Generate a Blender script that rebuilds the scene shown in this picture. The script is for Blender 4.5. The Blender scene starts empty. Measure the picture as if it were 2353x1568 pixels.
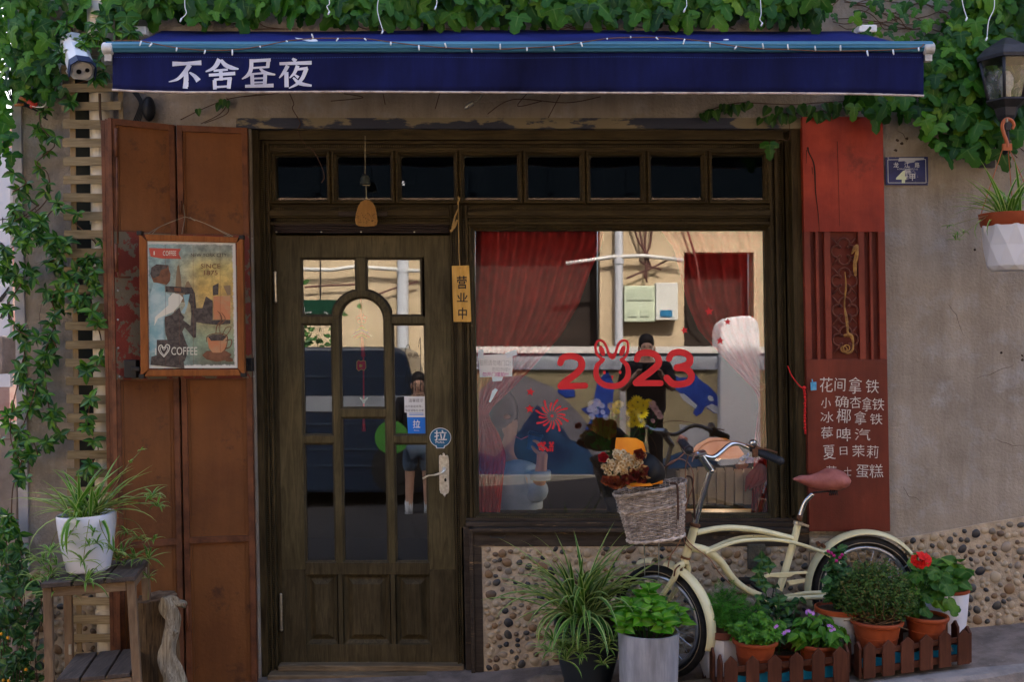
import bpy, bmesh, math, random
from mathutils import Vector, Matrix, Euler
random.seed(7)
R = math.radians
# ---------------------------------------------------------------- scene, camera, light
scene = bpy.context.scene
COL = scene.collection
CAM_Z = 1.6
cam = bpy.data.objects.new("camera", bpy.data.cameras.new("camera")); COL.objects.link(cam)
cam.location = (0, -5, CAM_Z); cam.rotation_euler = (R(90), 0, 0)
cam.data.sensor_width = 36; cam.data.lens = 36.72; cam.data.clip_end = 400; cam.data.clip_start = 0.05
scene.camera = cam
world = bpy.data.worlds.new("World"); scene.world = world; world.use_nodes = True
wn = world.node_tree; bg = wn.nodes["Background"]
sky = wn.nodes.new("ShaderNodeTexSky"); sky.sky_type = 'NISHITA'; sky.sun_disc = False
SUN_EL = 43.0
sky.sun_elevation = R(SUN_EL); sky.sun_rotation = R(12); sky.air_density = 0.75; sky.dust_density = 6.0; sky.ozone_density = 0.4
wn.links.new(sky.outputs[0], bg.inputs[0]); bg.inputs[1].default_value = 0.15
sun = bpy.data.objects.new("sun", bpy.data.lights.new("sun", 'SUN')); COL.objects.link(sun)
sun.data.energy = 2.4; sun.data.angle = R(0.6); sun.data.color = (1, 0.93, 0.82)
# the sun stands behind the shop (north of the street), a little to the right
sun.rotation_euler = Vector((-math.sin(R(12)) * math.cos(R(SUN_EL)), -math.cos(R(12)) * math.cos(R(SUN_EL)), -math.sin(R(SUN_EL)))).to_track_quat('-Z', 'Y').to_euler()
scene.view_settings.view_transform = 'Standard'; scene.view_settings.look = 'None'
scene.view_settings.gamma = 1; scene.view_settings.exposure = 2.55
scene.view_settings.use_curve_mapping = False
scene.cycles.max_bounces = 8; scene.cycles.transparent_max_bounces = 12; scene.cycles.glossy_bounces = 4
scene.cycles.caustics_reflective = False; scene.cycles.caustics_refractive = False
# ---------------------------------------------------------------- coordinates
S = 480.0
def P(px, py, Y=0.0):
    k = (5 + Y) / 5
    return Vector(((px - 1176.5) / S * k, Y, CAM_Z + (784 - py) / S * k))
SH = 0.018
def U(u, v, Y=0.0, Yr=None):          # facade coordinates: the old front leans a little
    if Yr is None: Yr = Y
    p = P(u + SH * (v - 784), v, Yr); p.y = Y
    return p
def MW(px, py, y0):                   # a point across the street
    k = (5.22 + y0) / 5
    return Vector(((px - 1176.5) / S * k, -y0, CAM_Z + (784 - py) / S * k))
def ground(x, y=0):
    z = 0.015 + 0.092 * (x + 0.15) if x > -0.15 else 0.015 + 0.03 * (x + 0.15)
    return z if abs(x) < 60 else 0
def lerp(a, b, t): return a + (b - a) * t
def plin(pts, t):                      # piecewise linear lookup pts=[(t,val..)]
    if t <= pts[0][0]: return pts[0][1]
    for (a, va), (b, vb) in zip(pts, pts[1:]):
        if t <= b: return lerp(va, vb, (t - a) / (b - a))
    return pts[-1][1]
def spline(pts, n=6):
    pts = [Vector(p) for p in pts]
    if len(pts) < 3:
        return [pts[0].lerp(pts[-1], i / n) for i in range(n + 1)]
    out = []
    for i in range(len(pts) - 1):
        p0 = pts[max(i - 1, 0)]; p1 = pts[i]; p2 = pts[i + 1]; p3 = pts[min(i + 2, len(pts) - 1)]
        for j in range(n):
            t = j / n
            out.append(0.5 * ((2 * p1) + (p2 - p0) * t + (2 * p0 - 5 * p1 + 4 * p2 - p3) * t * t + (3 * p1 - p0 - 3 * p2 + p3) * t ** 3))
    out.append(pts[-1]); return out
# ---------------------------------------------------------------- materials
def new_mat(name):
    m = bpy.data.materials.new(name); m.use_nodes = True
    return m, m.node_tree, m.node_tree.nodes["Principled BSDF"]
def ramp(nt, stops, interp='LINEAR'):
    r = nt.nodes.new("ShaderNodeValToRGB"); r.color_ramp.interpolation = interp
    e = r.color_ramp.elements
    while len(e) < len(stops): e.new(0.5)
    for el, (p, c) in zip(e, stops): el.position = p; el.color = (*c, 1) if len(c) == 3 else c
    return r
def coords(nt, stretch=(1, 1, 1), kind="Object"):
    tc = nt.nodes.new("ShaderNodeTexCoord"); mp = nt.nodes.new("ShaderNodeMapping")
    nt.links.new(tc.outputs[kind], mp.inputs[0]); mp.inputs[3].default_value = stretch
    return mp.outputs[0]
def noise(nt, vec, scale, detail=6, rough=0.6, dist=0):
    n = nt.nodes.new("ShaderNodeTexNoise"); n.inputs["Scale"].default_value = scale; n.inputs["Detail"].default_value = detail
    n.inputs["Roughness"].default_value = rough; n.inputs["Distortion"].default_value = dist
    nt.links.new(vec, n.inputs["Vector"]); return n.outputs["Fac"]
def mixc(nt, fac, a, b, mode='MIX'):
    m = nt.nodes.new("ShaderNodeMix"); m.data_type = 'RGBA'; m.blend_type = mode
    for s, v in ((m.inputs[0], fac), (m.inputs[6], a), (m.inputs[7], b)):
        if hasattr(v, "is_output"): nt.links.new(v, s)
        elif isinstance(v, (int, float)): s.default_value = v
        else: s.default_value = (*v, 1)
    return m.outputs[2]
def math_n(nt, op, a, b=0.0):
    m = nt.nodes.new("ShaderNodeMath"); m.operation = op
    for s, v in ((m.inputs[0], a), (m.inputs[1], b)):
        if hasattr(v, "is_output"): nt.links.new(v, s)
        else: s.default_value = v
    return m.outputs[0]
def add_bump(nt, bs, h, strength, dist=0.01):
    b = nt.nodes.new("ShaderNodeBump"); b.inputs["Strength"].default_value = strength; b.inputs["Distance"].default_value = dist
    nt.links.new(h, b.inputs["Height"]); nt.links.new(b.outputs[0], bs.inputs["Normal"])
def random_fac(nt):
    oi = nt.nodes.new("ShaderNodeObjectInfo"); ge = nt.nodes.new("ShaderNodeNewGeometry")
    return math_n(nt, 'FRACT', math_n(nt, 'ADD', oi.outputs["Random"], ge.outputs["Random Per Island"]))
MATS = {}
def mat(name, col, col2=None, scale=8, rough=0.6, metal=0, bump=0.0, bscale=60, lo=0.4, hi=0.62, stretch=(1, 1, 1), spec=0.25, streak=0, rnd=0.0, col3=None, s3=30, lo3=0.6, hi3=0.66, dist=0, coat=0):
    if name in MATS: return MATS[name]
    m, nt, bs = new_mat(name)
    v = coords(nt, stretch)
    c = None
    if col2 is not None:
        f = noise(nt, v, scale, dist=dist); r = ramp(nt, [(lo, col), (hi, col2)]); nt.links.new(f, r.inputs[0]); c = r.outputs[0]
    if col3 is not None:
        f3 = noise(nt, v, s3, detail=8, rough=0.7); r3 = ramp(nt, [(lo3, (0, 0, 0)), (hi3, (1, 1, 1))]); nt.links.new(f3, r3.inputs[0])
        c = mixc(nt, r3.outputs[0], c if c else col, col3)
    if streak:
        rs_ = ramp(nt, [(0.35, (1 - streak,) * 3), (0.62, (1.06,) * 3)]); nt.links.new(noise(nt, coords(nt, (5, 5, .5)), 2.2, detail=9, rough=.7), rs_.inputs[0]); c = mixc(nt, 1.0, c if c else col, rs_.outputs[0], 'MULTIPLY')
    if rnd:
        hs = nt.nodes.new("ShaderNodeHueSaturation")
        val = math_n(nt, 'ADD', math_n(nt, 'MULTIPLY', random_fac(nt), rnd), 1 - rnd / 2)
        nt.links.new(val, hs.inputs["Value"])
        if c: nt.links.new(c, hs.inputs["Color"])
        else: hs.inputs["Color"].default_value = (*col, 1)
        c = hs.outputs[0]
    if c: nt.links.new(c, bs.inputs["Base Color"])
    else: bs.inputs["Base Color"].default_value = (*col, 1)
    bs.inputs["Roughness"].default_value = rough; bs.inputs["Metallic"].default_value = metal
    bs.inputs["Specular IOR Level"].default_value = spec
    if coat: bs.inputs["Coat Weight"].default_value = coat
    if bump: add_bump(nt, bs, noise(nt, v, bscale, detail=5), bump)
    MATS[name] = m; return m
def mat_wood(name, dark, light, axis='z', scale=6.0, rough=0.7, bump=0.3, wear=None, wear_amt=0.64, rnd=0.0, ring=9):
    if name in MATS: return MATS[name]
    m, nt, bs = new_mat(name)
    st = {'z': (ring, ring, 0.9), 'x': (0.9, ring, ring), 'y': (ring, 0.9, ring)}[axis]
    v = coords(nt, st)
    f = noise(nt, v, scale, detail=8, rough=0.65, dist=1.2)
    r = ramp(nt, [(0.32, dark), (0.68, light)]); nt.links.new(f, r.inputs[0]); c = r.outputs[0]
    if wear is not None:
        f2 = noise(nt, coords(nt, tuple(x * 0.5 for x in st)), scale * 1.3, detail=10, rough=0.75)
        r2 = ramp(nt, [(wear_amt, (0, 0, 0)), (wear_amt + 0.05, (1, 1, 1))]); nt.links.new(f2, r2.inputs[0])
        c = mixc(nt, r2.outputs[0], c, wear)
    big = noise(nt, coords(nt), 3.0, detail=4); rb = ramp(nt, [(0.3, (0.62, 0.62, 0.62)), (0.7, (1.12, 1.12, 1.12))]); nt.links.new(big, rb.inputs[0])
    c = mixc(nt, 1.0, c, rb.outputs[0], 'MULTIPLY')
    if rnd:
        hs = nt.nodes.new("ShaderNodeHueSaturation")
        nt.links.new(math_n(nt, 'ADD', math_n(nt, 'MULTIPLY', random_fac(nt), rnd), 1 - rnd / 2), hs.inputs["Value"])
        nt.links.new(c, hs.inputs["Color"]); c = hs.outputs[0]
    nt.links.new(c, bs.inputs["Base Color"]); bs.inputs["Roughness"].default_value = rough
    bs.inputs["Specular IOR Level"].default_value = 0.14; add_bump(nt, bs, f, bump, 0.004)
    MATS[name] = m; return m
def mat_leaf(name, stops, rough=0.45, trans=0.25, vein=0.25):
    if name in MATS: return MATS[name]
    m, nt, bs = new_mat(name)
    r = ramp(nt, stops); nt.links.new(random_fac(nt), r.inputs[0])
    n = noise(nt, coords(nt), 14, detail=4); rn = ramp(nt, [(0.3, (0.75, 0.78, 0.7)), (0.7, (1.2, 1.15, 1.1))]); nt.links.new(n, rn.inputs[0])
    c = mixc(nt, 1.0, r.outputs[0], rn.outputs[0], 'MULTIPLY')
    if vein:
        at = nt.nodes.new("ShaderNodeAttribute"); at.attribute_name = "vein"
        c = mixc(nt, math_n(nt, 'MULTIPLY', math_n(nt, 'POWER', at.outputs["Fac"], 6.0), vein), c, (0.30, 0.42, 0.12))
    nt.links.new(c, bs.inputs["Base Color"]); bs.inputs["Roughness"].default_value = rough; bs.inputs["Specular IOR Level"].default_value = 0.25
    tr = nt.nodes.new("ShaderNodeBsdfTranslucent"); nt.links.new(mixc(nt, 1.0, c, (1.0, 1.3, 0.5), 'MULTIPLY'), tr.inputs[0])
    mx = nt.nodes.new("ShaderNodeMixShader"); mx.inputs[0].default_value = trans
    out = nt.nodes["Material Output"]
    nt.links.new(bs.outputs[0], mx.inputs[1]); nt.links.new(tr.outputs[0], mx.inputs[2]); nt.links.new(mx.outputs[0], out.inputs[0])
    MATS[name] = m; return m
def mat_glass(name, refl, tint=(0.9, 0.93, 0.92), dirt=0.0, wob=0.0):
    if name in MATS: return MATS[name]
    m, nt, bs = new_mat(name); nt.nodes.remove(bs)
    t = nt.nodes.new("ShaderNodeBsdfTransparent"); t.inputs[0].default_value = (*tint, 1)
    g = nt.nodes.new("ShaderNodeBsdfGlossy"); g.inputs["Roughness"].default_value = 0.0; g.inputs[0].default_value = (1, 1, 1, 1)
    fr = nt.nodes.new("ShaderNodeFresnel"); fr.inputs[0].default_value = 1.45
    f = math_n(nt, 'ADD', fr.outputs[0], refl)
    mx = nt.nodes.new("ShaderNodeMixShader"); nt.links.new(f, mx.inputs[0]); nt.links.new(t.outputs[0], mx.inputs[1]); nt.links.new(g.outputs[0], mx.inputs[2])
    last = mx.outputs[0]
    if wob:
        b = nt.nodes.new("ShaderNodeBump"); b.inputs["Strength"].default_value = wob; b.inputs["Distance"].default_value = 0.01
        nt.links.new(noise(nt, coords(nt), 2.2, detail=1), b.inputs["Height"]); nt.links.new(b.outputs[0], g.inputs["Normal"])
    if dirt:
        d = nt.nodes.new("ShaderNodeBsdfDiffuse"); d.inputs[0].default_value = (0.5, 0.48, 0.42, 1)
        n = noise(nt, coords(nt), 9, detail=8, rough=0.75); r = ramp(nt, [(0.45, (0, 0, 0)), (0.8, (dirt, dirt, dirt))]); nt.links.new(n, r.inputs[0])
        m2 = nt.nodes.new("ShaderNodeMixShader"); nt.links.new(r.outputs[0], m2.inputs[0]); nt.links.new(last, m2.inputs[1]); nt.links.new(d.outputs[0], m2.inputs[2]); last = m2.outputs[0]
    nt.links.new(last, nt.nodes["Material Output"].inputs[0])
    MATS[name] = m; return m
# ---------------------------------------------------------------- mesh builder
class MB:
    def __init__(s): s.v = []; s.f = []; s.m = []; s.vein = {}
    def add(s, vs, fs, mi=0):
        b = len(s.v); s.v += [tuple(v) for v in vs]
        for f in fs: s.f.append([b + i for i in f]); s.m.append(mi)
        return b
    def hexa(s, p, mi=0):   # 8 pts: front quad 0-3, back quad 4-7
        s.add(p, [(0, 1, 2, 3), (7, 6, 5, 4), (0, 4, 5, 1), (1, 5, 6, 2), (2, 6, 7, 3), (3, 7, 4, 0)], mi)
    def box(s, c, d, mi=0, rot=None):
        c = Vector(c); h = Vector(d) / 2; p = []
        for y in (-1, 1):
            for x, z in ((-1, -1), (1, -1), (1, 1), (-1, 1)):
                q = Vector((x * h.x, y * h.y, z * h.z))
                if rot is not None: q = rot @ q
                p.append(c + q)
        s.hexa(p, mi)
    def ubox(s, u0, v0, u1, v1, Yf, Yb, mi=0, Yr=None):
        if Yr is None: Yr = Yf
        q = [(u0, v1), (u1, v1), (u1, v0), (u0, v0)]
        s.hexa([U(a, b, Yf, Yr) for a, b in q] + [U(a, b, Yb, Yr) for a, b in q], mi)
    def uprism(s, pts, Yf, Yb, mi=0, Yr=None, fn=None):
        if Yr is None: Yr = Yf
        fn = fn or U
        n = len(pts)
        vs = [fn(a, b, Yf, Yr) for a, b in pts] + [fn(a, b, Yb, Yr) for a, b in pts]
        fs = [list(range(n)), list(range(2 * n - 1, n - 1, -1))] + [(i, i + n, (i + 1) % n + n, (i + 1) % n) for i in range(n)]
        s.add(vs, fs, mi)
    def poly(s, pts, mi=0): s.add(pts, [list(range(len(pts)))], mi)
    def tube(s, path, r, n=8, mi=0, cap=True, closed=False):
        path = [Vector(p) for p in path]; N = len(path)
        rad = r if isinstance(r, (list, tuple)) else [r] * N
        if len(rad) != N: rad = [plin([(j / (len(rad) - 1), rad[j]) for j in range(len(rad))], i / (N - 1)) for i in range(N)]
        up = None; vs = []
        for i in range(N):
            if closed: t = path[(i + 1) % N] - path[i - 1]
            else: t = path[min(i + 1, N - 1)] - path[max(i - 1, 0)]
            if t.length < 1e-9: t = Vector((0, 0, 1))
            t.normalize()
            if up is None:
                up = Vector((0, 0, 1)) if abs(t.z) < 0.9 else Vector((0, 1, 0))
            a = up - t * up.dot(t)
            if a.length < 1e-6: a = t.orthogonal()
            a.normalize(); up = a; b = t.cross(a)
            for k in range(n):
                an = 2 * math.pi * k / n
                vs.append(path[i] + (a * math.cos(an) + b * math.sin(an)) * rad[i])
        fs = []
        for i in range(N if closed else N - 1):
            j = (i + 1) % N
            for k in range(n):
                fs.append((i * n + k, i * n + (k + 1) % n, j * n + (k + 1) % n, j * n + k))
        if cap and not closed:
            fs.append(list(range(n))[::-1]); fs.append([(N - 1) * n + k for k in range(n)])
        s.add(vs, fs, mi)
    def lathe(s, c, prof, n=24, mi=0, M=None, sq=0.0):
        # prof [(r,z)...]; sq>0 squares the section
        c = Vector(c); vs = []
        for r, z in prof:
            for k in range(n):
                a = 2 * math.pi * k / n; ca, sa = math.cos(a), math.sin(a)
                q = 1.0
                if sq: q = lerp(1.0, 1.0 / max(abs(ca), abs(sa)), sq)
                p = Vector((r * ca * q, r * sa * q, z))
                if M is not None: p = M @ p
                vs.append(c + p)
        fs = []
        for i in range(len(prof) - 1):
            for k in range(n): fs.append((i * n + k, i * n + (k + 1) % n, (i + 1) * n + (k + 1) % n, (i + 1) * n + k))
        if prof[0][0] > 1e-6: fs.append(list(range(n))[::-1])
        if prof[-1][0] > 1e-6: fs.append([(len(prof) - 1) * n + k for k in range(n)])
        s.add(vs, fs, mi)
    def ell(s, c, r, n=10, m=7, mi=0, M=None):
        prof = [(math.sin(math.pi * i / m), -math.cos(math.pi * i / m)) for i in range(m + 1)]
        prof[0] = (1e-7, -1); prof[-1] = (1e-7, 1)
        r = Vector(r) if not isinstance(r, (int, float)) else Vector((r, r, r))
        A = Matrix.Diagonal(r)
        if M is not None: A = M @ A
        s.lathe(c, prof, n, mi, A)
    def build(s, name, mats, parent=None, smooth=False, bevel=0, flat_angle=None):
        me = bpy.data.meshes.new(name); me.from_pydata(s.v, [], s.f)
        if not isinstance(mats, (list, tuple)): mats = [mats]
        for m in mats: me.materials.append(m)
        me.polygons.foreach_set("material_index", s.m)
        if smooth: me.polygons.foreach_set("use_smooth", [True] * len(me.polygons))
        if s.vein:
            at = me.attributes.new("vein", 'FLOAT', 'POINT'); at.data.foreach_set("value", [s.vein.get(i, 0.0) for i in range(len(s.v))])
        me.update()
        if smooth == 'auto': me.set_sharp_from_angle(angle=R(35))
        o = bpy.data.objects.new(name, me); COL.objects.link(o); attach(o, parent)
        if bevel:
            b = o.modifiers.new("bevel", 'BEVEL'); b.width = bevel; b.segments = 2; b.limit_method = 'ANGLE'
        return o
def wloc(o):
    v = Vector((0, 0, 0))
    while o is not None: v += o.location; o = o.parent
    return v
def attach(o, parent, loc=Vector((0, 0, 0))):
    if parent is not None:
        o.parent = parent; o.location = Vector(loc) - wloc(parent)
    else: o.location = loc
def tag(o, label=None, cat=None, group=None, kind=None):
    if label: o["label"] = label
    if cat: o["category"] = cat
    if group: o["group"] = group
    if kind: o["kind"] = kind
    return o
def thing(name, label, cat, loc, group=None):
    o = bpy.data.objects.new(name, None); COL.objects.link(o); o.location = loc; o.empty_display_size = 0.1
    return tag(o, label, cat, group)
def inst(me, name, parent, M):
    o = bpy.data.objects.new(name, me); COL.objects.link(o)
    o.parent = parent; M = M.copy()
    M.translation = M.translation - wloc(parent); o.matrix_local = M
    return o
def basis(x, y, z, loc):
    M = Matrix((x, y, z)).transposed().to_4x4(); M.translation = loc; return M
def rotm(rx=0, ry=0, rz=0): return Euler((rx, ry, rz)).to_matrix()
# flat shapes laid on a plane: fn(px,py)->Vector
def ribbon(mb, pts, w, fn, mi=0, n=5, round_caps=True, off=0.0):
    """stroke in picture-plane units; w number or (w0,w1,..)"""
    pp = [p.to_2d() for p in spline([(x, y, 0) for x, y in pts], n)] if len(pts) > 2 else [Vector(p) for p in pts]
    N = len(pp); ws = w if isinstance(w, (list, tuple)) else (w, w)
    L = []; Rr = []
    for i in range(N):
        t = pp[min(i + 1, N - 1)] - pp[max(i - 1, 0)]
        if t.length < 1e-6: t = Vector((1, 0))
        t.normalize(); nn = Vector((-t.y, t.x)); ww = plin([(j / (len(ws) - 1), ws[j]) for j in range(len(ws))], i / (N - 1)) / 2
        L.append(pp[i] + nn * ww); Rr.append(pp[i] - nn * ww)
    def cap(c, a, b):
        if not round_caps: return []
        out = []; d = a - c; 
        for k in range(1, 5):
            an = -math.pi * k / 5
            out.append(c + Vector((d.x * math.cos(an) - d.y * math.sin(an), d.x * math.sin(an) + d.y * math.cos(an))))
        return out
    vs = [fn(p.x, p.y, off) for p in L] + [fn(p.x, p.y, off) for p in Rr]
    mb.add(vs, [(i, i + 1, N + i + 1, N + i) for i in range(N - 1)], mi)
    if round_caps:
        e = [L[-1]] + cap(pp[-1], L[-1], Rr[-1]) + [Rr[-1]]; mb.poly([fn(p.x, p.y, off) for p in e], mi)
        e = [Rr[0]] + cap(pp[0], Rr[0], L[0]) + [L[0]]; mb.poly([fn(p.x, p.y, off) for p in e], mi)
def text_mesh(s, bold=0.0):
    c = bpy.data.curves.new("t", 'FONT'); c.body = s; c.size = 1; c.offset = bold; c.resolution_u = 3
    o = bpy.data.objects.new("t", c); COL.objects.link(o)
    dg = bpy.context.evaluated_depsgraph_get(); dg.update()
    me = bpy.data.meshes.new_from_object(o.evaluated_get(dg)); bpy.data.objects.remove(o); 
    vs = [v.co.copy() for v in me.vertices]; fs = [list(p.vertices) for p in me.polygons]; bpy.data.meshes.remove(me)
    return vs, fs
TXT = {}
def text_into(mb, s, rect, fn, mi=0, bold=0.0, off=0.0, jit=0.0, square=False):
    """fit the written text s into the rectangle (x0,y0,x1,y1) of picture-plane units"""
    key = (s, bold)
    if key not in TXT: TXT[key] = text_mesh(s, bold)
    vs, fs = TXT[key]
    if not vs: return
    ax = min(v.x for v in vs); bx = max(v.x for v in vs); ay = min(v.y for v in vs); by = max(v.y for v in vs)
    x0, y0, x1, y1 = rect
    if square:      # keep proportions: fit height
        k = min((x1 - x0) / (bx - ax), (y1 - y0) / (by - ay)); cx = (x0 + x1) / 2; cy = (y0 + y1) / 2
        w = (bx - ax) * k; h = (by - ay) * k; x0, x1, y0, y1 = cx - w / 2, cx + w / 2, cy - h / 2, cy + h / 2
    an = random.uniform(-jit, jit)
    cx = (x0 + x1) / 2; cy = (y0 + y1) / 2
    out = []
    for v in vs:
        a = x0 + (v.x - ax) / (bx - ax) * (x1 - x0); b = y1 - (v.y - ay) / (by - ay) * (y1 - y0)
        a, b = cx + (a - cx) * math.cos(an) - (b - cy) * math.sin(an), cy + (a - cx) * math.sin(an) + (b - cy) * math.cos(an)
        out.append(fn(a, b, off))
    mb.add(out, fs, mi)
def sweep_frame(mb, u0, v0, u1, v1, prof, Yr, mi=0, sides="tbrl"):
    """mitred moulding round a rectangle: prof [(inset,Y)...] from outside inwards"""
    rings = []
    for ins, Y in prof:
        rings.append([U(u0 + ins, v0 + ins, Y, Yr), U(u1 - ins, v0 + ins, Y, Yr), U(u1 - ins, v1 - ins, Y, Yr), U(u0 + ins, v1 - ins, Y, Yr)])
    S4 = {'t': (0, 1), 'r': (1, 2), 'b': (2, 3), 'l': (3, 0)}
    for a, b in zip(rings, rings[1:]):
        for sd in sides:
            i, j = S4[sd]; mb.add([a[i], a[j], b[j], b[i]], [(0, 1, 2, 3)], mi)
def beads(mb, a, b, step, w, h, Y, depth, Yr):
    a = Vector(a); b = Vector(b); L = (b - a).length; n = max(1, int(L / step)); d = (b - a) / L
    nrm = Vector((-d.y, d.x))
    for i in range(n):
        c = a + d * ((i + 0.5) * L / n)
        q = [c - d * w / 2 - nrm * h / 2, c + d * w / 2 - nrm * h / 2, c + d * w / 2 + nrm * h / 2, c - d * w / 2 + nrm * h / 2]
        k = 0.6
        q2 = [c + (p - c) * k for p in q]
        mb.add([U(p.x, p.y, Y - depth, Yr) for p in q2] + [U(p.x, p.y, Y, Yr) for p in q], [(0, 1, 2, 3), (0, 4, 5, 1), (1, 5, 6, 2), (2, 6, 7, 3), (3, 7, 4, 0)])
# ================================================================ palette
plaster = mat("plaster", (0.375, 0.32, 0.265), (0.265, 0.222, 0.18), 4.0, 0.9, streak=.2, bump=0.8, bscale=70, lo=0.35, hi=0.68, col3=(0.37, 0.345, 0.33), s3=6, lo3=0.5, hi3=0.68)
plaster_dark = mat("plaster_dark", (0.20, 0.155, 0.095), (0.12, 0.095, 0.06), 4.0, 0.95, streak=.3, bump=0.35, bscale=90, lo=0.35, hi=0.7, col3=(0.08, 0.065, 0.05), s3=16, lo3=0.62, hi3=0.68)
mortar = mat("mortar", (0.52, 0.415, 0.30), (0.38, 0.30, 0.215), 14, 0.95, bump=1.0, bscale=45)
old_wood = mat_wood("old_wood", (0.022, 0.015, 0.007), (0.085, 0.061, 0.027), 'z', 5, 0.55, 0.3, wear=(0.20, 0.14, 0.06), wear_amt=0.66)
old_wood_x = mat_wood("old_wood_x", (0.022, 0.015, 0.007), (0.085, 0.061, 0.027), 'x', 5, 0.55, 0.3, wear=(0.18, 0.13, 0.06), wear_amt=0.67)
door_wood = mat_wood("door_wood", (0.054, 0.043, 0.020), (0.118, 0.094, 0.047), 'z', 5, 0.5, 0.22, wear=(0.20, 0.13, 0.055), wear_amt=0.70)
door_low = mat_wood("door_low", (0.034, 0.026, 0.013), (0.092, 0.070, 0.036), 'z', 6, 0.55, 0.35, wear=(0.21, 0.13, 0.055), wear_amt=0.67)
sill_wood = mat_wood("sill_wood", (0.028, 0.021, 0.017), (0.075, 0.057, 0.044), 'x', 5, 0.6, 0.4, wear=(0.28, 0.18, 0.10), wear_amt=0.60)
black_wood = mat_wood("black_wood", (0.014, 0.010, 0.008), (0.035, 0.026, 0.018), 'x', 5, 0.6, 0.3)
step_wood = mat_wood("step_wood", (0.10, 0.07, 0.04), (0.26, 0.19, 0.12), 'x', 5, 0.8, 0.6, wear=(0.45, 0.38, 0.3), wear_amt=0.6)
rust = mat("rust_red", (0.21, 0.078, 0.022), (0.135, 0.047, 0.015), 2.6, 0.6, streak=.12, bump=0.25, bscale=60, col3=(0.085, 0.034, 0.017), s3=9, lo3=0.56, hi3=0.70, lo=.3, hi=.7, spec=.25)
rust_edge = mat("rust_edge", (0.17, 0.060, 0.026), (0.085, 0.030, 0.014), 12, 0.55, bump=0.15, bscale=140)
peel = mat("peeling_red", (0.20, 0.035, 0.022), (0.155, 0.03, 0.02), 6, 0.6, bump=0.3, col3=(0.15, 0.125, 0.085), s3=9, lo3=0.50, hi3=0.52)
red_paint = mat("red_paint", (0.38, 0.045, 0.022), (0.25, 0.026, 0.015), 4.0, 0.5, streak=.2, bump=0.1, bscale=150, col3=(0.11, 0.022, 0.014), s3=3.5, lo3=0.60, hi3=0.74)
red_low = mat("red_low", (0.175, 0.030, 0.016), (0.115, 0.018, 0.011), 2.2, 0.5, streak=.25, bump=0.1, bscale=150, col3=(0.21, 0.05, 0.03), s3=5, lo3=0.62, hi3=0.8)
glass_win = mat_glass("window_glass", 0.06, (1, 1, 1))
glass_door = mat_glass("door_glass", 0.065, wob=0.015)
glass_old = mat_glass("old_glass", 0.015, dirt=0.0)
black = mat("black_rubber", (0.012, 0.012, 0.014), rough=0.5)
chrome = mat("chrome", (0.62, 0.62, 0.63), rough=0.16, metal=1)
steel = mat("steel", (0.5, 0.48, 0.42), (0.35, 0.32, 0.26), 30, rough=0.35, metal=0.9)
white_plastic = mat("white_plastic", (0.72, 0.73, 0.76), rough=0.35)
paper = mat("paper", (0.72, 0.70, 0.68), rough=0.8)
chalk = mat("chalk", (0.62, 0.56, 0.52), (0.36, 0.22, 0.18), 55, rough=0.95, lo=0.50, hi=0.70)
ink = mat("ink", (0.02, 0.02, 0.02), rough=0.6)
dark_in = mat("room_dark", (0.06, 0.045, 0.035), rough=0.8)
# ================================================================ ground, street
def grid_sheet(mb, x0, x1, y0, y1, nx, ny, zf, mi=0):
    b = []
    for j in range(ny + 1):
        for i in range(nx + 1):
            x = lerp(x0, x1, i / nx); y = lerp(y0, y1, j / ny); b.append(Vector((x, y, zf(x, y))))
    mb.add(b, [(j * (nx + 1) + i, j * (nx + 1) + i + 1, (j + 1) * (nx + 1) + i + 1, (j + 1) * (nx + 1) + i) for j in range(ny) for i in range(nx)], mi)
asphalt = mat("asphalt", (0.04, 0.037, 0.038), (0.065, 0.06, 0.06), 25, 0.9, bump=0.7, bscale=140, col3=(0.13, 0.12, 0.12), s3=90, lo3=0.6, hi3=0.68)
concrete = mat("pavement_concrete", (0.25, 0.20, 0.175), (0.15, 0.12, 0.105), 9, 0.9, bump=0.5, bscale=120, col3=(0.33, 0.28, 0.24), s3=40, lo3=0.6, hi3=0.7)
kerbm = mat("kerb_stone", (0.30, 0.265, 0.25), (0.20, 0.18, 0.175), 9, 0.9, bump=0.7, bscale=60)
def gsl(x, y):
    xx = max(-8, min(8, x)); return ground(xx)
m = MB(); grid_sheet(m, -60, 60, -60, 40, 120, 4, lambda x, y: gsl(x, y) - 0.10); tag(m.build("street", asphalt), kind="structure")
KY = -0.66
m = MB(); rnd = random.Random(3)
nx = 120
xs = [lerp(-9, 9, i / nx) for i in range(nx + 1)]
def kerb_y(x): return KY - 0.012 * math.sin(x * 5.1) - 0.008 * math.sin(x * 13.0 + 1)
rows = []
for x in xs:
    rows.append([Vector((x, 0.3, gsl(x, 0) - 0.001)), Vector((x, KY + 0.10, gsl(x, 0) - 0.001))])
m.add([p for r in rows for p in r], [(i * 2, i * 2 + 1, i * 2 + 3, i * 2 + 2) for i in range(nx)])
tag(m.build("pavement", concrete), kind="structure")
m = MB()
for x in xs:
    g = gsl(x, 0); k = kerb_y(x); r = 0.006 * math.sin(x * 31)
    m.v += [(x, KY + 0.10, g - 0.001), (x, k + 0.015, g + r * 0.4), (x, k, g - 0.012 + r), (x, k - 0.012, g - 0.102), (x, k - 0.012, g - 0.3)]
m.f = [[i * 5 + j, i * 5 + j + 1, i * 5 + j + 6, i * 5 + j + 5] for i in range(nx) for j in range(4)]; m.m = [0] * len(m.f)
tag(m.build("kerb", kerbm, smooth='auto'), kind="structure")
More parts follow.
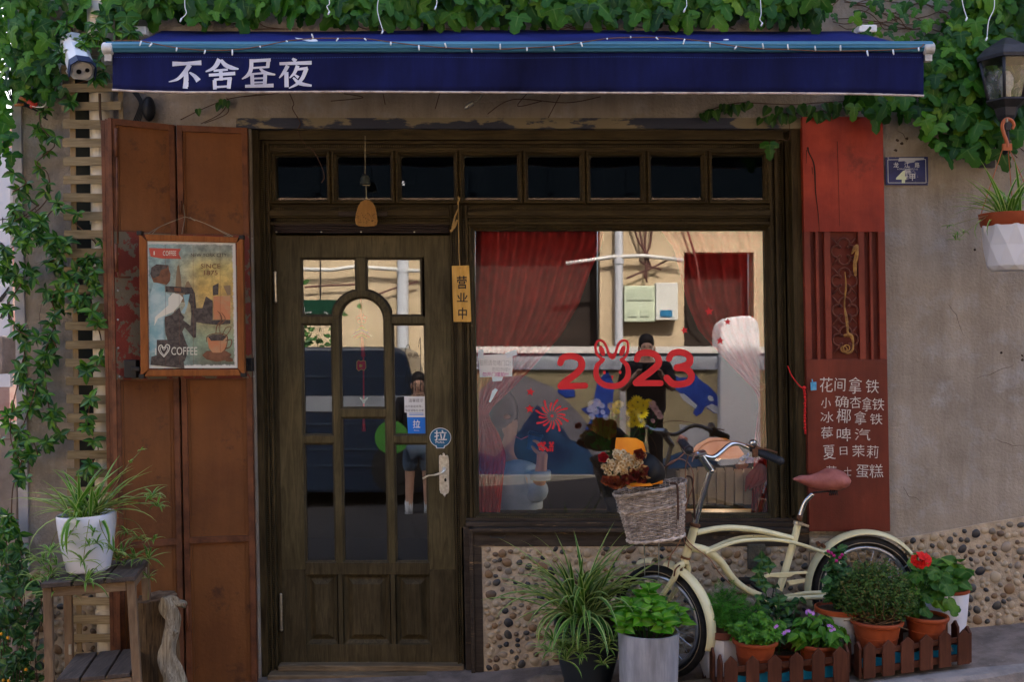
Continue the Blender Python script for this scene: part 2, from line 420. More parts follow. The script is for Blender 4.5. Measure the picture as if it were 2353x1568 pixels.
# ================================================================ the shop
SHOP = thing("shop_building", "plastered cafe front with dark carved timber door and display window under ivy", "building", (0, 0.0, 0.0))
OU0, OU1, OV0 = 585, 1850, 284
TOPV = -2320
m = MB()
WL = 40            # left edge of the facade
# front wall: left, right, top blocks, lower pieces
m.ubox(WL, 20, OU0, 1760, 0, 0.35, 0, 0)
m.ubox(OU1, -60, 6000, 1800, 0, 0.35, 0, 0)
m.ubox(WL, TOPV, 6000, -60, 0, 0.35, 0, 0)
m.ubox(OU1 - 0, -60, OU1 + 0.01, -59, 0, 0.001)
wall = m.build("plaster_wall", plaster, SHOP)
m = MB(); m.ubox(OU0, -60, OU1, 272, 0, 0.35, 0, 0); m.ubox(WL, -60, OU0, 20, 0, 0.35, 0, 0)
m.build("plaster_band", plaster, SHOP)
# lintel with flaking blue-grey paint
lint = mat("flaking_blue", (0.24, 0.20, 0.13), (0.045, 0.05, 0.075), 7, 0.8, lo=0.50, hi=0.53, stretch=(0.35, 1, 1), bump=0.4)
m = MB(); m.ubox(553, 272, OU1, 296, -0.012, 0.35, 0, 0)
m.build("lintel", lint, SHOP)
# rest of the block: upper floors, sides, back, so that the street lies in its shade
m = MB()
x0 = U(WL, 784, 0).x; x1 = 11.5
m.box(((x0 + x1) / 2, 2.4, 5.625), (x1 - x0 - 0.02, 4.0, 4.95))
m.box((x0 + 0.1, 2.3, 1.4), (0.18, 3.9, 3.4)); m.box((x1 - 0.1, 2.3, 1.4), (0.2, 3.9, 3.4)); m.box(((x0 + x1) / 2, 4.2, 1.4), (x1 - x0 - 0.45, 0.2, 3.4))
m.build("upper_storeys", plaster, SHOP)
# interior
m = MB()
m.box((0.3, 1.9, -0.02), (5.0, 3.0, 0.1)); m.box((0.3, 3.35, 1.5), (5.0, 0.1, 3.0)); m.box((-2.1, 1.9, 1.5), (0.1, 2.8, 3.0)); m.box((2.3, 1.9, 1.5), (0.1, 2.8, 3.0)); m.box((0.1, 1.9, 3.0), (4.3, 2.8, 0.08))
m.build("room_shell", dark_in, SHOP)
# corner strip at the far left of the facade
grey_pl = mat("grey_render", (0.42, 0.40, 0.42), (0.30, 0.28, 0.29), 6, 0.9, bump=0.3)
m = MB(); m.ubox(WL - 2, 225, WL + 20, 1320, -0.012, 0.2, 0, 0); m.build("corner_render", grey_pl, SHOP)
m = MB(); rc = random.Random(9)
for (x, y, n, dx, dy) in ((3000 / 1.692 * 0 + 2245, 870, 6, 16, -5), (2180, 700, 5, 6, 14), (2290, 1010, 5, 14, 4), (2075, 1120, 5, 10, 7), (2060, 300, 4, 5, 9), (95, 700, 5, 3, 15)):
    pts = [(x, y)]
    for k in range(n): pts.append((pts[-1][0] + dx + rc.uniform(-6, 6), pts[-1][1] + dy + rc.uniform(-6, 6)))
    ribbon(m, pts, (.6, 1.1, .5), lambda a, b, off=0: P(a, b, -0.0012), n=3)
for (x, y) in ((2062, 322), (2072, 330), (2058, 345), (2085, 318), (2350, 828), (2349, 818)):
    m.poly([P(x + rc.uniform(2, 6) * math.cos(k), y + rc.uniform(2, 5) * math.sin(k), -0.0014) for k in range(6)])
m.build("hairline_crack", mat("crack_dark", (0.07, 0.05, 0.035), rough=1), SHOP)["kind"] = "stuff"
# ---- timber surround
JY = 0.10      # plane of door and window frames
surround = MB(); surx = MB(); bd = MB()
# dark recess jambs
surround.ubox(585, 296, 600, 1560, 0.02, 0.33, 0, 0); sR = MB(); sC = MB(); sR.ubox(1826, 296, 1850, 1226, 0.0, 0.33, 0, 0)
sR.ubox(1812, 300, 1826, 1190, 0.05, 0.33, 0, 0)
surx.ubox(600, 296, 1812, 318, 0.03, 0.33, 0, 0)
surx.ubox(600, 318, 1812, 326, 0.06, 0.33, 0, 0)
# stepped verticals left of the door, between, and right of the window; (u0,u1,Y)
for (a, b, Y) in ((600, 604, 0.035), (604, 611, 0.06), (611, 615, 0.045), (615, 621, 0.065), (621, 625, 0.05), (625, 635, 0.085)):
    surround.ubox(a, 326, b, 1556, Y, 0.3, 0, 0.05)
for (a, b, Y) in ((1038, 1042, 0.06), (1042, 1049, 0.075), (1049, 1053, 0.055), (1053, 1062, 0.048), (1062, 1066, 0.06), (1066, 1073, 0.078), (1073, 1079, 0.058)):
    sC.ubox(a, 470, b, 1556 if b < 1056 else 1214, Y, 0.3, 0, 0.05)
for (a, b, Y) in ((1776, 1781, 0.06), (1781, 1788, 0.082), (1788, 1794, 0.055), (1794, 1799, 0.065), (1799, 1806, 0.08), (1806, 1812, 0.05)):
    sR.ubox(a, 326, b, 1196, Y, 0.3, 0, 0.05)
# header rails between transom and door / window
for (a, b, Y) in ((326, 330, 0.05), (330, 338, 0.075), (338, 345, 0.06)):
    surx.ubox(625, a, 1776, b, Y, 0.3, 0, 0.05)
for (a, b, Y) in ((470, 473, 0.07), (473, 482, 0.083), (482, 487, 0.055), (487, 496, 0.042), (496, 500, 0.06), (500, 509, 0.085), (509, 515, 0.06)):
    surx.ubox(625, a, 1038, b + (2 if b == 515 else 0), Y, 0.3, 0, 0.05)
    surx.ubox(1079, a, 1776, b, Y, 0.3, 0, 0.05)
# bead rows
def brow(a, b, Y): beads(bd, a, b, 4.2, 2.6, 6.2, Y, 0.009, 0.05)
brow((607.5, 330), (607.5, 1550), 0.06); brow((618, 345), (618, 1550), 0.065)
brow((1045.5, 500), (1045.5, 1550), 0.075); brow((1069.5, 500), (1069.5, 1205), 0.078)
brow((1784.5, 345), (1784.5, 1190), 0.082); brow((1802.5, 330), (1802.5, 1190), 0.08)
brow((630, 334), (1776, 334), 0.075); brow((630, 477.5), (1036, 477.5), 0.083); brow((1081, 477.5), (1774, 477.5), 0.083)
brow((630, 504.5), (1036, 504.5), 0.085); brow((1081, 504.5), (1774, 504.5), 0.085)
surround.build("door_jamb", old_wood, SHOP, bevel=0.0015); sC.build("centre_post", old_wood, SHOP, bevel=0.0015); sR.build("window_jamb", old_wood, SHOP, bevel=0.0015)
surx.build("header_rail", old_wood_x, SHOP, bevel=0.0015)
tag(bd.build("bead_moulding", mat("bead_wood", (0.10, 0.075, 0.036), (0.05, 0.036, 0.018), 14, .5), SHOP), kind="stuff")
# ---- transoms
tr = [(637, 755), (782, 902), (929, 1047), (1075, 1196), (1220, 1339), (1364, 1480), (1504, 1619), (1647, 1760)]
edges = [625, 768, 915, 1061, 1208, 1352, 1492, 1633, 1776]
for i, (a, b) in enumerate(tr):
    m = MB(); e0, e1 = edges[i], edges[i + 1]
    sweep_frame(m, e0, 345, e1, 470, [(0, 0.30), (0, 0.075), (3, 0.062), (6, 0.062), (7, 0.08), (10, 0.085), (12, 0.10), (12.5, 0.125)], 0.08)
    w = m.build("transom_window", old_wood_x, SHOP)
    m = MB(); m.ubox(e0 + 11, 356, e1 - 11, 460, 0.118, 0.122, 0, 0.08)
    m.build("pane", glass_old, w)
    m = MB(); r2 = random.Random(i)
    pts = []
    for (cx, cy, sx, sy) in ((e0 + 12, 458.5, 1, -1), (e1 - 12, 458.5, -1, -1), (e0 + 12, 357, 1, 1)):
        pts = [(cx, cy), (cx + sx * r2.uniform(6, 12), cy), (cx + sx * 3, cy + sy * 3), (cx, cy + sy * r2.uniform(5, 11))]
        m.poly([U(p[0], p[1], 0.1165, 0.08) for p in pts])
    m.build("putty", mat("putty", (0.13, 0.12, 0.09), rough=0.9), w)
# near-black sheet added behind the transoms to darken the panes
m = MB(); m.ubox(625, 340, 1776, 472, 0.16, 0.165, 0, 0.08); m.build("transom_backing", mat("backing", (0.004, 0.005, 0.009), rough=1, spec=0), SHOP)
# ---- display window
m = MB()
sweep_frame(m, 1079, 515, 1776, 1196, [(0, 0.30), (0, 0.07), (4, 0.055), (8, 0.065), (11, 0.085), (14, 0.09), (15, 0.115)], 0.08)
WIN = m.build("display_window", old_wood, SHOP, bevel=0.001)
m = MB(); m.ubox(1092, 528, 1763, 1183, 0.108, 0.114, 0, 0.08); m.build("pane", glass_win, WIN)
m = MB(); beads(m, (1085, 1190.5), (1772, 1190.5), 4.2, 2.4, 5, 0.062, 0.006, 0.05); tag(m.build("bead_row", MATS["bead_wood"], WIN), kind="stuff")
# sill: mouldings then an olive plank with a purple-black cap
m = MB()
for (v0, v1, Y) in ((1196, 1203, 0.05), (1203, 1213, 0.02), (1213, 1222, -0.028), (1222, 1228, -0.014)):
    m.ubox(1079 if v1 > 1213 else 1062, v0, 1850, v1, Y, 0.3, 0, 0)
m.ubox(1079, 1228, 1850, 1256, -0.008, 0.3, 0, 0)
m.ubox(1079, 1256, 1098, 1575, -0.008, 0.3, 0, 0); m.ubox(1070, 1216, 1079, 1575, -0.016, 0.3, 0, 0); m.ubox(1056, 1214, 1070, 1556, 0.03, 0.3, 0, 0)
m.build("window_sill", sill_wood, WIN, bevel=0.002)
m = MB(); m.tube([U(1118, 1232, -0.014), U(1120, 1236, -0.02), U(1150, 1237, -0.022), U(1152, 1233, -0.014)], 0.003, 6); m.build("pull_ring", mat("old_iron", (0.03, 0.03, 0.032), rough=0.5), WIN, smooth=True)
# ---- door
DU0, DU1, DV0, DV1 = 635, 1038, 541, 1534
def du(px, v): return px - SH * (v - 784)
Yd, Yg = 0.088, 0.112
def dbox(mb, a, v0, b, v1, Yf=Yd, Yb=0.135, sh=None): mb.ubox(a, v0, b, v1, Yf, Yb, 0, 0.09)
m = MB(); lo = MB()
L0, L1 = 692, 978      # u of glazing block left/right
dbox(m, DU0, DV0, L0, 1310); dbox(m, L1, DV0, DU1, 1310)        # stiles
dbox(lo, DU0, 1310, L0 - 0, DV1); dbox(lo, L1, 1310, DU1, DV1)
dbox(m, L0, DV0, L1, 592, Yd + 0.002)                           # top rail
dbox(lo, L0, 1294, L1, 1322, Yd + 0.002)                        # lock rail
dbox(lo, L0, 1482, L1, DV1, Yd + 0.002)                         # bottom rail
CX, CV = 832, 735                                              # arch centre
def arc(r, a0, a1, n=14): return [(CX + r * math.cos(R(lerp(a0, a1, i / n))), CV - r * math.sin(R(lerp(a0, a1, i / n)))) for i in range(n + 1)]
Ri, Ro = 53, 68
outer = arc(Ro, 180, 0, 20); inner = arc(Ri, 180, 0, 20)
for (o1, o2, i1, i2) in zip(outer, outer[1:], inner, inner[1:]):
    m.uprism([o1, o2, i2, i1], Yd - 0.002, 0.135, 0, 0.09)
dbox(m, CX - Ro, CV, CX - Ri, 1294, Yd - 0.001); dbox(m, CX + Ri, CV, CX + Ro, 1294, Yd - 0.001)   # arch legs = mullions
dbox(m, CX - 10, 592, CX + 10, 669, Yd + 0.001)
dbox(m, L0, 727, CX - Ro, 744, Yd + 0.001); dbox(m, CX + Ro, 727, L1, 744, Yd + 0.001)
dbox(m, L0, 1002, CX - Ro, 1019, Yd + 0.001); dbox(m, CX + Ro, 1002, L1, 1019, Yd + 0.001)
dbox(m, CX - Ri, 940, CX + Ri, 959, Yd + 0.001)
DOOR = m.build("door", door_wood, SHOP, bevel=0.0025)
for a, b in ((CX - Ro + 2, CX - Ri - 2), (CX + Ri + 2, CX + Ro - 2)): dbox(lo, a, 1322, b, 1482, Yd + 0.003)
lo.build("lower_frame", door_low, DOOR, bevel=0.0025)
# glazing beads round every light
gb = MB()
def bead_poly(pts, w=4.5):
    n = len(pts); c = Vector((sum(p[0] for p in pts) / n, sum(p[1] for p in pts) / n))
    inn = []
    for i in range(n):
        p0 = Vector(pts[i - 1]); p = Vector(pts[i]); p1 = Vector(pts[(i + 1) % n])
        e0 = (p - p0).normalized(); e1 = (p1 - p).normalized()
        n0 = Vector((-e0.y, e0.x)); n1 = Vector((-e1.y, e1.x)); nn = (n0 + n1)
        nn = nn / max(nn.length_squared / 2, 0.3)
        inn.append(p + nn * w)
    A = [U(p[0], p[1], Yd + 0.006, 0.09) for p in pts]; B = [U(p.x, p.y, Yd + 0.010, 0.09) for p in inn]; C = [U(p.x, p.y, Yg + 0.002, 0.09) for p in inn]
    gb.add(A + B + C, [(i, (i + 1) % n, n + (i + 1) % n, n + i) for i in range(n)] + [(n + i, n + (i + 1) % n, 2 * n + (i + 1) % n, 2 * n + i) for i in range(n)])
tl = [(L0, 592), (CX - 10, 592), (CX - 10, 668)] + [p for p in arc(Ro, 98, 174, 10)] + [(CX - Ro, 727), (L0, 727)]
trp = [(2 * CX - x, y) for x, y in tl][::-1]
arch = [(CX - Ri, 940)] + arc(Ri, 180, 0, 18) + [(CX + Ri, 940)]
lights = [tl, trp, arch,
          [(L0, 744), (CX - Ro, 744), (CX - Ro, 1002), (L0, 1002)], [(CX + Ro, 744), (L1, 744), (L1, 1002), (CX + Ro, 1002)],
          [(L0, 1019), (CX - Ro, 1019), (CX - Ro, 1294), (L0, 1294)], [(CX - Ri, 959), (CX + Ri, 959), (CX + Ri, 1294), (CX - Ri, 1294)],
          [(CX + Ro, 1019), (L1, 1019), (L1, 1294), (CX + Ro, 1294)]]
TILT = math.tan(R(1.6))
for pts in lights:
    bead_poly(pts)
    m = MB(); cv = (min(p[1] for p in pts) + max(p[1] for p in pts)) / 2
    vs = []
    for y0 in (0, 0.003):
        for a, b in pts:
            p = U(a, b, Yg + y0, 0.09); p.y += 0.25 * (cv - b) / S * TILT; vs.append(p)
    n = len(pts); m.add(vs, [list(range(n)), list(range(2 * n - 1, n - 1, -1))] + [(i, (i + 1) % n, n + (i + 1) % n, n + i) for i in range(n)])
    m.build("pane", glass_door, DOOR)
gb.build("glazing_bead", mat_wood("bead_dark", (0.035, 0.028, 0.016), (0.075, 0.06, 0.034), 'z', 6, 0.5, 0.2, wear=(0.22, 0.14, 0.06), wear_amt=0.66), DOOR)
# raised panels
for a, b in ((L0, CX - Ro), (CX - Ri, CX + Ri), (CX + Ro, L1)):
    m = MB()
    sweep_frame(m, a, 1322, b, 1482, [(0, Yd + 0.004), (1, Yd + 0.012), (7, Yd + 0.022), (9, Yd + 0.026), (12, Yd + 0.024), (22, Yd + 0.008)], 0.09)
    q = [(a + 22, 1344), (b - 22, 1344), (b - 22, 1460), (a + 22, 1460)]; m.poly([U(x, y, Yd + 0.008, 0.09) for x, y in q])
    m.build("panel", door_low, DOOR)
# handle
m = MB()
hp = [(1008, 1050), (1012, 1046), (1016, 1048), (1019, 1041), (1023, 1048), (1027, 1046), (1030, 1051), (1031, 1060), (1030, 1128), (1028, 1134), (1023, 1136), (1020, 1143), (1016, 1136), (1011, 1134), (1008, 1126), (1008, 1060)]
m.uprism([(a - 4, b) for a, b in hp], Yd - 0.008, Yd, 0, 0.09)
for (x, y) in ((1007, 1049), (1015, 1044), (1023, 1049), (1008, 1131), (1015, 1137), (1022, 1131)): m.ell(U(x, y, Yd - 0.009, 0.09), (0.006, 0.005, 0.006), 8, 5)
m.ell(U(1016, 1079, Yd - 0.012, 0.09), (0.013, 0.012, 0.013), 12, 7)
m.tube(spline([U(1017, 1079, Yd - 0.03, 0.09), U(1008, 1085, Yd - 0.05, 0.09), U(995, 1089, Yd - 0.052, 0.09), U(980, 1091, Yd - 0.05, 0.09), U(968, 1098, Yd - 0.045, 0.09)], 5), [0.007, 0.006, 0.005, 0.0045, 0.005], 8)
m.tube([U(1016, 1079, Yd, 0.09), U(1017, 1079, Yd - 0.034, 0.09)], 0.007, 8)
m.build("handle", mat("aged_nickel", (0.80, 0.77, 0.70), (0.55, 0.50, 0.42), 50, rough=0.3, metal=0.85), DOOR, smooth='auto')
m = MB(); m.ell(U(1018, 1103, Yd - 0.0085, 0.09), (0.006, 0.002, 0.009), 8, 5); m.build("keyhole", black, DOOR)
for v0, v1 in ((627, 692), (1368, 1448)):
    m = MB(); m.tube([U(635, v0, 0.068, 0.07), U(635, v1, 0.068, 0.07)], 0.008, 8)
    for v in (v0, v1): m.ell(U(635, v, 0.068, 0.07), 0.009, 8, 5)
    for k in (1, 2, 3, 4):
        v = lerp(v0, v1, k / 5); m.tube([U(635, v - 1, 0.068, 0.07), U(635, v + 1, 0.068, 0.07)], 0.0088, 8)
    m.build("hinge", steel, DOOR, smooth='auto')
# black draught strip along the door head with its nails
m = MB()
for k in range(4): m.tube([U(lerp(636, 1036, i / 20), 518 + k * 5.2 + 1.5 * math.sin(i * 0.7 + k) * 0.5, 0.055 + 0.004 * (k % 2), 0.06) for i in range(21)], 0.006, 6)
m.build("draught_strip", mat("rubber_strip", (0.028, 0.018, 0.016), rough=0.6), SHOP, smooth=True)
m = MB()
for x in (641, 744, 835, 957): m.ell(U(x, 534, 0.048, 0.06), 0.005, 8, 5)
m.build("nail", steel, SHOP)
# threshold and step
m = MB(); m.ubox(622, 1536, 1052, 1549, 0.03, 0.3, 0, 0); m.ubox(604, 1549, 1058, 1570, -0.03, 0.3, 0, 0)
m.build("threshold", step_wood, SHOP, bevel=0.004)
# ---- pebble-dashed base
pb_stops = [(0.0, (0.44, 0.355, 0.245)), (0.22, (0.38, 0.30, 0.20)), (0.38, (0.27, 0.195, 0.11)), (0.44, (0.22, 0.13, 0.065)), (0.54, (0.30, 0.24, 0.18)), (0.64, (0.13, 0.082, 0.05)), (0.74, (0.18, 0.15, 0.115)), (0.83, (0.05, 0.047, 0.045)), (0.92, (0.022, 0.022, 0.028))]
def pebble_mat():
    m, nt, bs = new_mat("pebble"); r = ramp(nt, pb_stops, 'CONSTANT'); nt.links.new(random_fac(nt), r.inputs[0])
    n = noise(nt, coords(nt), 45, detail=6); rn = ramp(nt, [(0.3, (0.72, 0.7, 0.68)), (0.7, (1.15, 1.12, 1.1))]); nt.links.new(n, rn.inputs[0])
    nt.links.new(mixc(nt, 1.0, r.outputs[0], rn.outputs[0], 'MULTIPLY'), bs.inputs["Base Color"]); bs.inputs["Roughness"].default_value = 0.42
    return m
pebm = pebble_mat()
protos = []
for k in range(5):
    bm = bmesh.new(); bmesh.ops.create_icosphere(bm, subdivisions=2, radius=1.0); rr = random.Random(k + 40)
    for v in bm.verts:
        v.co *= 1 + rr.uniform(-0.05, 0.05); v.co.x *= 1 + 0.12 * v.co.z * rr.choice((1, 1))
    for f in bm.faces: f.smooth = True
    me = bpy.data.meshes.new("pebble"); bm.to_mesh(me); bm.free(); me.materials.append(pebm); protos.append(me)
def top_right(u): return plin([(1850, 1236), (2060, 1236), (2353, 1186), (3000, 1120)], u)
def bot_at(u): return CAMV(u)
def CAMV(u):
    x = (u - 1176.5) / S; return 784 + (CAM_Z - ground(x)) * S
def region_under(u, v): return 1105 < u < 1846 and 1262 < v < CAMV(u) - 4
def region_right(u, v): return 1852 < u < 2420 and top_right(u) + 8 < v < CAMV(u) - 6
def region_left(u, v): return 55 < u < 250 and 1316 - (u - 55) * 0.1 < v < 1600
pk = random.Random(11); placed = []; cells = {}
def try_place(reg, bx, n, sparse):
    for _ in range(n):
        u = pk.uniform(bx[0], bx[2]); v = pk.uniform(bx[1], bx[3])
        if not reg(u, v): continue
        a = 6.0 + 8.5 * pk.random() ** 1.5; b = a * pk.uniform(0.68, 0.95)
        cu, cv = int(u // 30), int(v // 30); ok = True
        for i in (-1, 0, 1):
            for j in (-1, 0, 1):
                for (pu, pv, pa) in cells.get((cu + i, cv + j), ()):
                    if (pu - u) ** 2 + (pv - v) ** 2 < ((pa + a) * sparse) ** 2: ok = False; break
                if not ok: break
            if not ok: break
        if ok:
            cells.setdefault((cu, cv), []).append((u, v, a)); placed.append((u, v, a, b))
try_place(region_under, (1100, 1255, 1850, 1580), 16000, 0.90)
try_place(region_right, (1850, 1120, 2420, 1520), 11000, 0.90)
try_place(region_left, (50, 1300, 255, 1600), 3000, 0.88)
# mortar sheets
m = MB()
N = 40
for i in range(N):
    a = lerp(1098, 1850, i / N); b = lerp(1098, 1850, (i + 1) / N)
    m.ubox(a, 1256, b, 1580, 0.0, 0.02, 0, 0) if False else None
m.add([U(1098, 1256, -0.003, 0), U(1850, 1256, -0.003, 0), U(1850, 1590, -0.003, 0), U(1098, 1590, -0.003, 0), U(1098, 1256, 0.3, 0), U(1850, 1256, 0.3, 0)], [(0, 1, 2, 3), (0, 1, 5, 4)])
PAN = m.build("pebble_base", mortar, SHOP); m = MB()
pts = [(1852, 1236), (1960, 1237), (2060, 1236), (2150, 1222), (2250, 1203), (2353, 1186), (2430, 1178), (2430, 1590), (1852, 1590)]
m.uprism(pts, -0.014, 0.0, 0, 0)
m.uprism([(2430, 1178), (6000, 700), (6000, 1590), (2430, 1590)], -0.014, 0.0, 0, 0)
PAN2 = m.build("pebble_base", mortar, SHOP); m = MB()
m.uprism([(40, 1320), (120, 1308), (262, 1300), (262, 1650), (40, 1650)], -0.014, 0.0, 0, 0)
PAN3 = m.build("pebble_base", mortar, SHOP)
# visible ones become single objects
def weight(q):
    u, v = q[0], q[1]
    vis = 1.0
    if 1105 < u < 1850 and v > 1290 and 1230 < u < 1640: vis = 0.35
    if u > 1640 and u < 1850 and v > 1360: vis = 0.1
    if 1850 < u < 2150 and v > 1250: vis = 0.15
    if u > 2352 or v > 1566 or u < 250: vis = 0.2 if u < 150 else 0.02
    return -(q[2] + q[3]) * vis
placed.sort(key=weight)
st = MB()
for i, (u, v, a, b) in enumerate(placed):
    dep = -0.003 if u < 1851 and u > 1000 else -0.014
    c = U(u, v, dep + 0.001, 0); an = pk.uniform(-1.2, 1.2); s = 1 / S
    Mx = Matrix.Translation(c) @ Matrix.Rotation(an, 4, 'Y') @ Matrix.Diagonal((a * s, pk.uniform(0.007, 0.014), b * s, 1))
    me = protos[i % 5]
    if i < 296: inst(me, "pebble", PAN3 if u < 600 else PAN if u < 1851 else PAN2, Mx)
    else: st.add([Mx @ w.co for w in me.vertices], [list(p.vertices) for p in me.polygons])
tag(st.build("pebbles", pebm, PAN, smooth=True), kind="stuff")
# rusty pipe stub poking out of the pebbles behind the bicycle
m = MB(); c = P(1742, 1287, -0.02); m.lathe(c, [(0.022, 0.0), (0.022, -0.05)], 12, 0, rotm(R(90), 0, 0)); m.lathe(c + Vector((0, -0.055, -0.005)), [(0.014, 0.05), (0.014, -0.02)], 10, 0, rotm(R(90), 0, 0))
m.build("pipe_stub", mat("rusty_pipe", (0.16, 0.07, 0.03), (0.08, 0.05, 0.03), 30, 0.8), SHOP, smooth='auto')
m = MB(); m.box(P(1738, 1280, -0.012), (0.085, 0.02, 0.12)); m.build("stub_patch", mat("slate_patch", (0.10, 0.085, 0.06), (0.06, 0.055, 0.045), 20, 0.9, bump=0.8), SHOP, bevel=0.006)

# ================================================================ red shutters
def shpt(x, v, dy=0.0):                # point on the folded left shutter seen at picture (x,v)
    Y = plin([(258, -0.26), (414, -0.10), (582, -0.035)], x) + dy
    return P(x, v, Y)
def fixed_x(xr, v): return xr + SH * (v - 784)
SL = thing("folding_shutter", "rust-red folding metal shutter standing open left of the door behind the coffee poster", "shutter", (P(420, 784, -0.1).x, -0.12, 0.0))
def sh_box(mb, a, v0, b, v1, dy, th, mi=0, tilt=True, Yk=None):
    """v given at reference depth Y=-0.1; perspective makes the top edge fall away"""
    def pt(u, v, d):
        Yb = plin([(258, -0.26), (414, -0.10), (582, -0.035)], u)
        p = P(u, 784, Yb); z = CAM_Z + (784 - v) / S * 0.98
        sx = (SH * (v - 784)) / S * 0.98
        return Vector((p.x + sx, Yb + d, z))
    q = [(a, v1), (b, v1), (b, v0), (a, v0)]
    mb.hexa([pt(x, y, dy) for x, y in q] + [pt(x, y, dy + th) for x, y in q], mi)
for li, (a, b) in enumerate(((264, 411), (416, 578))):
    m = MB()
    V0, V1 = 288, 1640
    sh_box(m, a, V0, a + 13, V1, -0.012, 0.03); sh_box(m, b - 13, V0, b, V1, -0.012, 0.03)
    for (r0, r1) in ((V0, V0 + 14), (536, 548), (862, 874), (1236, 1250), (1620, V1)): sh_box(m, a + 13, r0, b - 13, r1, -0.0118, 0.0295)
    leaf = m.build("leaf", rust_edge, SL, bevel=0.0015)
    for (r0, r1) in ((V0 + 14, 536), (874, 1236), (1250, 1620)):
        m = MB(); sh_box(m, a + 13, r0, b - 13, r1, 0.004, 0.004); m.build("sheet", rust, leaf)
    for (r0, r1) in ((V0 + 14, 536), (874, 1236), (1250, 1620)):
        for (e0, e1) in ((a + 13, a + 17), (b - 21, b - 13)): m = MB(); sh_box(m, e0, r0, e1, r1, -0.003, 0.007); m.build("inner_lip", rust, leaf)
    m = MB(); sh_box(m, a - 1, 540, b + 1, 870, -0.016, 0.004); m.build("patch_sheet", peel, leaf)
# stacked outer edges at the far left
for k, (a, d, mt) in enumerate(((240, -0.22, rust_edge), (249, -0.245, rust_edge), (256, -0.27, rust_edge))):
    m = MB(); Yk = d
    p0 = P(a, 784, d); w = 0.018
    for s0, s1 in ((270, 1650),):
        zt = CAM_Z + (784 - 288) / S * 0.98; zb = 0.0
        pts = []
        for y in (d, d + 0.15):
            for (xx, zz) in ((0, zb), (w, zb), (w, zt), (0, zt)):
                pts.append(Vector((p0.x + xx - SH * (zz - CAM_Z), y, zz)))
        m.hexa(pts)
    m.build("edge_leaf", mt, SL, bevel=0.002)
m = MB()
for (x, va, vb) in ((268, 295, 360), (268, 560, 625)):
    m.tube([shpt(x - 1, va, -0.03), shpt(x, vb, -0.03)], 0.008, 8)
m.tube([shpt(269, 360, -0.03), shpt(271, 560, -0.03)], 0.0045, 6)
m.tube(spline([shpt(271, 625, -0.032), shpt(272, 633, -0.034), shpt(278, 637, -0.034), shpt(300, 637, -0.034)], 4), 0.0045, 6)
m.tube([shpt(415, 462, -0.02), shpt(415, 492, -0.02)], 0.007, 8)
m.tube([shpt(430, 1395, -0.02), shpt(431, 1450, -0.02)], 0.006, 8)
m.build("bolt_rod", rust_edge, SL, smooth=True)
m = MB()
for (x, v) in ((266, 668), (266, 735), (267, 800), (270, 866), (575, 548), (578, 866)): m.ell(shpt(x + 5, v, -0.02), 0.005, 7, 4)
m.build("rivet", steel, SL)
# right shutter with carved lattice and chalk menu
SR = thing("carved_shutter", "red painted shutter panel right of the window with lattice carving and chalk menu", "shutter", (P(1945, 784).x, -0.03, 0.3))
Ys = -0.035
def sp(u, v, off=0.0): return U(u, v, Ys - 0.0012 - off, Ys)
def sbx(mb, a, v0, b, v1, Yf, Yb): mb.ubox(a, v0, b, v1, Yf, Yb, 0, Ys)
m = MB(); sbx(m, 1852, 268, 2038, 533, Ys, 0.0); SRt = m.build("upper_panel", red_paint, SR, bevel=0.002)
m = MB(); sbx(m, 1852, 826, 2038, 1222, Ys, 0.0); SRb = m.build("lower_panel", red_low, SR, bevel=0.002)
m = MB()
for (a, b) in ((1852, 1866), (1878, 1885), (1898, 1912), (1976, 1990), (2002, 2008), (2022, 2038)): sbx(m, a, 533, b, 826, Ys + 0.001, -0.002)
m.build("lattice_bar", mat("red_mid", (0.22, 0.038, 0.022), (0.16, 0.027, 0.016), 4, 0.5), SR, bevel=0.0015)
m = MB(); sbx(m, 1853, 533, 2037, 826, -0.012, -0.001); m.build("recess_back", mat("red_deep", (0.15, 0.026, 0.015), (0.10, 0.018, 0.012), 6, 0.6), SR)
def ring(cx, cy, r, y, a0=0, a1=360, n=20):
    return [U(cx + r * math.cos(R(lerp(a0, a1, i / n))), cy - r * math.sin(R(lerp(a0, a1, i / n))), y, Ys) for i in range(n + 1)]
for cy in (578, 646, 714, 781):
    cx = 1944; m = MB()
    for dx, dy in ((0, -17), (0, 17), (-16, 0), (16, 0)):
        a = math.degrees(math.atan2(-dy, dx)); m.tube(ring(cx + dx, cy + dy, 13.5, Ys + 0.008, a - 128, a + 128), 0.0048, 6)
    for dx in (-1, 1):
        for dy in (-1, 1):
            m.tube([U(cx + dx * 9, cy + dy * 10, Ys + 0.008, Ys), U(cx + dx * 27, cy + dy * 31, Ys + 0.008, Ys)], [0.005, 0.003], 6)
            m.ell(U(cx + dx * 9, cy + dy * 9.5, Ys + 0.006, Ys), 0.007, 7, 5)
    m.build("quatrefoil", mat("red_carve", (0.15, 0.045, 0.028), (0.10, 0.03, 0.02), 20, 0.6), SR, smooth=True)
m = MB(); crk = mat("crack", (0.04, 0.015, 0.012), rough=0.9)
ribbon(m, [(1864, 340), (1866, 350), (1876, 372), (1879, 395), (1880, 440), (1885, 490), (1887, 531)], (5, 3, 4, 2, 1.5), sp, n=4)
ribbon(m, [(1861, 345), (1860, 375)], (2, 1), sp); ribbon(m, [(1873, 385), (1874, 400)], (2, 1), sp)
ribbon(m, [(1932, 325), (1934, 520)], (1.2, .8), sp)
m.build("paint_scratch", crk, SR)
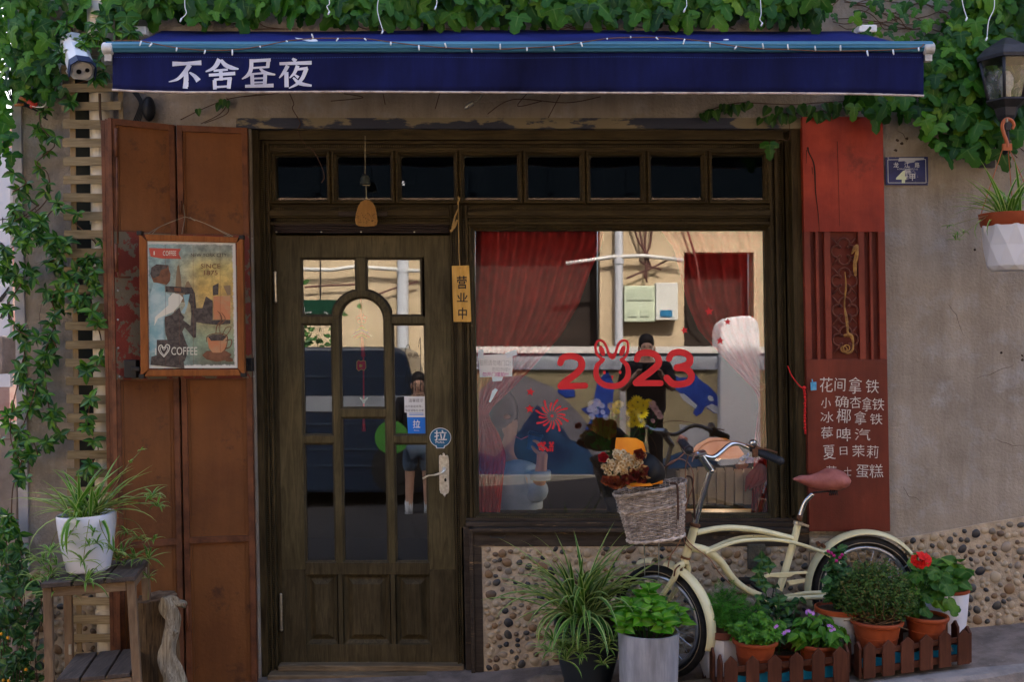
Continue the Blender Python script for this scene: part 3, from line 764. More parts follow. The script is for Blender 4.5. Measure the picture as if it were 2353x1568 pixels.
# chalk menu
def c6(x, y): return (1773 + x / 2.948, 709.2 + y / 2.948)
def spx(px, py, off=0): return U(px - SH * (py - 784), py, Ys - 0.0012 - off, Ys)
menu = [("花", 370, 517, 88, 100), ("间", 463, 516, 72, 88), ("拿", 566, 522, 88, 112), ("铁", 682, 528, 90, 90),
        ("小", 368, 640, 66, 70), ("确", 474, 632, 92, 78), ("杏", 568, 636, 76, 80), ("拿", 645, 650, 66, 96), ("铁", 722, 650, 82, 80),
        ("冰", 375, 737, 88, 74), ("椰", 488, 728, 96, 96), ("拿", 601, 742, 80, 90), ("铁", 708, 750, 84, 74),
        ("莓", 375, 847, 80, 90), ("啤", 489, 855, 96, 90), ("汽", 615, 855, 105, 80),
        ("夏", 390, 975, 82, 96), ("日", 487, 966, 50, 54), ("茉", 588, 966, 84, 80), ("莉", 684, 972, 78, 84),
        ("芝", 405, 1098, 70, 60), ("士", 515, 1105, 50, 58), ("蛋", 615, 1104, 84, 86), ("糕", 708, 1102, 92, 90)]
m = MB(); random.seed(5)
for ch, x, y, w, h in menu:
    a = c6(x - w / 2, y - h / 2); b = c6(x + w / 2, y + h / 2)
    text_into(m, ch, (a[0], a[1], b[0], b[1]), spx, jit=0.07, bold=-0.004)
m.build("chalk_menu", chalk, SRb)
# dried strip woven through the carving
DL = MB(); leafdry = mat("dried_husk", (0.42, 0.22, 0.06), (0.22, 0.10, 0.03), 40, 0.6)
def strip(mb, pts, w):
    pp = spline([U(a, b, y, Ys) for a, b, y in pts], 6); n = len(pp); vs = []
    for i, p in enumerate(pp):
        t = (pp[min(i + 1, n - 1)] - pp[max(i - 1, 0)]).normalized(); ww = plin([(j / (len(w) - 1), w[j]) for j in range(len(w))], i / (n - 1))
        nn = t.cross(Vector((0.25 * math.sin(i * .6), -1, 0))).normalized()
        vs += [p + nn * ww / 2, p + Vector((0, -0.004, 0)), p - nn * ww / 2]
    mb.add(vs, [(i * 3 + j, i * 3 + j + 1, i * 3 + j + 4, i * 3 + j + 3) for i in range(n - 1) for j in (0, 1)])
strip(DL, [(1958, 585, -0.05), (1965, 572, -0.055), (1972, 566, -0.05), (1969, 590, -0.05), (1966, 610, -0.045), (1968, 634, -0.04)], [0.004, 0.022, 0.012, 0.018, 0.02, 0.012])
strip(DL, [(1944, 625, -0.038), (1945, 660, -0.042), (1943, 700, -0.028), (1945, 730, -0.042), (1948, 765, -0.04), (1947, 775, -0.045)], [0.004, 0.009, 0.007, 0.013, 0.012, 0.006])
strip(DL, [(1936, 772, -0.05), (1948, 770, -0.06), (1955, 776, -0.055), (1958, 790, -0.05), (1956, 805, -0.05), (1946, 812, -0.045), (1936, 806, -0.04), (1937, 796, -0.045)], [0.01, 0.02, 0.016, 0.008, 0.01, 0.012, 0.008, 0.004])
for p in ((1938, 803), (1944, 800)): DL.tube(ring(p[0], p[1], 7, -0.042), 0.0025, 6)
tag(DL.build("dried_strip", leafdry), "twisted strip of dried golden husk threaded down through the red quatrefoil carving", "dried leaf")
# ================================================================ awning
random.seed(21)
AWY = -0.75
navy = mat("navy_canvas", (0.008, 0.011, 0.072), (0.006, 0.008, 0.05), 2.5, 0.85, bump=0.15, bscale=400, spec=0.15, streak=.35, col3=(0.03, 0.035, 0.08), s3=4, lo3=.6, hi3=.85)
navy_top = mat("navy_canvas_top", (0.010, 0.017, 0.13), (0.008, 0.012, 0.09), 4, 0.85, bump=0.15, bscale=400, spec=0.15, col3=(0.20, 0.2, 0.26), s3=38, lo3=0.74, hi3=0.76)
letter_w = mat("letter_white", (0.66, 0.67, 0.76), (0.52, 0.52, 0.62), 12, 0.85)
teal = mat("teal_aluminium", (0.03, 0.12, 0.20), (0.07, 0.22, 0.33), 5, 0.45, metal=0.3, stretch=(0.4, 1, 60), col3=(0.55, 0.6, 0.6), s3=12, lo3=0.70, hi3=0.74)
AW = thing("awning", "navy canvas shop awning with white lettering and a teal front bar", "awning", (P(1190, 110, AWY).x, 0, P(1190, 110, AWY).z))
m = MB()
def vy(x, v): return AWY - 0.014 - (0.016 * math.sin(x * 0.013 + v * .01) + 0.009 * math.sin(x * 0.031 + 1 + v * .02) + 0.004 * math.sin(x * .09 + v * .05)) * (v - 118) / 95
def vbot(x): return plin([(258, 205), (300, 208), (420, 211), (800, 209.5), (1300, 212), (1800, 213), (1990, 215), (2123, 219)], x)
N = 90; vs = []
for i in range(N + 1):
    x = lerp(259, 2122, i / N)
    for j in range(7):
        v = lerp(119, vbot(x), j / 6); vs.append(P(x, v, vy(x, v)))
m.add(vs, [(i * 7 + j, i * 7 + j + 1, (i + 1) * 7 + j + 1, (i + 1) * 7 + j) for i in range(N) for j in range(6)])
VAL = m.build("valance", navy, AW, smooth=True)
sol = VAL.modifiers.new("solid", 'SOLIDIFY'); sol.thickness = 0.0015; sol.offset = 1
m = MB(); m.tube([P(x, vbot(x) + 1, vy(x, vbot(x)) - 0.001) for x in [lerp(258, 2123, i / 80) for i in range(81)]], 0.0048, 6)
m.build("hem", mat("hem_white", (0.62, 0.52, 0.50), (0.36, 0.28, 0.25), 18, 0.9), VAL, smooth=True)
def vp(px, py, off=0): return P(px, py, vy(px, py) - 0.003 - off)
m = MB(); st_m = mat("stitch", (0.05, 0.09, 0.3), rough=0.9)
for i in range(330):
    x = lerp(262, 2118, i / 330); yv = 131 + 1.4 * math.sin(x * .012); m.add([vp(x, yv), vp(x + 3.4, yv), vp(x + 3.4, yv + 0.9), vp(x, yv + 0.9)], [(0, 1, 2, 3)])
m.build("stitching", st_m, VAL)
def ct(p): return (295.5 + p[0] / 3.0625, p[1] / 3.0625)
strokes = [
 ([(298, 428), (308, 448), (400, 446), (512, 440), (500, 424)][1:4], (34, 22, 34)), ([(430, 455), (400, 500), (345, 555), (282, 575)], (34, 30, 20, 5)), ([(402, 490), (405, 560), (400, 622)], (30, 34, 38)), ([(428, 508), (465, 535), (492, 568)], (10, 26, 38)),
 ([(640, 415), (615, 460), (585, 485), (542, 503)], (34, 30, 22, 8)), ([(650, 420), (680, 455), (725, 475), (774, 484)], (20, 30, 28, 8)), ([(598, 497), (698, 488)], (16, 16)), ([(565, 528), (750, 515)], (20, 24)), ([(648, 496), (652, 565)], (26, 24)),
 ([(605, 562), (608, 628)], (26, 26)), ([(600, 560), (725, 548)], (16, 16)), ([(712, 548), (704, 622)], (30, 26)), ([(608, 612), (705, 606)], (16, 14)),
 ([(855, 428), (1000, 420)], (22, 22)), ([(864, 415), (862, 480), (842, 525), (798, 555)], (26, 28, 26, 6)), ([(985, 415), (978, 475)], (26, 24)), ([(862, 478), (985, 470)], (14, 14)), ([(925, 480), (960, 510), (1032, 524)], (14, 26, 10)),
 ([(868, 515), (872, 595)], (26, 26)), ([(868, 520), (965, 512)], (14, 14)), ([(962, 510), (958, 592)], (26, 26)), ([(870, 552), (960, 548)], (12, 12)), ([(870, 580), (960, 577)], (12, 12)), ([(820, 606), (1020, 600)], (20, 26)),
 ([(1152, 410), (1178, 430)], (16, 30)), ([(1062, 447), (1288, 440)], (20, 26)), ([(1120, 460), (1095, 505), (1060, 548)], (28, 24, 6)), ([(1110, 505), (1112, 612)], (28, 30)),
 ([(1190, 460), (1168, 510), (1132, 548)], (28, 22, 6)), ([(1178, 488), (1260, 478)], (16, 20)), ([(1252, 478), (1225, 545), (1185, 590), (1128, 620)], (30, 26, 20, 6)), ([(1165, 522), (1196, 545)], (10, 22)), ([(1158, 545), (1205, 585), (1288, 602)], (12, 28, 14))]
m = MB()
for i, (pts, w) in enumerate(strokes):
    ribbon(m, [ct(p) for p in pts], [q / 3.0625 * 1.02 for q in w], vp, n=5, off=0.0004 * (i % 5), round_caps=False)
m.build("awning_lettering", letter_w, VAL)
# canopy slope
m = MB(); vs = []; N = 60
for i in range(N + 1):
    t = i / N
    for j in range(7):
        s = j / 6; A = P(lerp(372, 1968, t), 70 + 2 * math.sin(t * 9), -0.04); B = P(lerp(262, 2124, t), 99, AWY)
        p = A.lerp(B, s); p.z -= 0.018 * math.sin(math.pi * s) + 0.004 * math.sin(t * 37) * s * (1 - s) * 4; vs.append(p)
m.add(vs, [(i * 7 + j, i * 7 + j + 1, (i + 1) * 7 + j + 1, (i + 1) * 7 + j) for i in range(N) for j in range(6)])
cn = m.build("canopy", navy_top, AW, smooth=True); sol = cn.modifiers.new("solid", 'SOLIDIFY'); sol.thickness = 0.0015
m = MB()
a = P(246, 109, AWY - 0.01); b = P(2140, 108, AWY - 0.01)
prof = []
for k in range(20):
    an = 2 * math.pi * k / 20; r = 0.0235 if k % 2 else 0.0215; prof.append((r * math.cos(an), r * 1.05 * math.sin(an)))
vs = [a + Vector((0, y, z)) for y, z in prof] + [b + Vector((0, y, z)) for y, z in prof]
m.add(vs, [(k, (k + 1) % 20, 20 + (k + 1) % 20, 20 + k) for k in range(20)])
m.build("front_bar", teal, AW)
for x, s in ((250, -1), (2132, 1)):
    m = MB(); c = P(x, 112, AWY - 0.01); Mx = rotm(0, R(90), 0)
    m.lathe(c, [(0.0001, -0.022), (0.022, -0.022), (0.026, -0.018), (0.026, 0.018), (0.022, 0.022), (0.0001, 0.022)], 20, 0, Mx)
    m.box(c + Vector((0, 0.005, -0.036)), (0.028, 0.03, 0.03))
    m.build("end_cap", mat("cap_white", (0.55, 0.57, 0.58), (0.42, 0.40, 0.38), 30, 0.4, metal=0.2), AW, smooth='auto')
for x in (560, 1830):
    m = MB(); e = P(x, 118, AWY + 0.03); w = P(x + (60 if x < 1000 else -60), 118, -0.02); w.z = P(0, 90, 0).z; mid = (e + w) / 2 + Vector((0.25 if x < 1000 else -0.25, 0, 0.0))
    m.tube([e, mid], 0.016, 8); m.tube([mid, w], 0.018, 8); m.ell(mid, 0.024, 8, 6); m.build("folding_arm", white_plastic, AW, smooth='auto')
m = MB(); m.box(P(1985, 73, -0.10), (0.085, 0.12, 0.035)); m.box(P(330, 76, -0.08), (0.06, 0.1, 0.04)); m.build("wall_bracket", white_plastic, AW, bevel=0.006)
# string lights along the bar
SLt = thing("string_light", "brown cord of small white bulbs looped along the awning front bar", "string lights", P(1190, 105, AWY - 0.05))
c1 = [(0, 283), (90, 288), (165, 303), (340, 335), (540, 352), (730, 350), (925, 325), (1110, 288), (1300, 270), (1475, 268), (1660, 270), (1845, 295), (2042, 318), (2235, 335)]
c2_ = [(60, 342), (262, 345), (450, 335), (637, 325), (830, 298), (1015, 270), (1180, 263), (1360, 262), (1560, 274), (1738, 295), (1925, 325), (2115, 342), (2290, 348)]
c3_ = [(125, 375), (335, 387), (525, 387), (727, 385), (925, 378), (1120, 362), (1160, 335)]
cp = [(295.5 + x / 3.0625, y / 3.0625) for x, y in c1] + [(1063.8 + x / 3.0625, y / 3.0625) for x, y in c2_] + [(1773 + x / 3.3166, y / 3.3166) for x, y in c3_]
YC = AWY - 0.042
m = MB(); m.tube(spline([P(258, 93, YC)] + [P(x, y, YC) for x, y in cp], 5), 0.0022, 5); cord = m.build("cord", mat("cord_brown", (0.16, 0.075, 0.04), rough=0.7), SLt, smooth=True)
bulbw = mat("bulb_white", (0.75, 0.78, 0.8), rough=0.3)
dirs = [(-.5, 1.3), (-.8, .9), (-.2, 1), (-.3, 1), (0, 1.5), (0.1, .3), (.3, .1), (-.5, -1.4), (-.5, .8), (.5, .5), (0, .8), (.1, 1.4), (-.4, -1.4), (.1, 1), (0, -1.6), (0, .9), (.3, 1.2), (.4, 1.1), (0, .2), (0, -.3), (.5, .6), (-.4, 1.4), (.05, 1.4), (-.6, .8), (-.3, -1.6), (-.2, -1.5), (0, -1), (-.2, -1.5), (0, -1.7), (.3, 1.5), (.2, 1.4), (.1, 1)]
for i, (x, y) in enumerate(cp[1:-1]):
    dx, dy = dirs[i % len(dirs)]; a = P(x, y, YC - 0.003); b = P(x + dx * 8, y + dy * 8, YC - 0.012)
    m = MB(); m.tube([a, a.lerp(b, 0.45), b], [0.0032, 0.0034, 0.0026], 7); m.build("bulb", bulbw, SLt, smooth=True)
# bare lamp socket under the awning
BL = MB(); BL.tube(spline([P(1110, 214, -0.30), P(1102, 226, -0.3), P(1090, 234, -0.3)], 4), 0.004, 6)
Mx = (P(1066, 251, -0.3) - P(1090, 234, -0.3)).to_track_quat('Z', 'Y').to_matrix()
BL.lathe(P(1088, 235, -0.3), [(0.006, 0), (0.011, 0.004), (0.012, 0.012), (0.010, 0.014), (0.012, 0.018), (0.010, 0.021), (0.012, 0.025), (0.010, 0.028), (0.012, 0.032), (0.008, 0.042), (0.0005, 0.05)], 12, 0, Mx)
tag(BL.build("lamp_socket", steel, smooth='auto'), "small bare metal lamp socket hanging from a short wire below the awning hem", "lamp socket")
# white dangling cords in the ivy
cords = [[(424, -6), (425, 16), (428, 30), (417, 42)], [(755, -8), (757, 8), (751, 14), (757, 26)], [(870, -6), (867, 20), (872, 45), (880, 70)], [(1003, -8), (1004, 4), (1002, 14)], [(1577, -4), (1578, 12), (1574, 20)],
         [(1747, -6), (1749, 30), (1746, 44), (1752, 52)], [(2285, -6), (2284, 20), (2272, 48), (2268, 86)], [(2210, -4), (2215, 20), (2222, 40)]]
for i, pts in enumerate(cords):
    m = MB(); m.tube(spline([P(x, y, -0.26) for x, y in pts], 4), 0.0022, 5); m.tube([P(pts[-1][0], pts[-1][1], -0.26), P(pts[-1][0] - 3, pts[-1][1] + 7, -0.27)], 0.004, 6)
    x = pts[-1][0]
    lab = ["over the downpipe end of the ivy, first from the left", "above the lettering, short and kinked", "hanging lowest over the middle left of the canopy", "just right of the longest cord in the ivy", "over the right half of the awning, very short", "above the right third of the awning with a bent tip", "long curved one nearest the lantern", "beside the lantern cord, faint one on its left"][i]
    tag(m.build("dangling_cord", bulbw, smooth=True), "thin white light cord " + lab, "light cord", "white light cords hanging in the ivy")
# ================================================================ security camera and wires
SC = thing("security_camera", "white bullet security camera on a wall box beside the awning end", "security camera", P(130, 130, -0.02))
m = MB(); m.box(P(130, 128, -0.04), (0.055, 0.06, 0.085)); m.box(P(133, 160, -0.05), (0.045, 0.05, 0.06)); m.build("junction_box", white_plastic, SC, bevel=0.004)
A0 = P(166, 96, -0.10); B0 = P(189, 160, -0.30); dz = (B0 - A0).normalized(); Q = dz.to_track_quat('Z', 'Y').to_matrix()
side = dz.cross(Vector((0, 0, 1))).normalized(); upv = side.cross(dz).normalized()
def cam_sec(c, w, h):   # house-shaped octagon section
    pts = [(-.5, -.3), (-.3, -.5), (.3, -.5), (.5, -.3), (.5, .25), (.25, .5), (-.25, .5), (-.5, .25)]
    return [c + side * x * w + upv * y * h for x, y in pts]
L = (B0 - A0).length
m = MB(); s0 = cam_sec(A0, 0.105, 0.10); s1 = cam_sec(B0, 0.105, 0.10)
m.add(s0 + s1, [list(range(8))[::-1], [8 + i for i in range(8)]] + [(i, (i + 1) % 8, 8 + (i + 1) % 8, 8 + i) for i in range(8)])
m.build("housing", white_plastic, SC, bevel=0.004)
m = MB(); v0 = cam_sec(B0 - dz * 0.03, 0.112, 0.108); v1 = cam_sec(B0 + dz * 0.025, 0.112, 0.108); v2 = cam_sec(B0 + dz * 0.025, 0.104, 0.1)
idx = [3, 4, 5, 6, 7, 0]
for a, b in zip(idx, idx[1:]): m.add([v0[a], v0[b], v1[b], v1[a]], [(0, 1, 2, 3)]); m.add([v1[a], v1[b], v2[b], v2[a]], [(0, 1, 2, 3)])
m.build("visor", mat("visor_navy", (0.02, 0.03, 0.08), rough=0.4), SC)
m = MB(); m.lathe(B0, [(0.046, -0.01), (0.046, 0.006), (0.042, 0.009), (0.0001, 0.009)], 24, 0, Q); m.build("face_plate", mat("cream_plastic", (0.62, 0.58, 0.52), rough=0.4), SC, smooth='auto')
lens = mat("lens_black", (0.01, 0.008, 0.008), rough=0.12)
for dx, dy, r in ((-.019, .006, .0095), (.015, -.006, .011)):
    c = B0 + side * (-dx) * -1 + upv * dy + dz * 0.010; m = MB(); m.lathe(c, [(r, 0), (r, 0.004), (r * 0.8, 0.003), (0.0001, 0.0035)], 18, 0, Q); m.build("lens", lens, SC, smooth='auto')
m = MB(); m.tube([P(140, 150, -0.06), P(158, 165, -0.13), A0.lerp(B0, 0.55) - upv * 0.05], 0.012, 8); m.build("mount_arm", white_plastic, SC, smooth=True)
m = MB(); m.tube(spline([P(142, 165, -0.06), P(141, 200, -0.08), P(132, 215, -0.09), P(127, 208, -0.09), P(134, 180, -0.08)], 5), 0.0035, 6)
m.tube(spline([P(138, 180, -0.08), P(120, 205, -0.09), P(105, 240, -0.09), P(90, 246, -0.09), P(70, 243, -0.09)], 5), 0.003, 6)
m.build("white_lead", white_plastic, SC, smooth=True)
wr = MB(); blackw = mat("black_cable", (0.015, 0.017, 0.022), rough=0.5)
for k in range(5):
    wr.tube(spline([P(18 + k * 4, 130 + k * 6, -0.03), P(16 + k * 5, 175, -0.05), P(20 + k * 5, 215 + k * 3, -0.05), P(34 + k * 6, 238, -0.05), P(60 + k * 8, 243 + k * 4, -0.06)], 5), 0.0035, 6)
wr.tube(spline([P(88, 248, -0.06), P(95, 265, -0.06), P(110, 275, -0.05), P(104, 268, -0.05), P(116, 235, -0.05)], 5), 0.003, 6)
tag(wr.build("cable_bundle", blackw, smooth=True), "tangle of thin black cables on the wall below the ivy at the left edge", "cables")
m = MB(); rd = mat("red_connector", (0.55, 0.05, 0.03), rough=0.5); og = mat("orange_connector", (0.45, 0.16, 0.05), rough=0.5)
m.tube([P(34, 241, -0.08), P(54, 240, -0.08)], 0.007, 8, 1); m.tube([P(44, 223, -0.08), P(66, 233, -0.08)], 0.008, 8, 1)
m.tube([P(66, 233, -0.085), P(84, 246, -0.085)], [0.012, 0.008], 8, 0); m.tube([P(70, 246, -0.085), P(86, 238, -0.085)], [0.009, 0.006], 8, 0)
tag(m.build("cable_connector", [rd, og], smooth=True), "red and orange taped plugs joining the black cables to the white lead", "connector")
m = MB()
for k in range(5): m.tube(spline([P(305 + k * 3, 212, -0.05), P(320 + k * 2, 235, -0.06), P(316 + k * 3, 255, -0.06), P(305 + k * 4, 282, -0.05)], 5), 0.003, 6)
m.ell(P(342, 250, -0.05), (0.03, 0.04, 0.06), 10, 7)
tag(m.build("wire_knot", blackw, smooth=True), "dark lump with loose wires hanging down the wall above the left shutter", "wires")
# ================================================================ trellis and downpipe
tw = mat_wood("trellis_wood", (0.17, 0.125, 0.065), (0.33, 0.26, 0.15), 'x', 5, 0.75, 0.35, rnd=0.25, ring=12)
twz = mat_wood("trellis_upright", (0.20, 0.14, 0.075), (0.30, 0.22, 0.12), 'z', 5, 0.75, 0.3)
TR = thing("trellis", "weathered timber slat trellis fixed over the white downpipe", "trellis", P(195, 1560, -0.13))
m = MB(); m.hexa([P(a, b, -0.115) for a, b in ((178, 1640), (191, 1640), (171, 100), (158, 100))] + [P(a, b, -0.09) for a, b in ((178, 1640), (191, 1640), (171, 100), (158, 100))]); m.build("upright", twz, TR, bevel=0.002)
m = MB(); m.hexa([P(a, b, -0.115) for a, b in ((295, 1640), (306, 1640), (281, 100), (270, 100))] + [P(a, b, -0.09) for a, b in ((295, 1640), (306, 1640), (281, 100), (270, 100))]); m.build("upright", twz, TR, bevel=0.002)
rs = random.Random(4)
for i in range(35):
    v = 117 + 42.2 * i; x0 = 149 + (v - 700) * SH * 0.8 + rs.uniform(-1, 1); x1 = x0 + 138 + rs.uniform(-2, 2) if i > 0 else x0 + 100
    t = rs.uniform(-1.6, 1.6); h = 10 + rs.uniform(-.6, .6); m = MB(); y = -0.117
    q = [(x0, v + h - t), (x1, v + h + t), (x1, v - h + t), (x0, v - h - t)]
    m.hexa([P(a, b, y - 0.016) for a, b in q] + [P(a, b, y) for a, b in q]); m.build("slat", tw, TR, bevel=0.0015)
m = MB(); m.hexa([P(a, b, -0.006) for a, b in ((190, 1500), (226, 1500), (202, 130), (168, 130))] + [P(a, b, 0.0) for a, b in ((190, 1500), (226, 1500), (202, 130), (168, 130))]); tag(m.build("gap_shade_strip", mat("gap_shade", (0.02, 0.022, 0.018), rough=.9)), "flat dark strip on the wall painting the shade behind the trellis slats", "painted shade")  # flat strip, near-black to paint the shade of a recess beside the pipe
m = MB(); m.tube([P(231, 95, -0.056), P(252, 1600, -0.056)], 0.053, 20)
for v in (500, 950, 1400): m.tube([P(231 + (v - 95) * .014, v, -0.056), P(231 + (v - 95) * .014, v + 16, -0.056)], 0.058, 20)
tag(m.build("downpipe", mat("pipe_white", (0.60, 0.56, 0.47), (0.50, 0.46, 0.38), 5, 0.45), smooth='auto'), "white plastic downpipe running down the wall behind the trellis slats", "downpipe")
m = MB(); m.tube([P(232, -60, -0.10), P(233, 92, -0.10)], 0.062, 20)
tag(m.build("upper_pipe", mat("pipe_pale", (0.66, 0.62, 0.60), rough=0.5), smooth=True), "short thick pale pipe coming down through the ivy above the awning end", "pipe")
# metal strap by the shutter
m = MB(); pts = spline([P(229, 215, -0.15), P(231, 270, -0.16), P(238, 310, -0.17), P(243, 350, -0.18)], 5)
m.tube(pts, 0.006, 6); tag(m.build("vine_stick", mat("brown_stick", (0.08, 0.045, 0.025), rough=0.8), smooth=True), "bare brown vine stem curving over the trellis beside the shutter top", "vine stem")
# ================================================================ leaves
def leaf_from_outline(pts, cup=0.0, fold=0.12, mat_=None, name="leaf", tip_drop=0.0):
    """pts: half outline (x>=0) from base (0,0) to tip (0,L); mirrored; two-sided fan with raised midrib fold"""
    half = pts; n = len(half)
    vs = []; vein = {}
    ys = [p[1] for p in half]; Lx = max(ys)
    # midrib points at each outline height
    mid = [(0, max(0.0, min(Lx, y))) for x, y in half]
    def zz(x, y): return fold * abs(x) - tip_drop * (y / Lx) ** 2 * Lx + cup * (x * x)
    fs = []
    for sgn in (1, -1):
        b = len(vs)
        for (x, y), (mx, my) in zip(half, mid):
            vs.append((sgn * x, y, zz(x, y))); vs.append((0, my, zz(0, my)))
        for i in range(n - 1):
            a0, m0, a1, m1 = b + 2 * i, b + 2 * i + 1, b + 2 * i + 2, b + 2 * i + 3
            fs.append((m0, m1, a1, a0) if sgn < 0 else (m0, a0, a1, m1))
    me = bpy.data.meshes.new(name); me.from_pydata(vs, [], fs); me.materials.append(mat_)
    at = me.attributes.new("vein", 'FLOAT', 'POINT')
    vals = []
    for v in vs: vals.append(1.0 if abs(v[0]) < 1e-6 else 0.0)
    at.data.foreach_set("value", vals); me.validate(); me.update()
    me.polygons.foreach_set("use_smooth", [True] * len(me.polygons))
    return me
ivy_m = mat_leaf("ivy_leaf", [(0.0, (0.008, 0.05, 0.005)), (0.3, (0.018, 0.095, 0.007)), (0.65, (0.04, 0.15, 0.009)), (0.92, (0.075, 0.21, 0.012)), (1.0, (0.14, 0.27, 0.018))], rough=0.45, trans=0.28, vein=0.35)
vine_m = mat_leaf("vine_leaf", [(0.0, (0.010, 0.055, 0.012)), (0.5, (0.022, 0.10, 0.015)), (0.85, (0.06, 0.18, 0.015)), (1.0, (0.12, 0.25, 0.02))], rough=0.3, trans=0.2)
# maple-shaped ivy: polar outline with 3 main lobes and teeth
def ivy_mesh(seed):
    r_ = random.Random(seed)
    key = [(-90, 0.05), (-70, 0.30), (-45, 0.50), (-25, 0.60), (-8, 0.72), (5, 0.80 + r_.uniform(0, .1)), (14, 0.72), (22, 0.66), (30, 0.47), (40, 0.44), (50, 0.62), (62, 0.72), (74, 0.98), (90, 1.12 + r_.uniform(-.05, .08))]
    half = [(max(0.0, rr * math.cos(R(a)) * (1 + 0.09 * (-1) ** i)), rr * math.sin(R(a))) for i, (a, rr) in enumerate(key)]
    half[0] = (0.0, -0.05); half[-1] = (0.0, half[-1][1])
    vs = [(0, 0.0, 0.0)]; vein = [1.0]; full = half + [(-x, y) for x, y in half[::-1][1:-1]]
    droop = r_.uniform(0.10, 0.25)
    def z(x, y, ridge):
        rr = math.hypot(x, y); return -droop * rr * rr + (0.05 if ridge else -0.02) + 0.04 * math.sin(7 * x + seed) * rr
    inner = []
    for i, (x, y) in enumerate(full):
        vs.append((x, y, z(x, y, False))); vein.append(0.0)
    nF = len(full)
    for i, (x, y) in enumerate(full):
        a = math.degrees(math.atan2(y, abs(x) + 1e-9)); rdg = abs(a - 90) < 5 or abs(a - 6) < 6
        vs.append((x * .5, y * .5, z(x * .5, y * .5, rdg))); vein.append(1.0 if rdg else 0.0)
    fs = [(0, 1 + nF + i, 1 + nF + (i + 1) % nF) for i in range(nF)] + [(1 + nF + i, 1 + i, 1 + (i + 1) % nF, 1 + nF + (i + 1) % nF) for i in range(nF)]
    me = bpy.data.meshes.new("leaf"); me.from_pydata(vs, [], fs); me.materials.append(ivy_m)
    at = me.attributes.new("vein", 'FLOAT', 'POINT'); at.data.foreach_set("value", vein)
    me.polygons.foreach_set("use_smooth", [True] * len(me.polygons)); me.update(); return me
ivy_protos = [ivy_mesh(s) for s in range(6)]
ov = [(0, 0), (0.10, 0.08), (0.22, 0.28), (0.25, 0.45), (0.20, 0.68), (0.09, 0.88), (0, 1.0)]
vine_protos = [leaf_from_outline(ov, 0, 0.25, vine_m, tip_drop=t) for t in (0.1, 0.3, 0.5)]
def heart(m_): return leaf_from_outline([(0, 0), (0.25, -0.06), (0.42, 0.12), (0.40, 0.40), (0.26, 0.68), (0.10, 0.9), (0, 1.0)], 0, 0.15, m_, tip_drop=0.2)
def scatter(parent, protos, places, name="leaf", limit=295, stuff_name="leaves", kind_key=None):
    """places: [(Matrix, size)] biggest become objects, the rest one mesh"""
    order = sorted(range(len(places)), key=lambda i: -places[i][1])
    st = MB(); mm = None
    for k, i in enumerate(order):
        Mx = places[i][0]; me = protos[i % len(protos)]; mm = me.materials[0]
        if k < limit: inst(me, name, parent, Mx)
        else:
            b = len(st.v); st.add([Mx @ v.co for v in me.vertices], [list(p.vertices) for p in me.polygons])
            for q, d in enumerate(me.attributes["vein"].data): st.vein[b + q] = d.value
    if st.v: tag(st.build(stuff_name, mm, parent, smooth=True), kind="stuff")
def leaf_M(loc, d, nrm, size, roll=0.0):
    """leaf with base at loc, growing along d, face towards nrm"""
    y = Vector(d).normalized(); z = Vector(nrm); z = (z - y * z.dot(y)); 
    if z.length < 1e-4: z = y.orthogonal()
    z.normalize(); x = y.cross(z)
    Mx = basis(x, y, z, loc) @ Matrix.Rotation(roll, 4, 'Y') @ Matrix.Diagonal((size, size, size, 1)); return Mx
# --- ivy over the awning and round the lantern
IV = thing("ivy", "large lobed green ivy covering the wall above the awning and round the lantern", "ivy", P(1300, 30, -0.05))
ri = random.Random(31); pl = []
def ivy_depth(x, y):
    """how thick the ivy grows at a picture position: 0 none"""
    if y < 54 and 250 < x < 2420:
        d = 1.0
        if 300 < x < 420 and 35 < y: d = 0.35
        if 590 < x < 760 and y > 30: d = 0.22
        if 1890 < x < 2200: d = 0.30 if y > 8 else 0.5
        return d
    if 2122 < x < 2420 and 60 < y < 300: return 1.0
    if 1960 < x < 2122 and 215 < y < 275: return 0.8
    if 1960 < x < 2130 and 60 < y < 110: return 0.5
    if 2120 < x < 2350 and 300 <= y < 370: return 0.75 if abs(x - 2240) < 110 - (y - 300) * .6 else 0
    if 1700 < x < 1960 and 235 < y < 262: return 0.0
    if x < 150 and y < 235: return 1.0 if x < 120 else 0.5
    if x < 250 and y < 50: return 0.9
    if x < 32 and 235 < y < 400: return 0.9
    return 0
tries = 0
used = []
while tries < 9000:
    tries += 1
    x = ri.uniform(-30, 2400); y = ri.uniform(-30, 372); d = ivy_depth(x, y)
    if ri.random() > d: continue
    Y = -ri.uniform(0.03, 0.20)
    if any((x - a) ** 2 + (y - b) ** 2 < (12 if d > .9 else 20) ** 2 and abs(Y - c) < 0.08 for a, b, c in used[-2000:]): continue
    used.append((x, y, Y))
    s = ri.uniform(20, 42) / S
    if 1900 < x < 2200 and y < 110: s *= 0.55
    if x < 150: s *= 0.8
    dd = Vector((ri.uniform(-0.9, 0.9), ri.uniform(-0.5, 0.1), -1))
    nn = Vector((ri.uniform(-0.8, 0.8), -1, ri.uniform(-0.2, 1.1)))
    c = P(x, y - 14, Y)
    vis = s * (1 if (0 < x < 2353 and y > -8) else 0.2) * (1.25 if Y < -0.1 else 0.9)
    pl.append((leaf_M(c, dd, nn, s), vis))
scatter(IV, ivy_protos, pl)
m = MB()
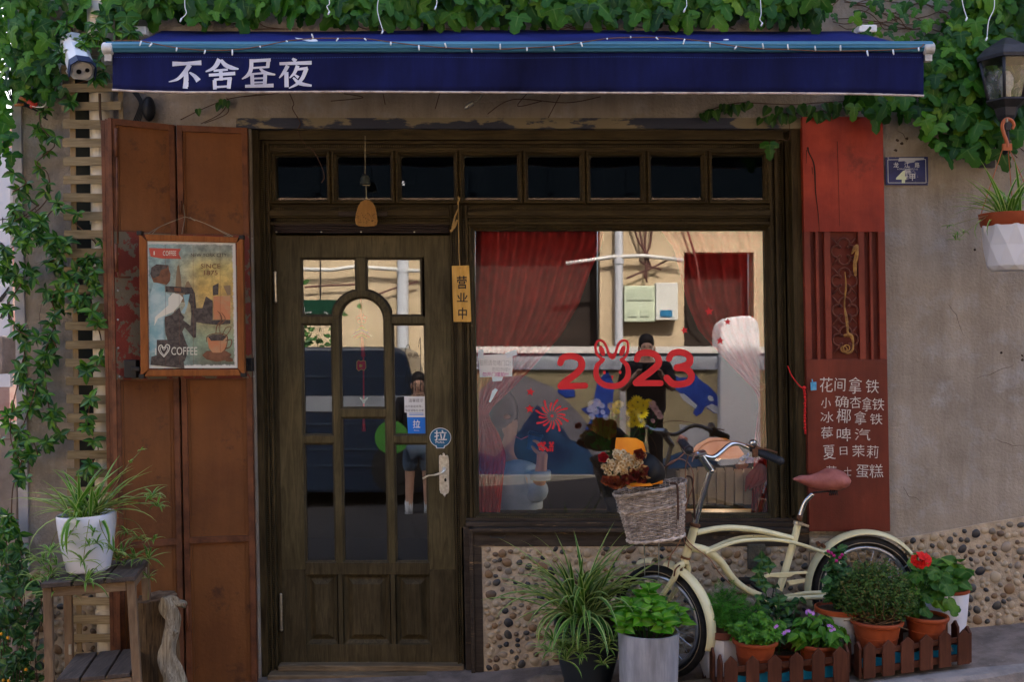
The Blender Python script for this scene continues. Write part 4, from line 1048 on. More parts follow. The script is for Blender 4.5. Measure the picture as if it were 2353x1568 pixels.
for k in range(70):
    x = ri.uniform(240, 2350) if k % 2 else ri.uniform(1880, 2353); y = ri.uniform(-10, 62) if x < 2120 else ri.uniform(0, 320)
    pts = [(x, y)]
    a = ri.uniform(-0.5, 0.5)
    for j in range(6): a += ri.uniform(-.5, .5); pts.append((pts[-1][0] + 26 * math.cos(a), pts[-1][1] + 26 * math.sin(a)))
    m.tube(spline([P(p[0], min(p[1], 66) if p[0] < 2125 else p[1], -0.012) for p in pts], 3), 0.0022, 4)
m.build("stems", mat("ivy_stem", (0.11, 0.06, 0.035), rough=0.9), IV, smooth=True)
# trailing small vine under the awning (right) and bare runners (left)
TV = thing("trailing_creeper", "thin creeper with small dark leaves trailing on the wall under the awning right end", "creeper", P(1760, 245, -0.02))
small_leaf = mat_leaf("creeper_leaf", [(0, (0.015, 0.06, 0.012)), (0.7, (0.03, 0.10, 0.015)), (1, (0.06, 0.15, 0.02))], trans=0.2)
sm_h = heart(small_leaf)
m = MB(); run = spline([(1615, 262, 0), (1650, 246, 0), (1700, 236, 0), (1760, 238, 0), (1830, 240, 0), (1880, 236, 0), (1960, 232, 0)], 8)
m.tube([P(p.x, p.y, -0.03) for p in run], 0.0022, 5); run2 = spline([(1740, 275, 0), (1800, 262, 0), (1880, 256, 0), (1960, 246, 0)], 8); m.tube([P(p.x, p.y, -0.02) for p in run2], 0.0022, 5)
m.tube(spline([P(1812, 262, -0.03), P(1814, 318, -0.03), P(1790, 320, -0.05), P(1770, 332, -0.07)], 6), 0.0018, 5)
m.build("stem", MATS.get("ivy_stem") or mat("ivy_stem2", (0.11, 0.06, 0.035)), TV, smooth=True)
pl = []
for i in range(62):
    p = run[ri.randrange(len(run))] if i < 44 else run2[ri.randrange(len(run2))]
    if i < 44 and p.x > 1700 and ri.random() < .3: continue
    pl.append((leaf_M(P(p.x + ri.uniform(-5, 5), p.y + ri.uniform(-3, 8), -ri.uniform(0.03, 0.05)), (ri.uniform(-.7, .7), -.2, -1), (ri.uniform(-.3, .3), -1, .3), ri.uniform(18, 26) / S), 1))
scatter(TV, [sm_h], pl)
inst(ivy_protos[1], "leaf", TV, leaf_M(P(1769, 333, -0.08), (0.05, -0.1, -1), (0.1, -1, 0.2), 30 / S))
def runner(pts, r=0.0022, Y=-0.02):
    return spline([P(x, y, Y) for x, y in pts], 5)
BR = MB()
for pts in ([(415, 275), (470, 248), (530, 226), (590, 218)], [(470, 283), (520, 262), (525, 240)], [(520, 224), (524, 235), (505, 262), (462, 284)], [(665, 214), (675, 238), (672, 250), (690, 282), (684, 300), (700, 330), (722, 350), (740, 385), (745, 408), (738, 420)],
            [(880, 214), (885, 240)], [(1010, 215), (1000, 250)], [(790, 215), (835, 224), (760, 232)], [(1260, 270), (1285, 222), (1288, 216)], [(1210, 216), (1190, 244), (1245, 232)], [(1120, 262), (1180, 228), (1300, 236), (1380, 222)], [(560, 222), (640, 214)]):
    BR.tube(runner(pts), 0.0021, 5)
tag(BR.build("bare_runner", mat("bare_stem", (0.085, 0.045, 0.03), rough=0.9), smooth=True), "bare brown creeper stems crossing the dark plaster above the door", "creeper")
SP = thing("sprig", "little green sprig and a dried leaf on the bare stems above the left shutter", "sprig", P(500, 235, -0.02))
for (x, y, s) in ((505, 238, 20), (521, 232, 18), (455, 250, 18), (512, 228, 22)): inst(sm_h, "leaf", SP, leaf_M(P(x, y, -0.03), (random.uniform(-.6, .6), -.2, -1), (0, -1, .3), s / S))
# --- left climbing vine with narrow glossy leaves
VN = thing("climbing_vine", "climbing vine with narrow glossy leaves growing up the wall left of the trellis", "vine", P(70, 1500, -0.05))
masses = [  # polyline of stem, spread, whorls
 ([(20, 480), (60, 500), (110, 455), (110, 400), (85, 375), (110, 350), (125, 330), (95, 290), (90, 260)], 16, 14),
 ([(0, 590), (40, 560), (90, 520), (130, 480), (180, 520), (220, 560), (235, 600)], 28, 26),
 ([(0, 520), (50, 500), (90, 470)], 30, 14), ([(160, 580), (120, 545), (60, 540)], 26, 12),
 ([(130, 580), (140, 640), (120, 690), (130, 730), (110, 790), (95, 830), (80, 900), (60, 960), (40, 1010)], 20, 26),
 ([(60, 610), (50, 650), (20, 700), (35, 750), (60, 770), (100, 780)], 20, 16), ([(100, 760), (130, 800), (105, 850), (115, 950), (140, 1000), (110, 1020)], 18, 20),
 ([(60, 780), (50, 850), (30, 930), (25, 1010), (50, 1060), (85, 1050), (75, 1010)], 20, 20), ([(50, 1060), (30, 1120), (25, 1200), (15, 1250), (40, 1290)], 22, 20),
 ([(210, 590), (212, 640), (205, 690), (195, 600)], 16, 14), ([(180, 600), (165, 640), (185, 700)], 14, 10), ([(235, 700), (215, 720), (232, 780), (225, 830), (200, 850), (215, 900)], 11, 12),
 ([(222, 900), (205, 940), (200, 990)], 11, 6), ([(215, 1000), (225, 1040), (195, 1090), (210, 1075)], 11, 7),
 ([(260, 60), (240, 90), (215, 75), (190, 100), (160, 60)], 20, 15), ([(215, 50), (245, 30), (290, 60), (300, 95)], 16, 10), ([(130, 60), (160, 90), (140, 130), (125, 150)], 12, 7), ([(245, 95), (230, 135), (240, 175), (200, 185), (165, 200), (160, 235)], 12, 10),
 ([(0, 640), (15, 620), (50, 640)], 18, 8), ([(30, 440), (60, 420), (40, 400)], 10, 4)]
pl = []; vst = MB(); rv = random.Random(77)
for pts, spread, n in masses:
    pth = spline([(a, b, 0) for a, b in pts], 6); vst.tube([P(p.x, p.y, -0.10 - 0.03 * math.sin(p.y * .05)) for p in pth], 0.0028, 5)
    front = -0.15 if max(p[0] for p in pts) > 150 else -0.05
    for k in range(int(n * (.62 if max(q_[0] for q_ in pts) > 195 else .85))):
        p = pth[rv.randrange(len(pth))]; cx = p.x + rv.gauss(0, spread * .5); cy = p.y + rv.gauss(0, spread * .45); Y = front - rv.uniform(0.0, 0.10)
        c = P(cx, cy, Y); vst.tube([P(p.x, p.y, -0.1), c], 0.0016, 4)
        q = rv.randint(4, 7); a0 = rv.uniform(0, 6)
        for j in range(q):
            a = a0 + 2 * math.pi * j / q + rv.uniform(-.3, .3); d = Vector((math.cos(a), -0.35 + rv.uniform(-.3, .3), math.sin(a) * 0.8 - 0.35))
            s = rv.uniform(17, 30) / S
            pl.append((leaf_M(c, d, (rv.uniform(-.3, .3), -1, 0.7), s, rv.uniform(-.5, .5)), s))
vst.build("stem", mat("vine_stem", (0.09, 0.05, 0.03), rough=0.85), VN, smooth=True)
scatter(VN, vine_protos, pl)
VB = thing("ground_creeper", "dark leafy creeper with tiny orange blooms at the bottom left corner", "creeper", P(40, 1560, -0.1))
pl = []; ob = MB(); vst = MB()
for k in range(95):
    x = rv.uniform(-15, 105); y = rv.uniform(1255, 1600)
    if x > 60 and y < 1340: continue
    Y = -rv.uniform(0.05, 0.3); c = P(x, y, Y); vst.tube([c, P(x - rv.uniform(-10, 10), y + 60, Y + .05)], 0.002, 4)
    for j in range(6):
        a = rv.uniform(0, 6.28); d = Vector((math.cos(a), -0.5, math.sin(a) * .8)); s = rv.uniform(18, 30) / S
        pl.append((leaf_M(c + d * 0.01, d, (rv.uniform(-.4, .4), -1, .8), s * .85, rv.uniform(-.5, .5)), s))
for (x, y) in ((3, 1458), (18, 1467), (104, 1520), (8, 1565), (60, 1540), (20, 1566)):
    ob.ell(P(x, y, -0.30), 0.006, 8, 5)
    for j in range(5): ob.ell(P(x + 2.4 * math.cos(j * 1.26), y + 2.4 * math.sin(j * 1.26), -0.295), (0.004, 0.003, 0.004), 6, 4)
dk = mat_leaf("dark_leaf", [(0, (0.012, 0.05, 0.014)), (0.6, (0.022, 0.085, 0.02)), (1, (0.05, 0.14, 0.03))], rough=0.35, trans=0.15)
dov = [leaf_from_outline([(0, 0), (0.16, 0.1), (0.30, 0.32), (0.32, 0.52), (0.22, 0.78), (0.08, 0.95), (0, 1.0)], 0, 0.25, dk, tip_drop=t) for t in (0.1, 0.35)]
scatter(VB, dov, pl); vst.build("stem", MATS["vine_stem"], VB); ob.build("bloom", mat("orange_bloom", (0.65, 0.30, 0.02), rough=0.7), VB, smooth=True)
# ================================================================ neighbour at the left edge
m = MB(); m.box((P(2, 620, 0.9).x - 0.25, 0.9, P(0, 615, 0.9).z), (0.62, 0.03, 1.35))
NS = m.build("neighbour_sign", mat("sign_white", (0.62, 0.64, 0.72), rough=0.6)); tag(NS, "white board with black brush strokes on the neighbouring wall at the left edge", "sign")
m = MB()
def nsp(px, py, off=0): return P(px, py, 0.88 - off)
for pts, w in (([(2, 560), (20, 590), (14, 640)], (6, 14, 5)), ([(28, 590), (18, 610), (30, 640)], (6, 10, 4)), ([(0, 690), (12, 675), (20, 660)], (10, 8, 3)), ([(2, 730), (16, 712), (30, 728)], (5, 9, 4)), ([(18, 690), (22, 740)], (5, 6)), ([(6, 500), (6, 520)], (2, 2)), ([(0, 505), (16, 503)], (2, 2))): ribbon(m, pts, w, nsp)
m.build("brush_stroke", ink, NS)
m = MB(); m.box((P(-20, 815, 0.3).x - 0.1, 0.3, P(0, 815, 0.3).z), (0.46, 0.3, 0.19)); tag(m.build("coping_stone", mat("pinkish_stone", (0.40, 0.33, 0.30), (0.30, 0.25, 0.22), 12, 0.9, bump=0.6), bevel=0.015), "pinkish rough coping block at the left edge below the white board", "coping stone")
m = MB(); m.box((P(-30, 1200, 0.4).x - 0.3, 0.45, 0.57), (1.0, 0.3, 1.2)); tag(m.build("garden_wall", mat("garden_plaster", (0.26, 0.22, 0.19), (0.18, 0.15, 0.13), 6, 0.95, bump=0.5)), "low plastered garden wall at the left edge behind the vine", "wall")
m = MB(); m.box((P(-10, 400, 2.5).x - 1.2, 2.6, 1.6), (2.6, 0.2, 3.2)); tag(m.build("neighbour_house", mat("neighbour_red", (0.20, 0.05, 0.04), (0.3, 0.2, 0.18), 3, 0.8)), "dark red and plaster side wall of the next house glimpsed at the left edge", "house")
# ================================================================ poster
random.seed(33)
PO = thing("framed_poster", "wood-framed vintage coffee poster hung on the folding shutter", "poster", P(440, 700, -0.27))
def poY(x): return plin([(318, -0.335), (560, -0.19)], x)
def pop(px, py, off=0): return P(px, py, poY(px) - 0.008 - off)
def po_q(mb, a, b, c, d, th, mi=0, off=0.0):
    q = [a, b, c, d]; f = [P(x, y, poY(x) - off) for x, y in q]; mb.hexa(f + [p + Vector((0, th, 0)) for p in f], mi)
fm = mat_wood("poster_frame", (0.20, 0.062, 0.018), (0.34, 0.115, 0.03), 'z', 5, 0.4, 0.15)
m = MB()
TL, TRr, BRr, BL_ = (319, 536), (558, 544), (562, 864), (323, 866)
w = 18
iTL, iTR, iBR, iBL = (TL[0] + w, TL[1] + w - 1), (TRr[0] - w + 3, TRr[1] + w - 4), (BRr[0] - w + 3, BRr[1] - w + 3), (BL_[0] + w, BL_[1] - w + 2)
po_q(m, BL_, iBL, iTL, TL, 0.03, off=0.016); po_q(m, iBR, BRr, TRr, iTR, 0.03, off=0.016)
po_q(m, (TL[0] + 13, TL[1] + 2), (TRr[0] - 10, TRr[1] + 1), iTR, iTL, 0.028, off=0.0145); po_q(m, iBL, iBR, (BRr[0] - 8, BRr[1]), (BL_[0] + 8, BL_[1]), 0.028, off=0.0145)
m.build("frame", fm, PO, bevel=0.003)
pbg, nt, bs = new_mat("poster_print")
tc = nt.nodes.new("ShaderNodeTexCoord"); sx = nt.nodes.new("ShaderNodeSeparateXYZ"); nt.links.new(tc.outputs["UV"], sx.inputs[0])
r1 = ramp(nt, [(0.0, (0.10, 0.10, 0.08)), (0.22, (0.26, 0.36, 0.24)), (0.45, (0.50, 0.36, 0.14)), (0.62, (0.58, 0.38, 0.10)), (0.80, (0.55, 0.45, 0.16)), (0.93, (0.28, 0.33, 0.28)), (1.0, (0.30, 0.30, 0.27))]); nt.links.new(sx.outputs[1], r1.inputs[0])
r2 = ramp(nt, [(0.0, (0, 0, 0)), (0.25, (0.1, 0.1, 0.1)), (0.6, (1, 1, 1))]); nt.links.new(sx.outputs[0], r2.inputs[0])
c = mixc(nt, r2.outputs[0], (0.27, 0.42, 0.44), r1.outputs[0])
n1 = noise(nt, coords(nt), 22, detail=8, rough=.7); rr1 = ramp(nt, [(0.35, (0.5, 0.5, 0.48)), (0.65, (1.25, 1.2, 1.1))]); nt.links.new(n1, rr1.inputs[0]); c = mixc(nt, 1.0, c, rr1.outputs[0], 'MULTIPLY')
def edge(o):  # distance to the border
    a = math_n(nt, 'MINIMUM', o, math_n(nt, 'SUBTRACT', 1.0, o)); return a
ed = math_n(nt, 'MINIMUM', edge(sx.outputs[0]), math_n(nt, 'MULTIPLY', edge(sx.outputs[1]), 1.45))
ed2 = math_n(nt, 'ADD', ed, math_n(nt, 'MULTIPLY', math_n(nt, 'SUBTRACT', noise(nt, coords(nt), 60, detail=8, rough=.8), 0.5), 0.07))
re = ramp(nt, [(0.028, (0, 0, 0)), (0.04, (1, 1, 1))]); nt.links.new(ed2, re.inputs[0]); c = mixc(nt, re.outputs[0], (0.62, 0.60, 0.55), c)
nt.links.new(c, bs.inputs["Base Color"]); bs.inputs["Roughness"].default_value = 0.35
m = MB(); q = [(336, 847), (546, 846), (541, 556), (334, 554)]
m.add([P(x, y, poY(x) - 0.006) for x, y in q], [(0, 1, 2, 3)]); pr = m.build("print", pbg, PO)
uv = pr.data.uv_layers.new(name="UVMap")
for li, co in zip(range(4), ((0, 0), (1, 0), (1, 1), (0, 1))): uv.data[li].uv = co
def cq(x, y): return (x / 2.947 + 0.0, 531.9 + y / 2.947)
pk_ = mat("print_dark", (0.045, 0.035, 0.032), (0.10, 0.08, 0.07), 60, 0.4, col3=(0.4, 0.38, 0.33), s3=120, lo3=0.70, hi3=0.72)
pt_ = mat("print_teal", (0.20, 0.36, 0.38), (0.42, 0.52, 0.50), 12, 0.4); pr_ = mat("print_red", (0.52, 0.09, 0.06), rough=0.4); pw_ = mat("print_pale", (0.66, 0.63, 0.52), rough=0.4); pb_ = mat("print_brown", (0.20, 0.085, 0.045), (0.13, 0.055, 0.03), 40, 0.4); pk2 = mat("print_haze", (0.24, 0.16, 0.09), rough=0.4); po_ = mat("print_orange", (0.52, 0.20, 0.09), (0.45, 0.28, 0.15), 14, 0.4)
PM = [pk_, pt_, pr_, pw_, pb_, pk2, po_]
m = MB(); lay = [0]
def shape(pts, mi):
    lay[0] += 1; m.poly([pop(*cq(x, y), off=0.00012 * lay[0]) for x, y in pts], mi)
shape([(1008, 112), (1225, 118), (1208, 150), (1228, 186), (1100, 184), (1020, 170)], 2)
shape([(1180, 560), (1190, 330), (1200, 240), (1207, 225), (1215, 240), (1226, 320), (1230, 380), (1250, 385), (1262, 345), (1275, 335), (1300, 380), (1300, 480), (1180, 480)], 5)
shape([(1120, 370), (1300, 380), (1320, 420), (1330, 520), (1370, 520), (1395, 440), (1440, 470), (1440, 600), (1560, 600), (1560, 625), (1480, 635), (1380, 625), (1300, 610), (1290, 500), (1250, 420), (1120, 410)], 0)
shape([(1440, 370), (1480, 350), (1478, 430), (1442, 434)], 0); shape([(1512, 370), (1560, 365), (1562, 432), (1540, 432)], 5)
shape([(1445, 440), (1560, 436), (1560, 598), (1446, 598)], 6)
shape([(1180, 380), (1225, 385), (1225, 410), (1180, 405)], 4)
shape([(1040, 350), (1010, 450), (1015, 820), (1060, 820), (1060, 735), (1110, 735), (1110, 600), (1160, 520), (1150, 430), (1115, 410), (1115, 370), (1060, 345)], 1)
shape([(1018, 290), (1025, 245), (1060, 222), (1140, 228), (1145, 262), (1155, 290), (1150, 335), (1130, 362), (1085, 352), (1040, 345)], 4)
shape([(1018, 290), (1025, 245), (1060, 222), (1140, 228), (1128, 250), (1090, 262), (1078, 300), (1040, 318)], 0)
shape([(1140, 500), (1140, 450), (1170, 420), (1215, 425), (1240, 450), (1215, 500), (1175, 545), (1140, 560), (1070, 590), (1045, 640), (1050, 580), (1095, 540)], 3)
shape([(1190, 540), (1215, 515), (1230, 560), (1250, 580), (1240, 600), (1290, 640), (1300, 500), (1270, 450), (1290, 440), (1320, 500), (1330, 560), (1328, 720), (1310, 722), (1250, 650), (1235, 680), (1255, 740), (1280, 800), (1250, 880), (1150, 880), (1150, 790), (1120, 690), (1115, 580), (1160, 565)], 0)
shape([(1062, 735), (1150, 735), (1160, 800), (1240, 850), (1250, 930), (1020, 905), (1025, 850), (1062, 840)], 0)
shape([(1240, 430), (1285, 425), (1270, 500), (1250, 560), (1225, 550), (1255, 500)], 1)
# cup
shape([(1368, 840), (1400, 810), (1530, 810), (1570, 835), (1540, 870), (1470, 884), (1400, 868)], 4)
shape([(1402, 720), (1540, 715), (1530, 790), (1500, 822), (1440, 822), (1415, 790)], 6)
shape([(1410, 715), (1440, 700), (1500, 698), (1535, 712), (1510, 740), (1430, 742)], 0)
shape([(1525, 880), (1545, 850), (1575, 862), (1578, 880), (1550, 884)], 4)
fnp = lambda a, b, off=0: pop(*cq(a, b), off=0.003 + off)
ribbon(m, [(1400, 750), (1402, 715), (1440, 695), (1500, 693), (1540, 715), (1530, 790), (1500, 825)], (5, 7), fnp, 4); ribbon(m, [(1530, 740), (1568, 735), (1560, 780), (1525, 795)], (7, 7), fnp, 4); ribbon(m, [(1505, 705), (1530, 655), (1565, 648), (1545, 690), (1525, 710)], (5, 5), fnp, 4)
ribbon(m, [(1462, 690), (1470, 640), (1500, 600), (1492, 560), (1472, 540)], (5, 9, 3), fnp, 4); ribbon(m, [(1490, 688), (1485, 640), (1525, 595), (1500, 550)], (4, 7, 3), fnp, 4)
for mi, args in ((3, ("COFFEE", (1103, 132, 1193, 164))), (3, ("I", (1040, 134, 1048, 160))), (0, ("NEW YORK CITY", (1293, 148, 1535, 172))), (4, ("SINCE", (1360, 220, 1492, 250))), (4, ("1875", (1382, 264, 1474, 296))), (3, ("I", (1050, 792, 1058, 836))), (3, ("COFFEE", (1160, 784, 1336, 838)))):
    s, (x0, y0, x1, y1) = args; a = cq(x0, y0); b = cq(x1, y1); text_into(m, s, (a[0], a[1], b[0], b[1]), lambda px, py, off=0: pop(px, py, 0.0035), mi, bold=0.004)
ribbon(m, [(1110, 850), (1080, 815), (1075, 785), (1092, 770), (1110, 792), (1128, 768), (1148, 778), (1140, 812), (1110, 850)], (7, 7), fnp, 3); ribbon(m, [(1110, 840), (1090, 812), (1086, 790), (1096, 785), (1110, 806), (1126, 784), (1136, 790), (1130, 812), (1112, 838)], (4, 4), fnp, 3)
for x in (1120, 1212, 1308, 1490): ribbon(m, [(x, 90), (x + 3, 900)], (1.5, 1.5), fnp, 4)
m.build("artwork", PM, pr)
m = MB()
for (x, y) in ((322, 536), (556, 546), (327, 865), (560, 862)): m.box(P(x, y, poY(x) - 0.004), (0.022, 0.03, 0.018))
m.build("corner_clip", black, PO, bevel=0.001)
m = MB(); kn = P(425, 498, -0.13)
for p in ((340, 537), (350, 537)): m.tube(spline([kn, P(370, 520, -0.22), P(p[0], p[1], poY(p[0]) - 0.01)], 4), 0.0014, 4)
for p in ((535, 543), (528, 543)): m.tube(spline([kn, P(470, 513, -0.20), P(p[0], p[1], poY(p[0]) - 0.01)], 4), 0.0014, 4)
m.tube([kn, P(421, 470, -0.11)], 0.0014, 4); m.tube([kn, P(418, 538, -0.24)], 0.0014, 4); m.tube([P(436, 500, -0.15), P(448, 507, -0.16)], 0.003, 5)
m.build("hanging_wire", mat("twine", (0.30, 0.25, 0.17), rough=0.9), PO)
MG = []
for i, (x, y, sx_, sy_) in enumerate(((303, 848, 0.056, 0.082), (573, 838, 0.036, 0.062))):
    m = MB(); c = shpt(x, y, -0.04); m.box(c, (sx_, 0.045, sy_)); m.box(c + Vector((0.03 if i == 0 else -0.02, -0.03, 0.0)), (0.04, 0.02, 0.018))
    tag(m.build("black_latch", black, bevel=0.003), "square black plastic latch on the shutter at the lower " + ("left" if i == 0 else "right") + " corner of the coffee poster", "latch", "latches holding the poster")
# ================================================================ door furnishing: chime, plaque, stickers, charm
CH = thing("wind_bell", "small iron wind bell with a hanging rounded wooden tag over the door", "wind bell", P(838, 300, 0.02))
m = MB(); m.tube([P(839, 312, 0.0), P(839, 400, 0.0)], 0.0015, 5); m.tube([P(841, 427, 0.0), P(842, 458, 0.0)], 0.0018, 5); m.tube([P(833, 426, 0.0), P(850, 426, 0.0)], 0.002, 5); m.ell(P(842, 456, 0), 0.006, 7, 5); m.build("cord", mat("pale_cord", (0.35, 0.30, 0.2), rough=0.9), CH)
m = MB(); m.lathe(P(839, 424, 0.0), [(0.026, 0.0), (0.024, 0.01), (0.022, 0.03), (0.014, 0.043), (0.0001, 0.048)], 18); m.tube(ring(839, 401, 3, 0, 0, 360, 10), 0.0015, 5); m.build("bell", mat("iron_green", (0.045, 0.055, 0.05), (0.025, 0.03, 0.028), 40, 0.6), CH, smooth='auto')
tagp = [(840, 459), (848, 460), (856, 465), (862, 475), (866, 492), (868, 508), (866, 516), (860, 520), (840, 521), (824, 520), (818, 516), (816, 506), (818, 490), (823, 474), (830, 463)]
m = MB(); m.uprism(tagp, -0.006, 0.002, 0, 0, fn=lambda a, b, Y, Yr: P(a, b, Y)); tg = m.build("wooden_tag", mat_wood("tag_wood", (0.27, 0.13, 0.035), (0.38, 0.20, 0.06), 'z', 4, 0.55, 0.15), CH, bevel=0.0015)
m = MB(); rt = random.Random(2)
for k in range(34):
    x = rt.uniform(820, 863); y = rt.uniform(488, 512); a = rt.uniform(0, 3.1); L = rt.uniform(1.5, 5); ribbon(m, [(x, y), (x + L * math.cos(a), y + L * .5 * math.sin(a))], (0.8, 1.6), lambda px, py, off=0, k=k: P(px, py, -0.0075 - 0.0001 * (k % 5)))
m.build("burnt_drawing", mat("burnt", (0.10, 0.05, 0.02), rough=0.8), tg)
m = MB(); m.box(P(834, 492, 0.022), (0.33 * 0.72, 0.014, 0.024)); tag(m.build("batten", mat("dark_batten", (0.03, 0.02, 0.016), rough=0.6), bevel=0.003), "short dark batten screwed on the header rail behind the wooden bell tag", "batten")
# open sign plaque
PQ = thing("open_plaque", "narrow bamboo plaque with three brushed characters hung between door and window", "plaque", P(1061, 610, 0.02))
def pq(px, py, off=0): return P(px, py, 0.0 - 0.0008 - off)
m = MB(); m.uprism([(1038, 611), (1078, 610), (1083, 740), (1042, 740)], 0.0, 0.010, fn=lambda a, b, Y, Yr: P(a, b, Y)); PB = m.build("board", mat_wood("bamboo", (0.58, 0.31, 0.06), (0.75, 0.44, 0.12), 'z', 6, 0.35, 0.1), PQ, bevel=0.0015)
m = MB()
for s, r in (("营", (1050, 634, 1073, 664)), ("业", (1050, 673, 1075, 694)), ("中", (1053, 707, 1073, 734))): text_into(m, s, r, pq, bold=0.012, jit=0.05)
m.build("plaque_lettering", ink, PB)
m = MB(); m.tube([P(1057, 616, -0.002), P(1055, 590, 0.03), P(1053, 470, 0.045)], 0.002, 5); m.ell(P(1057, 617, -0.001), (0.003, 0.002, 0.003), 6, 4)
m.build("ribbon_tie", mat("straw_tie", (0.42, 0.27, 0.10), rough=0.7), PQ)
m = MB()
for pts in ([(1053, 480), (1045, 500), (1040, 525), (1046, 520), (1052, 505)], [(1050, 505), (1038, 530), (1034, 528)], [(1052, 470), (1055, 455), (1052, 452)]): m.tube(spline([P(a, b, 0.035) for a, b in pts], 4), [0.003, 0.006, 0.002], 5)
tag(m.build("raffia_knot", MATS["straw_tie"], smooth=True), "little raffia knot tied to the post above the bamboo plaque", "raffia knot")
# stickers
Ys_ = 0.085
def on_door(px, py, off=0): return U(px - SH * (py - 784), py, Yd - 0.0006 - off, 0.09)
def on_pane(px, py, off=0): return U(px - SH * (py - 784), py, Yg - 0.0065 - off, 0.09)
def disc(mb, cx, cy, rx, ry, fn, mi=0, off=0, n=28): mb.poly([fn(cx + rx * math.cos(2 * math.pi * k / n), cy + ry * math.sin(2 * math.pi * k / n), off) for k in range(n)], mi)
blue = mat("sticker_blue", (0.02, 0.12, 0.24), rough=0.3); bright_blue = mat("sticker_bright_blue", (0.015, 0.16, 0.62), rough=0.3); stw = mat("sticker_white", (0.66, 0.67, 0.68), rough=0.4)
m = MB(); disc(m, 1012, 1006, 25, 22.5, on_door, 1); disc(m, 1012, 1006, 23.5, 21, on_door, 0, 0.0003)
m.poly([on_door(x, y, 0.0004) for x, y in ((1000, 1024), (1024, 1024), (1021, 1031), (1003, 1031))], 1); m.poly([on_door(x, y, 0.0006) for x, y in ((1002, 1022), (1022, 1022), (1019, 1029.5), (1005, 1029.5))], 0)
text_into(m, "拉", (998, 989, 1027, 1013), on_door, 1, bold=0.012, off=0.0008); text_into(m, "PULL", (1001, 1014, 1022, 1019), on_door, 1, off=0.0008, bold=0.01)
tag(m.build("shell_sticker", [blue, stw]), "round shell-shaped blue pull sticker on the door stile above the handle", "sticker")
m = MB(); m.poly([on_pane(x, y) for x, y in ((934, 948), (979, 948), (979, 1000), (937, 1000))], 0); m.poly([on_pane(x, y, 0.0003) for x, y in ((934, 947), (979, 947), (979, 960), (935, 960))], 1)
text_into(m, "拉", (948, 966, 965, 985), on_pane, 1, bold=0.012, off=0.0006); text_into(m, "PULL", (951, 989, 963, 992), on_pane, 1, off=0.0006)
for k in range(2): ribbon(m, [(940, 951 + k * 3.5), (972, 951 + k * 3.5)], (1.4, 1.4), lambda a, b, off=0: on_pane(a, b, 0.0006))
tag(m.build("pull_sticker", [bright_blue, stw]), "square bright blue pull sticker at the foot of the right middle pane", "sticker")
m = MB(); m.poly([on_pane(x, y, 0.0009) for x, y in ((928, 912), (976, 912), (977, 949), (929, 949))], 0); fz = lambda a, b, off=0: on_pane(a, b, 0.0013)
text_into(m, "温馨提示", (938, 917, 972, 925), fz, 1); text_into(m, "店内客座有限，", (930, 932, 970, 938), fz, 1); text_into(m, "落座请每位点单", (930, 941, 973, 947), fz, 1)
tag(m.build("notice_sticker", [stw, mat("ink_grey", (0.12, 0.12, 0.13), rough=0.7)]), "small white printed notice above the square blue sticker on the door glass", "notice")
m = MB(); blk = lambda a, b, off=0: on_pane(a, b, 0.0003)
def cp4(x, y): return (531.9 + x / 2.653, 413.7 + y / 2.653)
for pts in ([(1058, 1050), (1062, 1020), (1075, 1005), (1085, 1030)], [(1138, 1020), (1150, 975), (1150, 1290)], [(1055, 1080), (1070, 1090)], [(1068, 1092), (1086, 1088)], [(1115, 1090), (1128, 1086)], [(1132, 1075), (1150, 1070)], [(1098, 1075), (1103, 1085), (1108, 1076)], [(1075, 1110), (1078, 1130), (1068, 1165), (1060, 1200), (1056, 1250), (1068, 1290), (1060, 1308)], [(1066, 1180), (1080, 1250), (1098, 1300)], [(1032, 1312), (1180, 1312)], [(1118, 1160), (1118, 1290)], [(1072, 1115), (1080, 1112)], [(1060, 1308), (1095, 1308)]):
    ribbon(m, [cp4(a, b) for a, b in pts], (0.8, 0.8), blk)
for (x, y) in ((1085, 1068), (1121, 1067)):
    a = cp4(x, y); ribbon(m, [(a[0] + 4 * math.cos(k * .7), a[1] + 4 * math.sin(k * .7)) for k in range(10)], (0.9, .9), blk); disc(m, a[0], a[1], 1.4, 1.4, blk)
tag(m.build("cat_drawing", ink), "thin black line drawing of a standing cat on the right pane of the door", "sticker")
# red charm behind arched pane
CM = thing("hanging_charm", "red knotted charm with a rainbow fan and tassel hanging inside the arched door pane", "charm", P(832, 690, 0.14))
redc = mat("charm_red", (0.62, 0.03, 0.04), rough=0.7)
def ib(px, py, Y=0.135): return P(px, py, Y)
m = MB(); m.tube([ib(829, 686), ib(831, 745)], 0.0055, 6); m.tube([ib(832, 775), ib(835, 820)], [0.006, 0.012, 0.012], 6); m.tube([ib(835, 800), ib(836, 960)], 0.004, 6); m.tube([ib(836, 962), ib(836, 992)], [0.006, 0.011], 6)
for dx, dy in ((-7, 0), (7, 0), (0, -6), (-5, 7), (5, 7)): m.tube([ib(831 + dx + 4.5 * math.cos(k * .63), 731 + dy + 4.5 * math.sin(k * .63)) for k in range(11)], 0.002, 5)
m.build("knot_cord", redc, CM, smooth=True)
rb = [(0.6, 0.05, 0.04), (0.6, 0.35, 0.03), (0.08, 0.35, 0.08), (0.6, 0.5, 0.05), (0.07, 0.15, 0.5), (0.35, 0.08, 0.4), (0.55, 0.55, 0.5)]
m = MB()
for k in range(9):
    y = 749 + k * 3.1; w_ = plin([(0, 3), (4, 15), (6, 24), (8, 12)], k)
    m.tube([ib(831 - w_, y + w_ * .25, 0.128), ib(831, y - w_ * .3, 0.126), ib(831 + w_, y + w_ * .25, 0.128)], 0.003, 5, k % 7)
